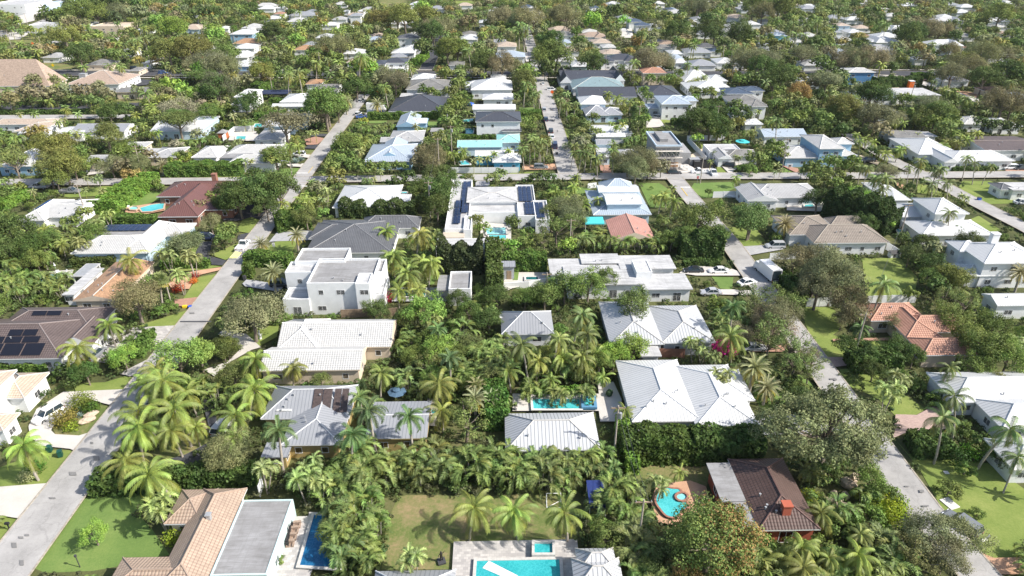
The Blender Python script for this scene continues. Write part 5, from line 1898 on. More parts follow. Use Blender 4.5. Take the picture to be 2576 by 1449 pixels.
house('modern pale blue villa', 'modern white two storey villa with pale blue metal roofs and dark garage door', 'w', ['F hx lb 6.6 1.8 1664 1740 262 240', 'F hx lb 6.4 1.2 1712 1757 254 243', 'F hx lb 3.3 1 1630 1668 273 261'])
house('dark grey hipped house', 'house with dark grey hipped metal roof beside the modern villa', 'w', ['F hx dk 3.3 3 1626 1724 247 216'])
house('red tiled mansion', 'cream two storey mansion with red tiled hips and arched parapets', 'be', ['F hx rt 6.8 1.6 1617 1678 184 171', 'F gx rt 3.4 .8 1592 1640 196 186'])
house('broad pale hipped house', 'broad house with pale grey hipped metal roof near the avenue', 'w', ['F hx wm 3.5 3 1722 1800 205 178', 'F hx wm 3.4 1.8 1785 1832 204 190'])
house('bright white hipped house', 'house with bright white hipped roof behind tall palms', 'w', ['F hx wm 3.3 2.4 1736 1852 230 206'])
house('navy hipped house', 'white two storey house with navy hipped metal roof', 'w', ['F hx nv 5.6 1.5 1828 1898 236 221', 'F hx nv 5.8 1.2 1868 1925 229 218'])
house('stone tiled mansion', 'two storey house with weathered stone coloured tile roof', 'w', ['F hx st 5.6 2.4 1843 1930 264 241', 'F hx st 5.4 1.6 1892 1932 268 252'])
house('little white roof hut', 'little white roofed building below the stone tiled mansion', 'w', ['F hx wm 3 .8 1874 1922 313 299'])
house('mossy flat roofed house', 'white house with mossy flat roof and gabled garage', 'w', ['F p fw 3.3 .25 1785 1868 382 364', 'F hx st 3.1 1.2 1832 1912 392 377', 'F gy pt 3.1 1.1 1806 1843 399 378'])
house('blue metal strip house', 'house showing a long pale blue metal roof behind palms', 'w', ['F gx lb 3.2 1.5 1922 2034 344 325'])
house('sky blue two storey house', 'sky blue two storey house with white tile roofs and balcony', 'b', ['F hx wt 6.6 1.9 2062 2128 374 338', 'F hx wt 6.4 1.3 2105 2150 362 348', 'F hx wt 3.3 1.5 1975 2075 397 364', 'F hx wt 3.2 1.2 2112 2158 392 377'])
house('long white ranch house', 'long white ranch house with dormer and twin grey garage doors', 'w', ['F hx wm 3.3 1.7 2392 2556 405 378', 'F hx wm 3.6 2.4 2310 2420 388 346', 'F gy wm 3.3 1.3 2376 2412 408 380'])
house('dark brown flat gabled house', 'long white walled house with dark brown low tile roof at right edge', 'w', ['F gx bt 3.8 .9 2478 2640 378 342'])
house('brown and white house', 'brown and white roofed house behind leaning palms', 'g', ['F gx st 3.3 1.6 2262 2342 356 327', 'F s fw 3.4 0 2290 2360 343 331'])
house('tan white hipped house', 'white tile hipped house near the right edge behind palms', 'w', ['F hx wt 3.2 1.8 2425 2500 312 295', 'F hx wt 3.2 1.6 2500 2574 318 297'])
house('flat white modern house', 'modern white house with flat white roof beside an orange portable toilet', 'w', ['F s fw 4 0 2238 2370 240 221'])
house('deep blue two storey house', 'deep blue walled two storey house with white roof', 'db', ['F hx wt 6.4 1.2 2136 2204 182 171', 'F hx wt 3.2 1.1 2150 2182 198 187 w', 'F hx wt 3.2 .8 2178 2212 196 189 w'])
house('white small garden house', 'small white corner house with grey tiles and brown wooden fence', 'w', ['F hx gt 3 .8 2518 2560 477 459', 'F s fw 3.3 0 2548 2640 478 458'])
house('grey slate roof house', 'house with dark slate grey hipped roof under the oak trees', 'w', ['F hx gt 3.2 2 2205 2282 292 269'])
house('blue gable garden house', 'low house with blue grey metal roof half hidden by oaks', 'w', ['F gx lb 3.2 1.5 2147 2262 247 230'])

def far(t, txt, roofs='wm', wall='w', desc='white roofed house', h=3.2, named=None):
    for tok in txt.split(';'):
        p = tok.split()
        if len(p) < 3: continue
        fx, fy = T(t, float(p[0]), float(p[1]))
        w = float(p[2]) * TILES[t][2]
        X, Y = G(fx, fy, h + .6)
        wm_ = w * 81.7 / (fy + 195)
        d = 10 + 3 * ((fx * 7 + fy) % 1.7)
        r2 = random.Random(int(fx * 3 + fy))
        mat = r2.choice(roofs.split(','))
        wings = [f'W hx {mat} {h} {min(2.4, wm_*.16):.2f} {X-wm_/2:.2f} {X+wm_/2:.2f} {Y-d/2:.2f} {Y+d/2:.2f}']
        if wm_ > 16 and r2.random() < .75:
            s = r2.choice((-1, 1))
            xa = X + s * wm_ * .22
            wings.append(f'W hy {mat} {h} {wm_*.13:.2f} {xa-wm_*.2:.2f} {xa+wm_*.2:.2f} {Y-d/2-3.5:.2f} {Y+d/2-1:.2f}')
        hs = house(named, None, wall, wings, near=False, caps=False, wins=(fy > 60))
        hs[0]['group'] = 'houses far across the suburb'
        later(hs[0], desc, X, Y, 4, named)
far('k', '1900 120 20;1510 140 25', 'wm')
far('k', '1470 200 170;930 175 20', 'tn', 'lb', 'house with a pale tan roof')
far('k', '1700 202 80;1920 195 150;2060 130 110;2290 103 190;2250 150 140;2225 195 55;2130 50 60;1580 315 100;1480 285 80;1100 210 90;1890 210 60', 'wm,wt,gm', 'w', 'white roofed house')
far('k', '1840 240 160', 'wm', 'b', 'pale blue two storey house with white roof', 5.8, 'far blue white house')
far('k', '1860 345 160;1140 450 60', 'wm,gm', 'w', 'pale grey roofed house')
far('k', '1880 310 200', 'os', 'w', 'house with an orange tan roof', 3.2, 'far orange roofed house')
far('k', '2310 355 150', 'os', 'w', 'orange roofed bungalow', 3.2, 'far orange bungalow')
far('k', '2115 95 80', 'rt', 'w', 'orange red roofed house')
far('k', '2350 320 90;980 370 100;430 410 130;1610 400 70', 'gm,pt', 'w', 'grey roofed house')
far('k', '775 465 170;1040 510 80', 'st', 'be', 'grey brown roofed bungalow', 3.2)
far('k', '1850 475 180', 'wm', 'b', 'white roofed bungalow by the avenue', 3.2, 'far avenue bungalow')
far('k', '1590 465 130', 'gm', 'w', 'bungalow with solar roof by the avenue')
far('k', '1030 70 70;1470 95 80', 'tt', 'w', 'tan hipped house', 3.2)
far('k', '1110 75 100;2350 75 60', 'gm', 'w', 'grey roofed house')
far('k', '830 275 80', 'sl', 'w', 'pink roofed bungalow')
house('yellow trimmed shop', 'long low shop with beige flat roof and pale yellow trim', 'be', ['F p fb 5 .6 228 310 68 58'], near=False)
house('long white depot', 'long white flat roofed building at the upper left', 'w', ['F p fw 5 .6 68 150 66 58'], near=False)
house('white warehouse', 'big white warehouse at the top left corner', 'w', ['F p fw 8 .8 -40 62 14 2'], near=False)
house('second white warehouse', 'white warehouse block beside the top left street', 'lb', ['F p fw 8 .8 150 186 8 0', 'F p fw 6 .5 75 110 12 4'], near=False)
house('grey canopy shop', 'small grey flat roofed shop beside the yellow trimmed shop', 'w', ['F p fg 4.5 .4 188 226 62 56'], near=False)
far('l', '50 190 70;540 350 130;470 380 170;1120 75 50;1140 92 60;40 75 40;150 75 50;560 245 80;970 265 90;960 280 130;1195 300 90;1440 50 60;1640 45 90;2360 185 100;2390 50 80;1870 230 120;2010 340 100;2510 385 100;2540 450 100;2390 20 100;1180 50 60', 'wm,wt', 'w', 'white roofed house')
far('l', '115 105 80', 'gm', 'w', 'pale grey two storey house', 5.8, 'far pale two storey house')
far('l', '280 255 90;230 262 60', 'tn', 'w', 'tan roofed house', 3.2)
far('l', '255 285 110;930 345 90;1670 305 110;1650 330 80;2500 420 120;2490 60 60', 'lb', 'w', 'pale blue roofed house')
far('l', '510 270 150', 'gt', 'w', 'dark grey roofed two storey house', 5.8, 'far grey two storey house')
far('l', '420 450 150;300 460 80', 'dk', 'w', 'dark roofed white two storey house', 5.8, 'dark roofed two storey house')
far('l', '440 410 120', 'gm', 'be', 'grey roofed house')
far('l', '560 60 120', 'fw', 'w', 'long pale flat roofed building', 4, 'far flat school building')
far('l', '1080 155 80', 'wm', 'w', 'bright white gabled hall', 5, 'far white gabled hall')
far('l', '970 245 120;870 470 110;2120 40 70', 'st', 'w', 'brown roofed house', 3.2)
far('l', '1245 330 140', 'tn', 'w', 'tan roofed two storey house', 5.8, 'far tan two storey house')
far('l', '1275 405 200', 'lb', 'w', 'big white two storey house with pale blue roof', 6.2, 'big pale blue roofed house')
far('l', '1645 215 160;1890 260 190;1955 305 140;1735 365 130;2030 385 150;2450 315 130', 'tn,tt', 'w', 'tan tiled house')
far('l', '1680 250 140;2390 305 110;2420 345 100', 'gt,st', 'w', 'grey brown tiled house')
far('l', '1400 45 100;1750 50 90;1910 50 80;2480 60 60', 'nv', 'w', 'navy roofed house')
far('l', '2110 430 200;2000 440 100', 'dk', 'w', 'dark gabled white house', 5, 'dark gabled white house')
far('l', '1790 475 120', 'wm', 'sg', 'pale roofed house with green trim')
far('l', '2210 150 100;2270 180 110', 'nv', 'w', 'navy and white two storey house', 5.6, 'far navy white house')
far('m', '130 135 130;60 155 80;940 55 120;390 190 150;510 170 120;340 225 110;700 235 110;830 300 140;590 315 80;100 375 180;310 450 150;130 470 190;1200 285 120;1280 140 130;1570 110 110;1610 210 190;1280 230 120;1850 45 60;2380 190 130;2300 370 100;620 150 80;1700 35 120;2560 245 60;1170 380 130;390 455 100;1160 230 60;420 10 40;1500 55 60', 'wm,wt,gm', 'w', 'white roofed house')
far('m', '1490 295 210', 'wm', 'w', 'long white hipped house among orange trees', 3.4, 'far long white hipped house')
far('m', '1950 320 220', 'wm', 'w', 'large white roofed two storey house', 6.2, 'far large white villa')
far('m', '1985 145 190', 'fw', 'w', 'flat white cubic house on the far slope', 6, 'far white cube house')
far('m', '1195 180 90', 'tn', 'lb', 'tan roofed house with little tower', 5.8, 'far tan tower house')
far('m', '715 250 90', 'lb', 'sb', 'turquoise walled two storey house', 5.8, 'far turquoise house')
far('m', '530 225 60;1280 75 90;2110 260 120;2400 240 80', 'tt,st', 'w', 'tan brown roofed house')
far('m', '1830 175 90;2170 355 70;1350 250 50', 'rt', 'w', 'red roofed house')
far('m', '170 340 140;240 370 90;600 360 70', 'gt,nv', 'w', 'dark grey roofed house')
far('m', '2350 395 170', 'wm', 'w', 'white two storey house near the right edge', 6, 'far right white villa')
far('m', '1180 385 150', 'lb', 'w', 'pale blue hipped house under power lines', 3.2, 'far pale blue hipped house')
far('m', '1760 430 100', 'pt', 'w', 'pale roofed house')
far('j', '380 150 220', 'pt', 'w', 'pale grey roofed house in the trees', 3.2, 'pale roof in the trees')
far('j', '1850 140 250', 'gm', 'w', 'grey metal roofed house in the trees', 3.2, 'grey roof in the trees')
far('j', '2280 250 220', 'rb', 'be', 'brown red roofed bungalow', 3.2, 'brown red bungalow')
far('j', '2500 300 200', 'lb', 'w', 'pale blue roofed house at right edge')
far('j', '980 430 120;1130 1230 200;1250 1270 160', 'pt,wm', 'w', 'white roofed house')
far('i', '1500 25 60', 'wm', 'w', 'small white house')
far('h', '600 165 150', 'os', 'w', 'orange roofed bungalow')
far('h', '1410 15 160;2440 120 150', 'wm', 'w', 'white roofed house')
rh = random.Random(21)
for row, Y_ in enumerate(range(400, 780, 34)):
    X_ = -Y_ * .78 + rh.uniform(0, 20)
    while X_ < Y_ * .78:
        X_ += rh.uniform(44, 95)
        yy = Y_ + rh.uniform(-9, 9)
        q = P(X_, yy, 3)
        if not (20 < q[0] < 2560 and 4 < q[1] < 160) or (q[0] < 560 and q[1] > 20) or abs(q[0] - RR(.293, q[1])[0]) < 18 or abs(q[0] - RR(-.462, q[1])[0]) < 16: continue
        if any(a - 9 < X_ < c + 9 and b_ - 12 < yy < d + 12 for a, b_, c, d in FOOT): continue
        far('F', f'{q[0]:.0f} {q[1]:.0f} {rh.uniform(11, 19) * (q[1] + 195) / 81.7:.0f}', rh.choice(['wm', 'wt', 'gm', 'wm', 'tn', 'pt', 'wm']), 'w', 'small far house with a pale roof')
print('houses done')
# ------------------------------------------------------------------ pools
def PT(t, txt):
    v = [float(q) for q in txt.split()]
    return [T(t, v[i], v[i + 1]) for i in range(0, len(v), 2)]
TRAVC = plain('travertine coping', (.5, .48, .45), .8, 0, .15, 3)
REDC = plain('red brick coping', (.3, .14, .1), .85, 0, .2, 4)
pool('teal rectangular pool at the bottom edge with a white diving float', PT('b', '1022 1368 1642 1357 1652 1520 1012 1520'), 'teal', TRAVC)
spa = pool('raised square spa set in the travertine deck', PT('b', '1455 1243 1588 1243 1590 1322 1455 1322'), 'teal', TRAVC, .35, .5)
pool('long deep blue lap pool beside the grey flat roof', PT('a', '2375 1020 2520 1030 2560 1420 2268 1400'), 'blue', TRAVC)
pool('bright turquoise rectangular pool behind the pale metal pool house', PT('b', '1440 143 1790 143 1800 216 1448 216'), 'sky')
pool('small blue tiled spa at the end of the turquoise rectangular pool', PT('b', '1826 140 1895 140 1902 205 1830 205'), 'sky', plain('blue tile coping', (.1, .25, .4), .4), .5, .45)
pool('kidney shaped pool with red brick rim', [(1655, 1250), (1668, 1238), (1690, 1240), (1708, 1243), (1714, 1262), (1728, 1282), (1712, 1296), (1700, 1310), (1678, 1308), (1662, 1292), (1650, 1272)], 'sky', REDC, .28, .1, True)
pool('round spa with red brick rim joined to the kidney shaped pool', [(1713 + 13 * math.cos(a), 1262 + 9 * math.sin(a)) for a in [k * math.pi / 6 for k in range(12)]], 'aqua', REDC, .3, .3)
pool('turquoise wedge shaped pool beside the maroon roofed house', PT('d', '1060 140 1150 115 1245 102 1235 145 1150 165 1080 168'), 'sky', plain('tan paver coping', (.5, .36, .26), .8))
pool('round tan rimmed spa beside the wedge shaped pool', PT('d', '980 142 1005 132 1040 135 1048 148 1030 158 990 156'), 'aqua', plain('tan paver coping', (.5, .36, .26), .8), .3, .3)
pool('pale aqua pool beside the white porch slab of the orange roofed house', PT('d', '345 648 490 645 425 712 285 708'), 'aqua')
pool('shallow aqua pool in the courtyard of the flat roofed solar villa', PT('e', '1085 290 1238 290 1240 342 1100 342'), 'aqua')
pool('deeper turquoise end of the courtyard pool at the solar villa', PT('e', '1110 346 1241 346 1241 376 1130 376'), 'sky')
pool('dark green pool beside the small white guest house', PT('e', '470 752 640 752 630 812 470 812'), 'dark')
pool('dark narrow pool below the stepped flat roofed house', PT('e', '1392 664 1480 664 1480 686 1392 686'), 'dark')
pool('small turquoise pool behind the flat garage house', PT('g', '2385 748 2480 748 2470 780 2378 778'), 'sky')
pool('small turquoise pool behind the navy roofed villa', PT('h', '2085 580 2190 570 2180 600 2085 605'), 'sky')
pool('slim teal pool left of the navy roofed villa', PT('h', '2090 672 2190 672 2180 722 2088 722'), 'teal')
pool('small turquoise pool among palms behind the white fence', PT('h', '2040 1005 2110 995 2160 1035 2060 1040'), 'sky')
pool('small turquoise pool beside the grey blue seamed house', PT('h', '1640 910 1690 925 1680 945 1640 945'), 'sky')
pool('narrow blue pool beside the white seam roofed house', PT('h', '1410 1312 1520 1312 1520 1326 1408 1326'), 'sky')
pool('small teal pool behind the pale shingled corner house', PT('f', '915 117 975 113 985 130 915 132'), 'teal')
pool('small teal pool beside the white veranda house', PT('f', '1605 298 1640 310 1655 330 1620 335'), 'teal')
pool('small round edged pool beside the yellow walled house', PT('b', '680 225 712 222 715 250 682 252'), 'sky')
pool('small pool beside the grey tiled garage house at left', PT('h', '0 622 70 622 60 655 -20 655'), 'sky')

# ------------------------------------------------------------------ fences and garden walls
VIN = plain('white vinyl fence', (.76, .77, .78), .5, 0, .05)
fence('white_fence', 'long white panel fence in front of the turquoise roofed house', [(1119, 436), (1305, 435)], 1.9, VIN)
fence('white_fence', 'white fence joining the pale shingled corner house', [(1793, 498), (1872, 496), (1876, 478)], 1.9, VIN)
fence('white_fence', 'white fence segment below the big grey green oak by the right lawn', [(2028, 772), (2092, 770)], 2.0, VIN)
fence('white_fence', 'white fence behind the terracotta roofed house', [(2178, 766), (2300, 762)], 2.0, VIN)
fence('white_fence', 'white fence running back from the taupe tiled house', [(2228, 628), (2262, 650)], 2.0, VIN)
fence('white_fence', 'low white fence beside the moving truck', [(1935, 655), (2020, 650)], 1.8, VIN)
fence('white_fence', 'white fence beside the construction site sand yard', [(1730, 358), (1775, 408)], 2.0, VIN)
fence('white_fence', 'pale fence left of the construction site behind trees', [(1728, 355), (1822, 353)], 2.0, VIN)
fence('garden_wall', 'low white garden wall on the left of the stepped blue white house', [(1478, 475), (1500, 472)], 1.7, VIN, 'wall', 'wall')
fence('garden_wall', 'white courtyard wall around the small pool behind the flat garage house', [(562, 356), (592, 332), (640, 330)], 2.2, WM['w'], 'wall', 'wall', .2)
fence('garden_wall', 'grey retaining wall beside the stepped flat house pool', [(1262, 728), (1330, 724), (1390, 712)], 1.6, WM['w'], 'wall', 'wall', .2)
fence('wooden_fence', 'weathered wooden fence below the white ribbed tile house', [(1478, 912), (1540, 912)], 2.0, WOOD)
fence('wooden_fence', 'brown wooden fence behind the big white roofed house', [(1540, 898), (1720, 900)], 1.9, plain('red brown wood', (.25, .12, .08), .8, 0, .2, 4))
fence('wooden_fence', 'grey wooden fence behind the white flat roofed villa', [(860, 800), (1000, 795)], 1.9, WOOD)
fence('wooden_fence', 'grey plank fence below the two level grey hipped house', [(1500, 307), (1568, 307)], 1.8, WOOD)
fence('wooden_fence', 'low brown fence beside the small white corner garden house', [(2490, 476), (2515, 472)], 1.8, WOOD)
fence('white_fence', 'low white fence corner where the tan tile house meets the hedge', [(655, 1250), (662, 1225)], 2.0, VIN)
fence('metal_gate', 'thin grey metal gate at the end of the tall clipped hedge', [(1912, 1118), (1922, 1138)], 2.0, GREY, 'panel', 'gate')
fence('black_fence', 'black silt fence around the building site', [(2048 * 0 + 1775, 380), (1800, 435)], 1.2, BLACK, 'wall', 'fence')

# ------------------------------------------------------------------ hedges
HG, HD, HL = (.14, .235, .05), (.10, .165, .042), (.2, .34, .06)
hedge('big leaf dark hedge between the tan tile house and the coconut palms', PT('a', '730 800 1000 790 1300 760'), 3.2, 2.6, HD, .28, seed=1)
hedge('shaded hedge continuing behind the tan tile house roof', PT('a', '1300 745 1950 720'), 3.0, 2.6, HD, .28, seed=2)
hedge('tall wide clipped hedge below the big white roofed house', [(1560, 1150), (1735, 1148)], 4.2, 4.6, (.10, .155, .035), .3, seed=3)
hedge('shadier right half of the tall hedge below the big white house', [(1738, 1150), (1905, 1146)], 4.2, 4.6, HD, .3, seed=4)  # this half takes the common dark hedge green
hedge('bright yellow green vine hedge along the utility poles', [(1590, 1195), (1572, 1130), (1560, 1080)], 1.8, 3.2, HL, .28, seed=5)
hedge('dark rounded hedge on the corner by the pink driveway', PT('c', '1700 500 1850 510 1960 500'), 4.0, 2.6, HD, .28, seed=6)
hedge('low hedge in front of the brown solar house', PT('d', '-20 1350 380 1345'), 2.2, 1.8, HG, .24, seed=7)
hedge('low hedge below the white tiled solar house', PT('d', '560 560 880 545'), 2.2, 2.0, (.1, .135, .035), .26, seed=8)
hedge('hedge beside the street opposite the black driveway', PT('d', '1230 570 1580 565'), 2.4, 2.0, HG, .26, seed=9)
hedge('broad double hedge in front of the dark grey tile house', PT('d', '1870 540 2200 555'), 3.4, 3.0, HG, .28, seed=10)
hedge('tall square topped single hedge block by the street', PT('d', '1855 640 1915 640'), 2.6, 3.6, (.11, .17, .035), .26, seed=11)
hedge('tall bush hedge left of the dark grey tile house', PT('d', '2090 290 2340 250'), 5.5, 4.2, (.1, .165, .035), .3, seed=12, round_=.3)
hedge('big leaf hedge below the white seam roofed house', PT('e', '0 180 560 185'), 4.0, 4.0, (.09, .13, .04), .34, seed=13, round_=.25)
hedge('very broad bright hedge running back beside the maroon house lawn', [(262, 540), (330, 495), (372, 462)], 8.0, 3.6, HL, .3, seed=14)
hedge('hedge between the maroon roofed house and the white tiled solar house', PT('d', '800 240 1180 240'), 3.0, 2.4, HG, .28, seed=15)
hedge('bright hedge strip left of the blue tarp house', [(0, 532), (70, 497)], 4.0, 2.8, HL, .3, seed=16)
hedge('long tall dark hedge above the left cross street', [(425, 443), (612, 438)], 5.0, 4.0, HG, .34, seed=17)
hedge('tall dark hedge left of the stepped flat roofed house', PT('e', '1200 590 1540 590'), 3.4, 4.2, HG, .34, seed=18)
hedge('tall narrow hedge running between two gardens in the centre', PT('e', '1160 800 1150 640 1140 480'), 3.2, 5.0, (.12, .17, .045), .32, seed=19)
hedge('bamboo like tall dark hedge behind the white guest house', PT('e', '740 590 1060 600'), 4.0, 7.0, (.085, .11, .045), .36, seed=20, round_=.3)
hedge('tall hedge of slim trees beside the stepped flat roofed house driveway', PT('f', '-30 480 280 490'), 4.5, 5.8, (.10, .165, .045), .4, seed=21, round_=.2)
hedge('low dark hedge in front of the black car', PT('f', '0 555 270 560'), 1.8, 1.6, HD, .26, seed=22)
hedge('tall dark hedge between the right lawn and the street', PT('f', '700 620 880 850'), 2.6, 3.2, HD, .28, seed=23)
hedge('dense dark hedge by the lower right brick driveway', PT('f', '1240 1330 1600 1330'), 4.0, 3.4, HD, .3, seed=24)
hedge('tall dark tree hedge behind the taupe tiled house', PT('f', '1080 170 1300 230 1560 320'), 7.0, 7.0, (.06, .10, .03), .4, seed=25, round_=.3)
hedge('low hedge strip behind the turquoise rectangular pool', PT('b', '1360 75 1890 75'), 1.6, 1.3, HL, .24, seed=26)
hedge('bright green tall hedge beside the pale metal pool house', PT('b', '1170 360 1165 200 1150 100'), 3.6, 4.0, (.1, .2, .04), .3, seed=27)
hedge('bright hedge on the lawn above the trav driveway', PT('d', '1040 1260 1140 1090'), 2.2, 1.8, HG, .26, seed=28)
hedge('hedge behind the charcoal hipped house', PT('h', '1130 560 1900 548'), 3.0, 2.8, HG, .3, seed=29)
hedge('square dark hedge right of the middle street', PT('i', '70 545 290 545'), 5.5, 3.0, HG, .34, seed=30)
hedge('low hedge beside the sky blue house drive', PT('j', '30 800 380 800'), 3.0, 2.5, HG, .3, seed=31)
hedge('low hedge in front of the long white ranch house', PT('j', '1830 1078 2290 1075'), 1.6, 1.4, HD, .28, seed=32)
hedge('long dark hedge behind the flat white modern house', PT('j', '1060 238 1500 225'), 6.0, 4.5, HD, .4, seed=33)
hedge('rounded hedge around a lawn in the upper right', PT('j', '1440 140 1650 150'), 5.0, 2.5, HG, .4, seed=34)
hedge('dark hedge line across the church lawn', PT('g', '-20 510 900 495'), 3.0, 1.6, HD, .34, seed=35)
hedge('clipped hedge by the left white two storey house', PT('g', '2230 690 2360 670'), 4.0, 3.0, HD, .34, seed=36)
hedge('distant clipped hedge in front of the pale tan roofed house', PT('k', '1380 240 1505 238'), 7.0, 3.5, HG, .5, 10, seed=37)
hedge('distant clipped hedge row right of the pale tan roofed house', PT('k', '1610 240 1780 240'), 7.0, 3.5, HG, .5, 10, seed=38)
hedge('distant hedge beside the dark asphalt street', PT('l', '560 505 640 440'), 4.0, 4.0, HL, .5, 10, seed=39)
hedge('distant hedge below the dark roofed two storey house', PT('l', '290 540 480 540'), 5.0, 4.0, HG, .5, 10, seed=40)
hedge('dark hedge beyond the twin peaked white house', PT('h', '0 290 150 250'), 5.0, 4.0, HG, .34, seed=41)
hedge('clipped hedge below the twin peaked white house', PT('h', '150 400 500 405'), 3.0, 2.4, HG, .34, seed=42)
hedge('hedge left of the long teal gardens below the domed house', PT('h', '0 570 300 560'), 4.0, 3.2, HG, .34, seed=43)
hedge('low hedge edging the little lawn by the modern pale blue villa', PT('i', '1600 605 1740 605'), 2.4, 2.0, HG, .3, seed=44)
hedge('hedge in front of the navy roofed villa', PT('h', '2060 755 2410 752'), 2.2, 1.6, HG, .3, seed=45)

# ------------------------------------------------------------------ vehicles
W_, SV, DK, NB, BL, GY = (.75, .75, .75), (.42, .43, .45), (.025, .027, .03), (.02, .03, .07), (.03, .09, .3), (.18, .19, .2)
car('pickup', 1838, 425, 88, W_, 'white pickup truck parked on the street', 'd')
car('suv', 372, 255, 245, W_, 'white car with dark sunroof on a white driveway', 'a')
car('suv', 728, 1245, 82, GY, 'silver grey car on the paved driveway', 'd')
car('suv', 1568, 360, 0, NB, 'dark blue car half under a tree', 'd')
car('suv', 2125, 715, 0, DK, 'dark car under a silvery palm', 'd')
car('suv', 430, 930, 180, W_, 'white car beside agaves on the driveway', 'h')
car('suv', 1062, 388, 78, W_, 'white car parked at the street edge', 'h')
car('suv', 1032, 520, 80, W_, 'white car parked near the vans', 'h')
car('sedan', 1062, 545, 20, BL, 'bright blue car beside the white car', 'h')
car('truck', 1215, 478, 0, W_, 'white utility truck parked off the street', 'h')
car('van', 1190, 525, 0, W_, 'white panel van', 'h')
car('suv', 1270, 515, 0, NB, 'dark blue car behind the vans', 'h')
car('suv', 322, 478, 88, SV, 'silver car on the middle street', 'i')
car('suv', 340, 578, 88, NB, 'dark blue car on the middle street', 'i')
car('suv', 390, 695, 88, DK, 'black car on the middle street', 'i')
car('sedan', 402, 752, 88, W_, 'white car on the middle street', 'i')
car('van', 428, 852, 88, NB, 'navy blue van parked on the middle street', 'i')
car('sedan', 312, 212, 88, W_, 'white car at the far end of the middle street', 'i')
car('suv', 400, 272, 0, W_, 'white car on a side driveway', 'i')
car('suv', 290, 1058, 0, GY, 'grey car among slender palm trunks', 'i')
car('suv', 1445, 552, 150, SV, 'silver car in front of the garage', 'i')
car('suv', 1630, 1115, 0, DK, 'black car beside the building site', 'i')
car('pickup', 1885, 1108, 180, W_, 'white crew cab pickup truck beside the building site', 'i')
car('pickup', 2018, 1118, 268, W_, 'white pickup truck facing the camera at the building site', 'i')
car('suv', 2165, 1040, 150, DK, 'black car on the pale driveway', 'i')
car('sedan', 885, 955, 60, NB, 'dark blue car half hidden by palms', 'j')
car('suv', 1000, 990, 180, DK, 'large dark car on the driveway', 'j')
car('suv', 2425, 1062, 180, W_, 'white car before the garage', 'j')
car('suv', 2535, 1070, 180, DK, 'dark car beside the white car', 'j')
car('sedan', 2550, 1412, 0, W_, 'white car at the right edge', 'j')
car('sedan', 265, 612, 180, W_, 'white sedan car in a side drive', 'f')
car('sedan', 75, 608, 180, DK, 'black sedan car behind a low hedge', 'f')
car('sedan', 480, 700, 20, W_, 'white car under a thin tree', 'f')
car('sedan', 205, 775, 180, SV, 'silver blue car half behind slim cypresses', 'f')
car('truck', 622, 640, 100, W_, 'white box truck with open back', 'f')
car('suv', 690, 425, 180, SV, 'silver car below the taupe roof', 'f')
car('sedan', 535, 1195, 0, SV, 'silver sedan car on the brick driveway', 'f')
car('suv', 720, 345, 180, SV, 'shiny silver white car beside the big oak', 'c')
car('suv', 2090, 1080, 118, GY, 'grey car under the thin tree at the street', 'c')
car('suv', 1690, 345, 78, SV, 'silver car beneath yellow palms', 'a')
car('pickup', 400, 1258, 180, SV, 'silver pickup truck on the left cross street', 'g')
car('pickup', 715, 1305, 0, GY, 'grey pickup truck carrying a yellow load', 'g')
car('suv', 1450, 92, 0, W_, 'white car on the dark avenue', 'g')
car('suv', 1645, 106, 0, BL, 'blue car on the dark avenue', 'g')
car('suv', 2535, 75, 88, W_, 'white car on a far driveway', 'g')
car('suv', 1020, 525, 0, DK, 'dark car in front of the bungalow', 'k')
car('sedan', 2170, 268, 0, W_, 'white car far down the street', 'l')
car('van', 2130, 242, 0, W_, 'white van far down the street', 'l')

# ------------------------------------------------------------------ poles and wires
p1 = pole(1543, 1160, 10.5, trans=True, label='weathered utility pole with transformer beside the tall clipped hedge')
p2 = pole(1604, 1385, 9.0, label='thin utility pole in the palm thicket right of the travertine pool deck')
wire(p1, p2, 0, 0); wire(p1, p2, .8, -.4)
p3 = pole(1083, 552, 11, trans=True, label='utility pole between the white seam roofed house and the solar villa')
p4 = pole(1433, 636, 9, label='slim utility pole behind the stepped flat roofed house')
p5 = pole(1374, 770, 8, label='thin pole in the trees above the small grey cottage')
p6 = pole(1137, 395, 11, trans=True, label='utility pole beside the turquoise tiled house')
p7 = pole(1106, 448, 13, label='tall bare utility pole at the cross street by the white fence')
p8 = pole(359, 442, 10, arms=3, label='three armed utility pole above the left cross street')
p9 = pole(497, 342, 9, label='utility pole right of the pale blue gabled house')
p10 = pole(220, 552, 10, label='utility pole right of the blue tarp house')
wire(p8, p9); wire(p8, p10, .5); wire(p7, p6); wire(p3, p7)
p11 = pole(688, 245, 9, label='utility pole left of the twin peaked white house')
wire(p9, p11)
p12 = pole(434, 775, 6, label='slim grey pole on the verge beside the big grey oak', arms=0)
p13 = pole(2145, 1000 - 90, 10.5, label='leaning utility pole on the lawn by the terracotta house')
p14 = pole(2262, 600, 9.5, label='utility pole beside the white veranda house')
p15 = pole(1966, 430, 11, trans=True, label='utility pole left of the sky blue house')
p16 = pole(2095, 441, 7.5, label='short utility pole by the basketball hoop', arms=0)
p17 = pole(2287, 262, 9.5, trans=True, label='utility pole below the flat white modern house')
p18 = pole(2161, 305, 9, label='utility pole beside the yellow green round tree')
p19 = pole(1800, 330, 10, label='utility pole in the trees above the dark round tree')
p20 = pole(1605, 330, 10, label='utility pole left of the building site behind palms')
wire(p20, p19); wire(p15, p19); wire(p14, p13)
pole(1761, 462, 8.5, light=True, label='street lamp on the corner lawn by the stop sign')
pole(740, 478, 9, light=True, label='street lamp at the cross street corner lawn')
pole(2048, 215, 9, label='utility pole beside the avenue at right')
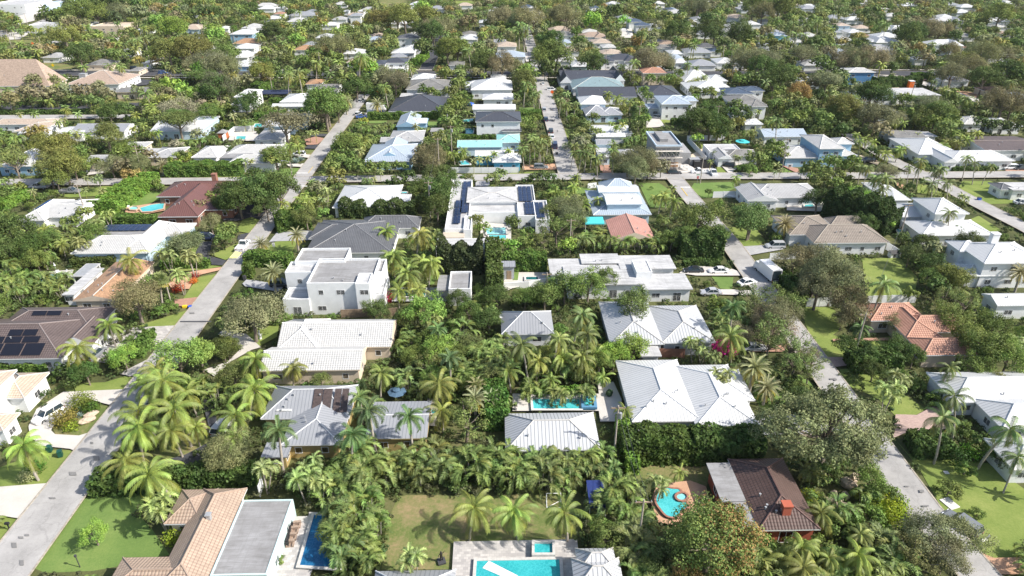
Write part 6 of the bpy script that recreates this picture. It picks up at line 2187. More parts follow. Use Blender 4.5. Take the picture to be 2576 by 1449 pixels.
pole(1838, 215, 10, trans=True, label='utility pole near the avenue beyond the pale hipped house')
for x, y, H in ((270, 145, 10), (512, 85, 10), (285, 205, 10), (108, 115, 9), (70, 50, 9), (28, 100, 10), (165, 70, 9), (318, 55, 12), (525, 75, 9), (590, 95, 9),
                (1242, 120, 10), (1522, 170, 12), (1405, 165, 11), (1955, 150, 10), (2210, 165, 10), (2120, 155, 10), (807, 165, 10), (545, 150, 10), (1815, 155, 12), (1050, 130, 9)):
    pole(x, y + 14, H, 'slim distant utility pole')
fa = [(G(x, 190)[0], G(x, 190)[1], 11) for x in (1950, 2200, 2450, 2700)]
for i in range(3):
    wire(fa[i], fa[i + 1], 0, 0, sag=1.5); wire(fa[i], fa[i + 1], 0, 1.2, sag=1.5)

# ------------------------------------------------------------------ small things
small('mailbox', 'black mailbox on a post beside the bottom left street', 'mailbox', 75, 1100, [('post', MB().box(-.06, -.06, 0, .06, .06, 1.0), BLACK), ('box', MB().box(-.28, -.14, 1.0, .28, .14, 1.3), BLACK)], 0, 'a')
small('lamp_post', 'short black garden lamp post on the green lawn', 'garden lamp', 605, 1383, [('post', MB().cyl((0, 0), .06, 0, 1.9, 8), DARK), ('lamp_head', MB().cyl((0, 0), .16, 1.9, 2.15, 8), DARK)], 0, 'a')
small('wheelie_bin', 'dark green wheelie bin with white patch on the lawn', 'bin', 462, 548, [('body', MB().box(-.3, -.35, .1, .3, .35, 1.05), GREENBIN), ('lid', MB().box(-.33, -.4, 1.05, .33, .38, 1.14), GREENBIN)], .4, 'a', 'bins at the left driveway')
small('wheelie_bin', 'dark green wheelie bin half behind palm fronds', 'bin', 382, 512, [('body', MB().box(-.3, -.35, .1, .3, .35, 1.05), GREENBIN), ('lid', MB().box(-.33, -.4, 1.05, .33, .38, 1.14), GREENBIN)], .2, 'a', 'bins at the left driveway')
small('covered_barbecue', 'long black covered grill against the teal wall', 'grill', 2165, 1160, [('cover', MB().box(-.55, -2.0, 0, .55, 2.0, 1.15).box(-.45, -1.8, 1.15, .45, 1.8, 1.3), BLACK)], 0.12, 'a')
for i, (x, y) in enumerate(((2245, 1090), (2228, 1130), (2212, 1180), (2195, 1230))):
    small('covered_armchair', ['brown covered armchair farthest from the camera by the lap pool', 'second brown covered armchair from the far end', 'third brown covered armchair from the far end', 'brown covered armchair nearest the camera by the lap pool'][i], 'armchair', x, y, [('cover', MB().box(-.5, -.5, 0, .5, .5, .5).box(-.5, .15, .5, .5, .5, .95).box(-.5, -.5, .5, -.3, .15, .72).box(.3, -.5, .5, .5, .15, .72), BROWNCOVER)], .1, 'a', 'covered armchairs by the lap pool')
# diving float in the teal pool
v = [Vector(G(*T('b', *p))) for p in ((1065, 1422), (1112, 1368), (1330, 1480), (1290, 1520))]
c = sum(v, Vector((0, 0))) / 4
fl = MB(); lo = [(p.x - c.x, p.y - c.y, 0) for p in v]; hi = [(a, b_, .3) for a, b_, _ in lo]
fl.poly(hi)
for k in range(4): fl.poly([lo[k], lo[(k + 1) % 4], hi[(k + 1) % 4], hi[k]])
o = fl.build('diving_board', WHITE); o.location = (c.x, c.y, .55); tag(o, 'wide white slanted platform float lying across the teal pool', 'pool float')
o = MB().tube([(*G(*T('b', 1265, 1425)), .6), (*G(*T('b', 1350, 1400)), .5), (*G(*T('b', 1460, 1345)), .6)], .05, .05, 6).build('pool_pole', GREY); tag(o, 'thin pale pole lying over the teal pool water', 'pole')
small('pool_buoy', 'small red float on the teal pool', 'float', 1342, 1418, [('float', MB().blob((0, 0, .12), .2, 10, 6, 1, .02), REDPL)], 0, 'b', z=.3)
# statue: a standing bronze figure on a plinth
BRONZE = plain('dark bronze', (.05, .045, .04), .45, .3, .2, 6)
fig = MB().tube([(-.12, 0, .3), (-.1, 0, .75), (-.08, 0, 1.05)], .07, .1, 8).tube([(.16, .05, .3), (.14, 0, .75), (.08, 0, 1.05)], .07, .1, 8).tube([(0, 0, 1.0), (0, 0, 1.3), (0, 0, 1.6)], .16, .17, 10).tube([(0, 0, 1.58), (0, 0, 1.72)], .06, .06, 8).blob((0, 0, 1.82), .12, 10, 8, 3, .02, (1, 1, 1.15)).tube([(-.18, 0, 1.55), (-.38, -.1, 1.3), (-.3, -.3, 1.15)], .05, .035, 6).tube([(.18, 0, 1.55), (.4, 0, 1.75), (.45, -.1, 2.05)], .05, .035, 6)
small('garden_statue', 'dark bronze figure statue with one raised arm on the dry lawn', 'statue', 755, 1345, [('figure', fig, BRONZE), ('plinth', MB().box(-.5, -.5, 0, .5, .5, .28), DARK)], .3, 'b')
# soccer goal / frame, play canopy
gf = MB()
for a, b_ in (((-1, -.6, 0), (-1, .6, .1)), ((1, -.6, 0), (1, .6, .1)), ((-1, .6, 0), (-1, .6, 1.5)), ((1, .6, 0), (1, .6, 1.5)), ((-1, .6, 1.5), (1, .6, 1.5)), ((-1, -.6, 0), (-1, .6, 1.5)), ((1, -.6, 0), (1, .6, 1.5)), ((-1, -.6, 0), (1, -.6, 0)), ((-1, -.6, 0), (1, .6, .1))):
    gf.tube([a, b_], .05, .05, 6)
small('toy_goal', 'small white framed toy goal between two coconut palms', 'goal', 1600, 910, [('frame', gf, WHITE)], 0, 'b')
def canopy(name, label, x, y, t, w, d, h, mat, cat='canopy', slope=.5, rz=0):
    pn = MB().poly([(-w / 2, -d / 2, h), (w / 2, -d / 2, h), (w / 2, d / 2, h + slope), (-w / 2, d / 2, h + slope)]).poly([(-w / 2, d / 2, h + slope - .06), (w / 2, d / 2, h + slope - .06), (w / 2, -d / 2, h - .06), (-w / 2, -d / 2, h - .06)])
    for k in ((-w / 2, -d / 2, w / 2, -d / 2, 0), (w / 2, d / 2, -w / 2, d / 2, slope)):
        pn.poly([(k[0], k[1], h - .3 + k[4]), (k[2], k[3], h - .3 + k[4]), (k[2], k[3], h + k[4]), (k[0], k[1], h + k[4])])
    parts = [('canopy', pn, mat)]
    for sx in (-1, 1):
        for sy2 in (-1, 1):
            parts.append(('post', MB().tube([(sx * (w / 2 - .1), sy2 * (d / 2 - .1), 0), (sx * (w / 2 - .1), sy2 * (d / 2 - .1), h - .05 + (slope if sy2 > 0 else 0))], .05, .05, 6), WHITE))
    return small(name, label, cat, x, y, parts, rz, t)
canopy('play_canopy', 'royal blue canopy over play equipment at the edge of the palm thicket', 1915, 930, 'b', 2.4, 4.0, 2.2, plain('royal blue cloth', (.008, .025, .13), .7, 0, .2), slope=.9)
canopy('turquoise_gazebo', 'turquoise canopy gazebo beside the salmon tile house', 1900, 300, 'e', 5.0, 3.4, 3.0, TURQCLOTH, 'gazebo')
canopy('sun_sail', 'dark navy sun sails left of the twin peaked white house', 205, 352, 'h', 13, 6, 3, plain('dark sail cloth', (.02, .03, .07), .8), 'sun sail')
def parasol(label, x, y, t, mat, r=1.6, h=2.4, grp=None):
    mb = MB(); n = 8
    for tier, (rr, z0, z1) in enumerate(((r, h - .45, h), (r * .45, h + .06, h + .3))):
        for k in range(n):
            a, b_ = 2 * math.pi * k / n, 2 * math.pi * (k + 1) / n
            mb.poly([(rr * math.cos(a), rr * math.sin(a), z0), (rr * math.cos(b_), rr * math.sin(b_), z0), (0, 0, z1)])
    small('parasol', label, 'parasol', x, y, [('canopy', mb, mat), ('pole', MB().cyl((0, 0), .03, 0, h, 6), GREY)], 0, t, grp, desc=None)
parasol('dusty blue two tier parasol beside the yellow walled house', 425, 130, 'b', plain('faded blue parasol cloth', (.07, .13, .2), .8, 0, .15), 1.6, 2.4)
parasol('dark blue parasol on the white veranda house terrace', 1635, 245, 'f', NAVYCLOTH)
parasol('bright turquoise parasol behind the mossy flat roofed house', 2310, 850, 'i', TURQCLOTH, 2.6, 3)
parasol('closed white parasol beside the pale aqua pool', 432, 612, 'd', WHITE, .25, 2.4)
def lounger(label, x, y, t, rz, mat=WHITE, grp='sun loungers around the pools'):
    small('sun_lounger', label, 'sun lounger', x, y, [('frame', MB().box(-.32, -.95, .25, .32, .5, .33).box(-.32, -.9, 0, -.26, -.84, .25).box(.26, -.9, 0, .32, -.84, .25).box(-.32, .4, 0, -.26, .46, .25).box(.26, .4, 0, .32, .46, .25), mat),
        ('backrest', MB().poly([(-.32, .5, .33), (.32, .5, .33), (.32, 1.05, .85), (-.32, 1.05, .85)]).poly([(-.32, 1.05, .79), (.32, 1.05, .79), (.32, .5, .27), (-.32, .5, .27)]), mat)], rz, t, grp)
CHAR = plain('charcoal cushion', (.07, .07, .075), .8)
lounger('charcoal sun lounger behind the other by the left of the turquoise pool', 1355, 180, 'b', 1.57, CHAR)
lounger('charcoal sun lounger nearest the pool house roof', 1350, 208, 'b', 1.57, CHAR)
lounger('left of two grey chairs at the far pool corner', 1852, 88, 'b', .2, GREY)
lounger('right of two grey chairs at the far pool corner', 1885, 88, 'b', .2, GREY)
lounger('white sun lounger nearest the closed parasol', 440, 628, 'd', .5)
lounger('white sun lounger in the middle of the aqua pool terrace', 480, 622, 'd', -.6)
lounger('white sun lounger beside the louvre porch', 515, 625, 'd', -.8)
lounger('blue cushioned lounger upper one under the guest house canopy', 765, 780, 'e', 1.57, plain('blue cushion', (.03, .1, .35), .8))
lounger('blue cushioned lounger lower one under the guest house canopy', 760, 815, 'e', 1.57, plain('blue cushion', (.03, .1, .35), .8))
lounger('white lounger on the terrace of the white veranda house', 1665, 262, 'f', .4)
lounger('sofa like low brown seat under the solar villa porch', 1120, 232, 'e', 1.57, BROWNCOVER)
lounger('single white lounge chair on the green lawn by the maroon house', 962, 132, 'd', 0)
# trailer and its boards
small('utility_trailer', 'small flat trailer loaded with yellow boards behind the white pickup', 'trailer', 1785, 500, [('bed', MB().box(-1.1, -2, .5, 1.1, 2, .68), GREY), ('load', MB().box(-.9, -1.7, .7, -.1, 1.7, .95).box(.1, -1.5, .7, .8, 1.6, .88), plain('yellow white boards', (.75, .68, .3), .6, 0, .3, 4)),
   ('wheel', MB().tube([(-1.2, 0, .35), (-1.02, 0, .35)], .35, .35, 12), BLACK), ('wheel', MB().tube([(1.02, 0, .35), (1.2, 0, .35)], .35, .35, 12), BLACK), ('drawbar', MB().tube([(-.8, 2, .55), (0, 3.4, .5), (.8, 2, .55)], .05, .05, 6), DARK)], -.1, 'd')
small('equipment_lift', 'small grey wheeled lift behind the box truck', 'lift', 690, 690, [('base', MB().box(-.7, -1.2, .3, .7, 1.2, .7), GREY), ('arm', MB().tube([(0, .8, .7), (0, -.8, 1.5), (0, 1.4, 1.9)], .12, .1, 6), WHITE), ('wheel', MB().tube([(-.8, 0, .3), (-.6, 0, .3)], .3, .3, 10), BLACK), ('wheel', MB().tube([(.6, 0, .3), (.8, 0, .3)], .3, .3, 10), BLACK)], .5, 'f')
small('recycling_box', 'yellow recycling box on the brick driveway edge', 'box', 1395, 873, [('box', MB().box(-.4, -.3, 0, .4, .3, .4).box(-.44, -.34, .4, .44, .34, .46), YELLOW)], .1, 'd')
small('recycling_box', 'blue recycling box on the brick driveway edge', 'box', 1437, 878, [('box', MB().box(-.3, -.35, 0, .3, .35, .5).box(-.34, -.39, .5, .34, .39, .56), BLUE)], .1, 'd')
small('realty_sign', 'small blank white sign board on the lawn of the dark grey tile house', 'sign', 2068, 428, [('board', MB().box(-.35, -.03, .6, .35, .03, 1.6), WHITE), ('post', MB().box(-.04, -.04, 0, .04, .04, .6), WHITE)], 0, 'd')
small('wheelie_bin', 'dark bin beside the tall square hedge block', 'bin', 1850, 665, [('body', MB().box(-.3, -.35, .1, .3, .35, 1.05), DARK), ('lid', MB().box(-.33, -.4, 1.05, .33, .38, 1.14), DARK)], 0, 'd')
# white garden sculpture and small fountain
small('white_sculpture', 'slim white abstract garden sculpture on the lawn by the ribbed tile house', 'sculpture', 1965, 1115, [('figure', MB().tube([(0, 0, 0), (.15, 0, .8), (-.1, 0, 1.5), (.1, 0, 2.1)], .3, .12, 8).tube([(0, 0, .9), (.5, 0, 1.3)], .12, .06, 6), WHITE)], 0, 'd')
small('white_dog_statue', 'small white animal shaped ornament on the right hand lawn', 'ornament', 2258, 1200, [('figure', MB().tube([(-.5, 0, .55), (.4, 0, .6)], .22, .2, 8).tube([(.35, 0, .7), (.6, 0, 1.0)], .12, .1, 8).blob((.7, 0, 1.05), .16, 8, 6, 2, .02).tube([(-.4, -.12, 0), (-.4, -.12, .5)], .06, .07, 6).tube([(-.4, .12, 0), (-.4, .12, .5)], .06, .07, 6).tube([(.35, -.12, 0), (.35, -.12, .5)], .06, .07, 6).tube([(.35, .12, 0), (.35, .12, .5)], .06, .07, 6), WHITE)], .3, 'c')
# signs
def octagon(r, t=.03):
    mb = MB(); pts = [(r * math.cos(math.pi / 8 + k * math.pi / 4), r * math.sin(math.pi / 8 + k * math.pi / 4)) for k in range(8)]
    mb.poly([(x, -t, z) for x, z in pts]); mb.poly([(x, t, z) for x, z in pts[::-1]])
    for k in range(8):
        j = (k + 1) % 8
        mb.poly([(pts[k][0], -t, pts[k][1]), (pts[k][0], t, pts[k][1]), (pts[j][0], t, pts[j][1]), (pts[j][0], -t, pts[j][1])])
    return mb
def text_obj(txt, size, mat, parent, loc, rot):
    cu = bpy.data.curves.new('lettering', 'FONT'); cu.body = txt; cu.size = size; cu.align_x = 'CENTER'; cu.align_y = 'CENTER'; cu.extrude = .004
    tmp = bpy.data.objects.new('lettering', cu); COL.objects.link(tmp)
    bpy.context.view_layer.update()
    me = bpy.data.meshes.new_from_object(tmp.evaluated_get(bpy.context.evaluated_depsgraph_get()))
    bpy.data.objects.remove(tmp); me.materials.clear(); me.materials.append(mat)
    o = link(bpy.data.objects.new('lettering', me), parent); o.location = loc; o.rotation_euler = rot
    return o
X, Y = G(*T('i', 1860, 1215))
r_ = empty('stop_sign', (X, Y, .1), 0, 'red octagonal stop sign with green street name plate on the corner', 'sign')
MB().tube([(0, 0, 0), (0, 0, 3.2)], .04, .04, 6).build('post', GREY, r_)
o = octagon(.42).build('sign_face', plain('stop sign red', (.45, .01, .02), .5, 0, .03), r_); o.location = (0, -.08, 2.3)
text_obj('STOP', .3, WHITE, r_, (0, -.12, 2.3), (math.pi / 2, 0, 0))
MB().box(-.5, -.02, 3.0, .5, .02, 3.25).build('name_plate', plain('sign green', (.0, .2, .08), .5), r_)
def diamond(x, y, t, mat, label, H=2.6, r=.75):
    X, Y = G(*T(t, x, y))
    root = empty('warning_sign', (X, Y, .05), 0, label, 'sign', 'diamond warning signs')
    MB().tube([(0, 0, 0), (0, 0, H - r)], .05, .05, 6).build('post', GREY, root)
    mb = MB(); mb.poly([(-r, -.03, H), (0, -.03, H - r), (r, -.03, H), (0, -.03, H + r)]); mb.poly([(0, .03, H + r), (r, .03, H), (0, .03, H - r), (-r, .03, H)])
    mb.build('sign_face', mat, root)
ORS = plain('sign orange', (.9, .13, .01), .5, 0, .03); YLS = plain('sign yellow', (.9, .6, .0), .5, 0, .03); FYL = plain('sign lime yellow', (.65, .85, .02), .5, 0, .03)
diamond(402, 335, 'i', ORS, 'bright orange diamond sign beside the middle street', 2.4, .9)
diamond(1232, 320, 'h', ORS, 'brown orange diamond sign seen at the far end of the left street', 2.2, .8)
diamond(546, 62, 'g', YLS, 'yellow diamond sign beside the avenue near the church', 2.6, .9)
diamond(1500, 72, 'g', FYL, 'lime yellow diamond sign beside the white car on the avenue', 2.6, .75)
diamond(258, 372, 'k', ORS, 'orange red sign panel at the far left beyond the church roof', 3.5, 1.0)
diamond(1530, 470, 'k', ORS, 'small orange red sign beside the solar roof bungalow', 3, 1.0)
diamond(370, 1100, 'h', plain('sign back grey', (.3, .3, .28), .6), 'grey backed sign on the corner lawn by the street lamp', 2.6, .5)
# basketball hoop
small('basketball_hoop', 'freestanding basketball hoop with white backboard on the small lawn', 'basketball hoop', 200, 1120, [('pole', MB().tube([(0, .6, 0), (0, .4, 2.6), (0, 0, 3.1)], .08, .07, 6), DARK), ('backboard', MB().box(-.9, -.06, 2.7, .9, 0, 3.8), WHITE), ('target_square', MB().box(-.35, -.09, 2.9, .35, -.07, 3.4), DARK), ('rim', MB().tube([(.25 * math.cos(a), -.35 + .25 * math.sin(a), 3.0) for a in [k * math.pi / 5 for k in range(11)]], .02, .02, 5, False), ORANGE), ('base', MB().box(-.6, .2, 0, .6, 1.3, .3), DARK)], -.1, 'j')
small('playhouse', 'small white playhouse with dark roof beside the taupe tiled house', 'playhouse', 1578, 490, [('wall', MB().box(-.9, -.7, 0, .9, .7, 1.1), WHITE), ('roof', MB().poly([(-1.1, -.9, 1.1), (1.1, -.9, 1.1), (1.1, 0, 1.8), (-1.1, 0, 1.8)]).poly([(1.1, .9, 1.1), (-1.1, .9, 1.1), (-1.1, 0, 1.8), (1.1, 0, 1.8)]), BLACK), ('door', MB().box(-.3, -.74, .1, .3, -.7, .95), DARK)], .1, 'f')
small('garden_shed', 'small white garden shed with grey roof and dark door', 'shed', 1825, 730, [('wall', MB().box(-2.2, -1.6, 0, 2.2, 1.6, 2.4), WM['w']), ('roof', MB().poly([(-2.5, -1.9, 2.35), (2.5, -1.9, 2.35), (2.2, 0, 3.3), (-2.2, 0, 3.3)]).poly([(2.5, 1.9, 2.35), (-2.5, 1.9, 2.35), (-2.2, 0, 3.3), (2.2, 0, 3.3)]).poly([(2.5, -1.9, 2.35), (2.5, 1.9, 2.35), (2.2, 0, 3.3)]).poly([(-2.5, 1.9, 2.35), (-2.5, -1.9, 2.35), (-2.2, 0, 3.3)]), RM['pt']), ('door', MB().box(-.5, -1.66, 0, .5, -1.6, 2.0), WOOD), ('window', MB().box(1.0, -1.65, 1, 1.7, -1.6, 1.8), GLASS)], 0, 'h')
small('orange_shed', 'small orange walled shed with grey roof behind the courtyard wall', 'shed', 2255, 745, [('wall', MB().box(-1.5, -1.5, 0, 1.5, 1.5, 2.3), plain('rust wall', (.45, .13, .05), .8)), ('roof', MB().poly([(-1.8, -1.8, 2.25), (1.8, -1.8, 2.25), (0, 0, 3.4)]).poly([(1.8, -1.8, 2.25), (1.8, 1.8, 2.25), (0, 0, 3.4)]).poly([(1.8, 1.8, 2.25), (-1.8, 1.8, 2.25), (0, 0, 3.4)]).poly([(-1.8, 1.8, 2.25), (-1.8, -1.8, 2.25), (0, 0, 3.4)]), RM['pt'])], 0, 'g')
small('pool_cabana', 'narrow grey roofed cabana between two cypress bushes', 'cabana', 1248, 655, [('wall', MB().box(-1.6, -1.2, 0, 1.6, 1.2, 3.6), WM['g']), ('roof', MB().box(-1.9, -1.5, 3.6, 1.9, 1.5, 3.8), RM['gm']), ('door', MB().box(-.1, -1.25, .1, 1.0, -1.2, 2.6), WOOD)], 0, 'e')
small('portable_toilet', 'orange portable toilet with white roof behind the modern house', 'portable toilet', 1425, 250, [('cabin', MB().box(-1.1, -1.1, 0, 1.1, 1.1, 3.6), ORANGE), ('roof', MB().box(-1.2, -1.2, 3.6, 1.2, 1.2, 3.9), WHITE), ('door', MB().box(-.6, -1.14, .2, .6, -1.1, 3.2), plain('orange door', (.8, .17, .03), .5))], 0, 'j')
for (x, y, t, lb) in ((2210, 962, 'e', None),): pass
def dish(x, y, t, z, label):
    X, Y = G(*T(t, x, y), z)
    root = empty('satellite_dish', (X, Y, z), 0, label, 'satellite dish', 'roof satellite dishes')
    mb = MB()
    for k in range(12):
        a, b_ = 2 * math.pi * k / 12, 2 * math.pi * (k + 1) / 12
        mb.poly([(.45 * math.cos(a), -.15, .45 * math.sin(a) + .5), (.45 * math.cos(b_), -.15, .45 * math.sin(b_) + .5), (0, .05, .5)])
    mb.build('dish', plain('dish white', (.7, .7, .7), .5), root); MB().tube([(0, .05, .5), (0, .1, -.2)], .03, .03, 6).build('mast', GREY, root)
dish(1205, 950, 'e', 3.2, 'white satellite dish on the small grey hipped cottage')
dish(372, 1130, 'e', 3.3, 'white satellite dish on the white ribbed tile house')
# boulders
rk = random.Random(3)
for i, (x, y, s) in enumerate(((1135, 840, .7), (1165, 890, .9), (1185, 870, .6), (1225, 850, .7), (1225, 960, 1.1), (1255, 1000, 1.1), (1290, 975, .9), (1240, 770, 1.3), (1290, 720, .9), (1330, 690, .7), (1105, 885, .6), (1150, 905, .7))):
    small('boulder', None, 'boulder', x, y, [('rock', MB().blob((0, 0, s * .35), s, 9, 6, i, .18, (1, .75, .6)), ROCK)], rk.uniform(0, 3), 'c', 'tan boulders in the rock garden', desc='tan boulder in the rock garden', clear=6)
for i, (x, y, s) in enumerate(((690, 240, 1.0), (660, 285, 1.1))):
    small('boulder', None, 'boulder', x, y, [('rock', MB().blob((0, 0, s * .3), s, 9, 6, 30 + i, .15, (1.2, .8, .4)), ROCK)], .5, 'a', 'flat pale boulders on the planted island', desc='flat pale boulder on the planted island', clear=5)
# agaves
AG = plain('blue agave leaf', (.22, .3, .27), .6, 0, .15)
def agave(x, y, t, r, label=None, grp=None):
    mb = MB()
    for k in range(26):
        a = k * 2.4; e = 1.35 - 1.2 * k / 26
        d = Vector((math.cos(a) * math.cos(e), math.sin(a) * math.cos(e), math.sin(e))); l = Vector((-math.sin(a), math.cos(a), 0)) * r * .1
        mb.poly([tuple(-l * .6), tuple(d * r * .5 - l), tuple(d * r), tuple(d * r * .5 + l), tuple(l * .6)])
    small('agave', label, 'agave', x, y, [('leaves', mb, AG)], 0, t, grp, desc=None)
agave(400, 1000, 'h', 2.2, 'large silvery agave nearer the camera on the driveway island'); agave(455, 975, 'h', 1.8, 'silvery agave farther back on the driveway island')
agave(605, 248, 'a', .9, 'small grey agave in the planted island'); agave(65, 1075, 'h', 1.6, 'grey agave at the left garden edge'); agave(1710, 245, 'j', 3, 'large silver agave beside the upper right street'); agave(2005, 520, 'F', 1.4, 'agave by the pale shingled house')
# bougainvillea and coloured shrubs
def flowerbush(x, y, t, r, col, label, name='flowering_shrub'):
    rng_ = np.random.default_rng(int(x + y)); n = NP()
    m_ = int(260 * r * r); e = norm(rng_.normal(size=(m_, 3))); pos = e * r * rng_.uniform(.5, 1.1, (m_, 1)) * [1, 1, .75]; pos[:, 2] = np.abs(pos[:, 2] + r * .6)
    v, q = cards(pos, e + rng_.normal(size=(m_, 3)) * .5, rng_.uniform(.15, .32, m_), rng_, .8)
    n.add(v, q, rng_.uniform(.7, 1.3, m_))
    fx, fy = T(t, x, y); X, Y = G(fx, fy)
    o = link(bpy.data.objects.new(name, n.mesh(name, LEAF))); o.location = (X, Y, 0); o.color = (*col, 1)
    tag(o, label, 'shrub'); mask_poly([(fx - 6, fy - 8), (fx + 6, fy - 8), (fx + 6, fy + 3), (fx - 6, fy + 3)])
flowerbush(320, 1210, 'f', 2.6, (.6, .03, .28), 'bright magenta bougainvillea beside the silver sedan')
flowerbush(350, 820, 'e', 1.7, (.35, .01, .05), 'crimson leaved shrub beside the dark green pool')
flowerbush(1475, 650, 'd', 1.1, (.3, .05, .04), 'dark red leaved shrub near the verge palms')
flowerbush(1465, 690, 'd', 1.1, (.6, .16, .03), 'orange leaved shrub near the verge palms')
flowerbush(1345, 750, 'd', 1.5, (.5, .1, .03), 'red orange shrub at the foot of the thin palms')
flowerbush(500, 300, 'a', 2.2, (.24, .21, .05), 'olive orange rounded shrub on the planted island')
flowerbush(625, 165, 'a', 2.1, (.2, .24, .05), 'yellow green rounded shrub on the planted island')
flowerbush(545, 345, 'a', 1.3, (.25, .34, .04), 'bright lime low shrub on the planted island')
flowerbush(700, 200, 'a', 1.4, (.1, .18, .03), 'green low shrub on the planted island')
flowerbush(220, 720, 'a', 1.3, (.4, .42, .2), 'pale cream leaved shrub in the round left bed')
flowerbush(285, 650, 'a', 1.4, (.08, .2, .03), 'vivid green shrub in the round left bed')
flowerbush(1325, 1180, 'a', 1.5, (.28, .36, .04), 'yellow green cordyline beside the tan tile house')
flowerbush(1560, 1010, 'c', 2.4, (.28, .36, .03), 'brilliant yellow leaved shrub by the right street')
flowerbush(1520, 960, 'c', 2.0, (.35, .4, .03), 'yellow green shrub above the brilliant yellow shrub')
flowerbush(950, 900, 'c', 1.6, (.35, .42, .04), 'lime yellow shrub beside the red walled house')
flowerbush(2170, 550, 'c', 1.8, (.12, .24, .03), 'bright green shrub in the palm island bed')
flowerbush(2050, 590, 'c', 1.7, (.06, .12, .03), 'dark green ground shrub in the palm island bed')
flowerbush(1700, 530, 'h', 1.8, (.4, .42, .06), 'yellow shrub behind the charcoal hipped house')
flowerbush(1550, 525, 'h', 1.6, (.38, .4, .06), 'smaller yellow shrub behind the charcoal hipped house')
flowerbush(935, 455, 'h', 3.2, (.35, .38, .3), 'silvery white bush beside the far left street')
flowerbush(2400, 390, 'i', 2.2, (.3, .14, .03), 'orange brown shrub beside the stone tiled mansion')

# ------------------------------------------------------------------ building under construction
X0, Y0, X1, Y1 = rect('F', 1653, 1712, 366, 333, 8.2)
cx, cy = (X0 + X1) / 2, (Y0 + Y1) / 2
root = empty('unfinished_house', (cx, cy, 0), 0, 'unfinished grey block house wrapped in scaffolding', 'building site')
BLK = plain('bare concrete block', (.3, .3, .3), .9, 0, .2, 3)
a, b_, c, d = X0 - cx, Y0 - cy, X1 - cx, Y1 - cy
MB().box(a, b_, 0, c, d, 7.6).box(c, b_ + 4, 0, c + 5, d, 4.5).build('wall', BLK, root)
MB().box(a - .5, b_ - .5, 7.6, c + .5, d + .5, 8.0).build('roof', RM['fg'], root)
wb = MB()
for q in ((a - .5, b_ - .5, c + .5, b_ - .2), (a - .5, d + .2, c + .5, d + .5), (a - .5, b_ - .2, a - .2, d + .2), (c + .2, b_ - .2, c + .5, d + .2)): wb.box(q[0], q[1], 8.0, q[2], q[3], 8.5)
wb.build('parapet', plain('white blue edging', (.5, .6, .7), .6), root)
MB().box(a + 2, b_ + 5, 8.0, c - 3, d - 1, 8.9).build('roof', RM['fg'], root)
sc = MB(); pl = MB()
nb = 5
for i in range(nb + 1):
    x = a - .2 + (c - a + .4) * i / nb
    for yy in (b_ - 1.6, b_ - .5): sc.tube([(x, yy, 0), (x, yy, 7.2)], .05, .05, 5)
    for z in (2.2, 4.4, 6.6): sc.tube([(x, b_ - 1.6, z), (x, b_ - .5, z)], .04, .04, 4)
    if i < nb:
        x2 = a - .2 + (c - a + .4) * (i + 1) / nb
        for z in (0, 2.2, 4.4): sc.tube([(x, b_ - 1.6, z), (x2, b_ - 1.6, z + 2.2)], .035, .035, 4); sc.tube([(x2, b_ - 1.6, z), (x, b_ - 1.6, z + 2.2)], .035, .035, 4)
for z in (2.2, 4.4, 6.6): pl.box(a - .8, b_ - 1.7, z, c + .8, b_ - .6, z + .1)
sc.build('scaffold_frame', plain('scaffold steel', (.45, .42, .4), .5, .3), root); pl.build('scaffold_plank', plain('pale planks', (.6, .56, .5), .8, 0, .2), root)
for i in range(4):
    x = a + 1 + (c - a - 2) * i / 3.4
    MB().box(x, b_ - .04, 1 if i != 1 else 0, x + 1.6, b_ - .005, 2.6).build('opening', plain('plywood', (.4, .22, .1), .8) if i != 1 else GLASS, root)
    MB().box(x, b_ - .04, 4.8, x + 1.6, b_ - .005, 6.2).build('opening', GLASS, root)
FOOT.append((X0 - 1, Y0 - 2.5, X1 + 6, Y1 + 1)); mask_poly([(1640, 330), (1742, 330), (1742, 410), (1640, 412)])
LANDMARKS.append(('scaffolded building site', 1690, 375))
small('dirt_pile', 'pile of pale sand in the building site yard', 'sand pile', 1730, 1060, [('pile', MB().blob((0, 0, 0), 3.2, 14, 8, 5, .12, (1.1, .8, .45)), plain('grey sand', (.5, .48, .45), .95, 0, .2, 3))], 0, 'i')
small('dump_trailer', 'dark mesh sided dump trailer behind the white pickup', 'trailer', 1910, 1050, [('box', MB().box(-3, -1.1, .7, 3, -1, 2.6).box(-3, 1, .7, 3, 1.1, 2.6).box(-3, -1, .7, -2.9, 1, 2.6).box(2.9, -1, .7, 3, 1, 2.6).box(-3, -1.1, .6, 3, 1.1, .72), BLACK), ('wheel', MB().tube([(-.6, -1.2, .35), (-.6, 1.2, .35)], .35, .35, 12), BLACK), ('wheel', MB().tube([(.6, -1.2, .35), (.6, 1.2, .35)], .35, .35, 12), BLACK)], 0, 'i')
small('grey_container', 'grey block enclosure beside the dump trailer', 'container', 1825, 1030, [('wall', MB().box(-1.6, -1.2, 0, 1.6, 1.2, 2.6), BLK), ('lid', MB().box(-1.7, -1.3, 2.6, 1.7, 1.3, 2.72), GREY)], 0, 'i')
small('teal_skip', 'small teal plastic sheeted skip in front of the scaffolding', 'skip', 1580, 1030, [('tub', MB().box(-1.3, -.8, 0, 1.3, .8, 1.3), TEAL), ('rim', MB().box(-1.4, -.9, 1.3, 1.4, .9, 1.4), TEAL)], .2, 'i')
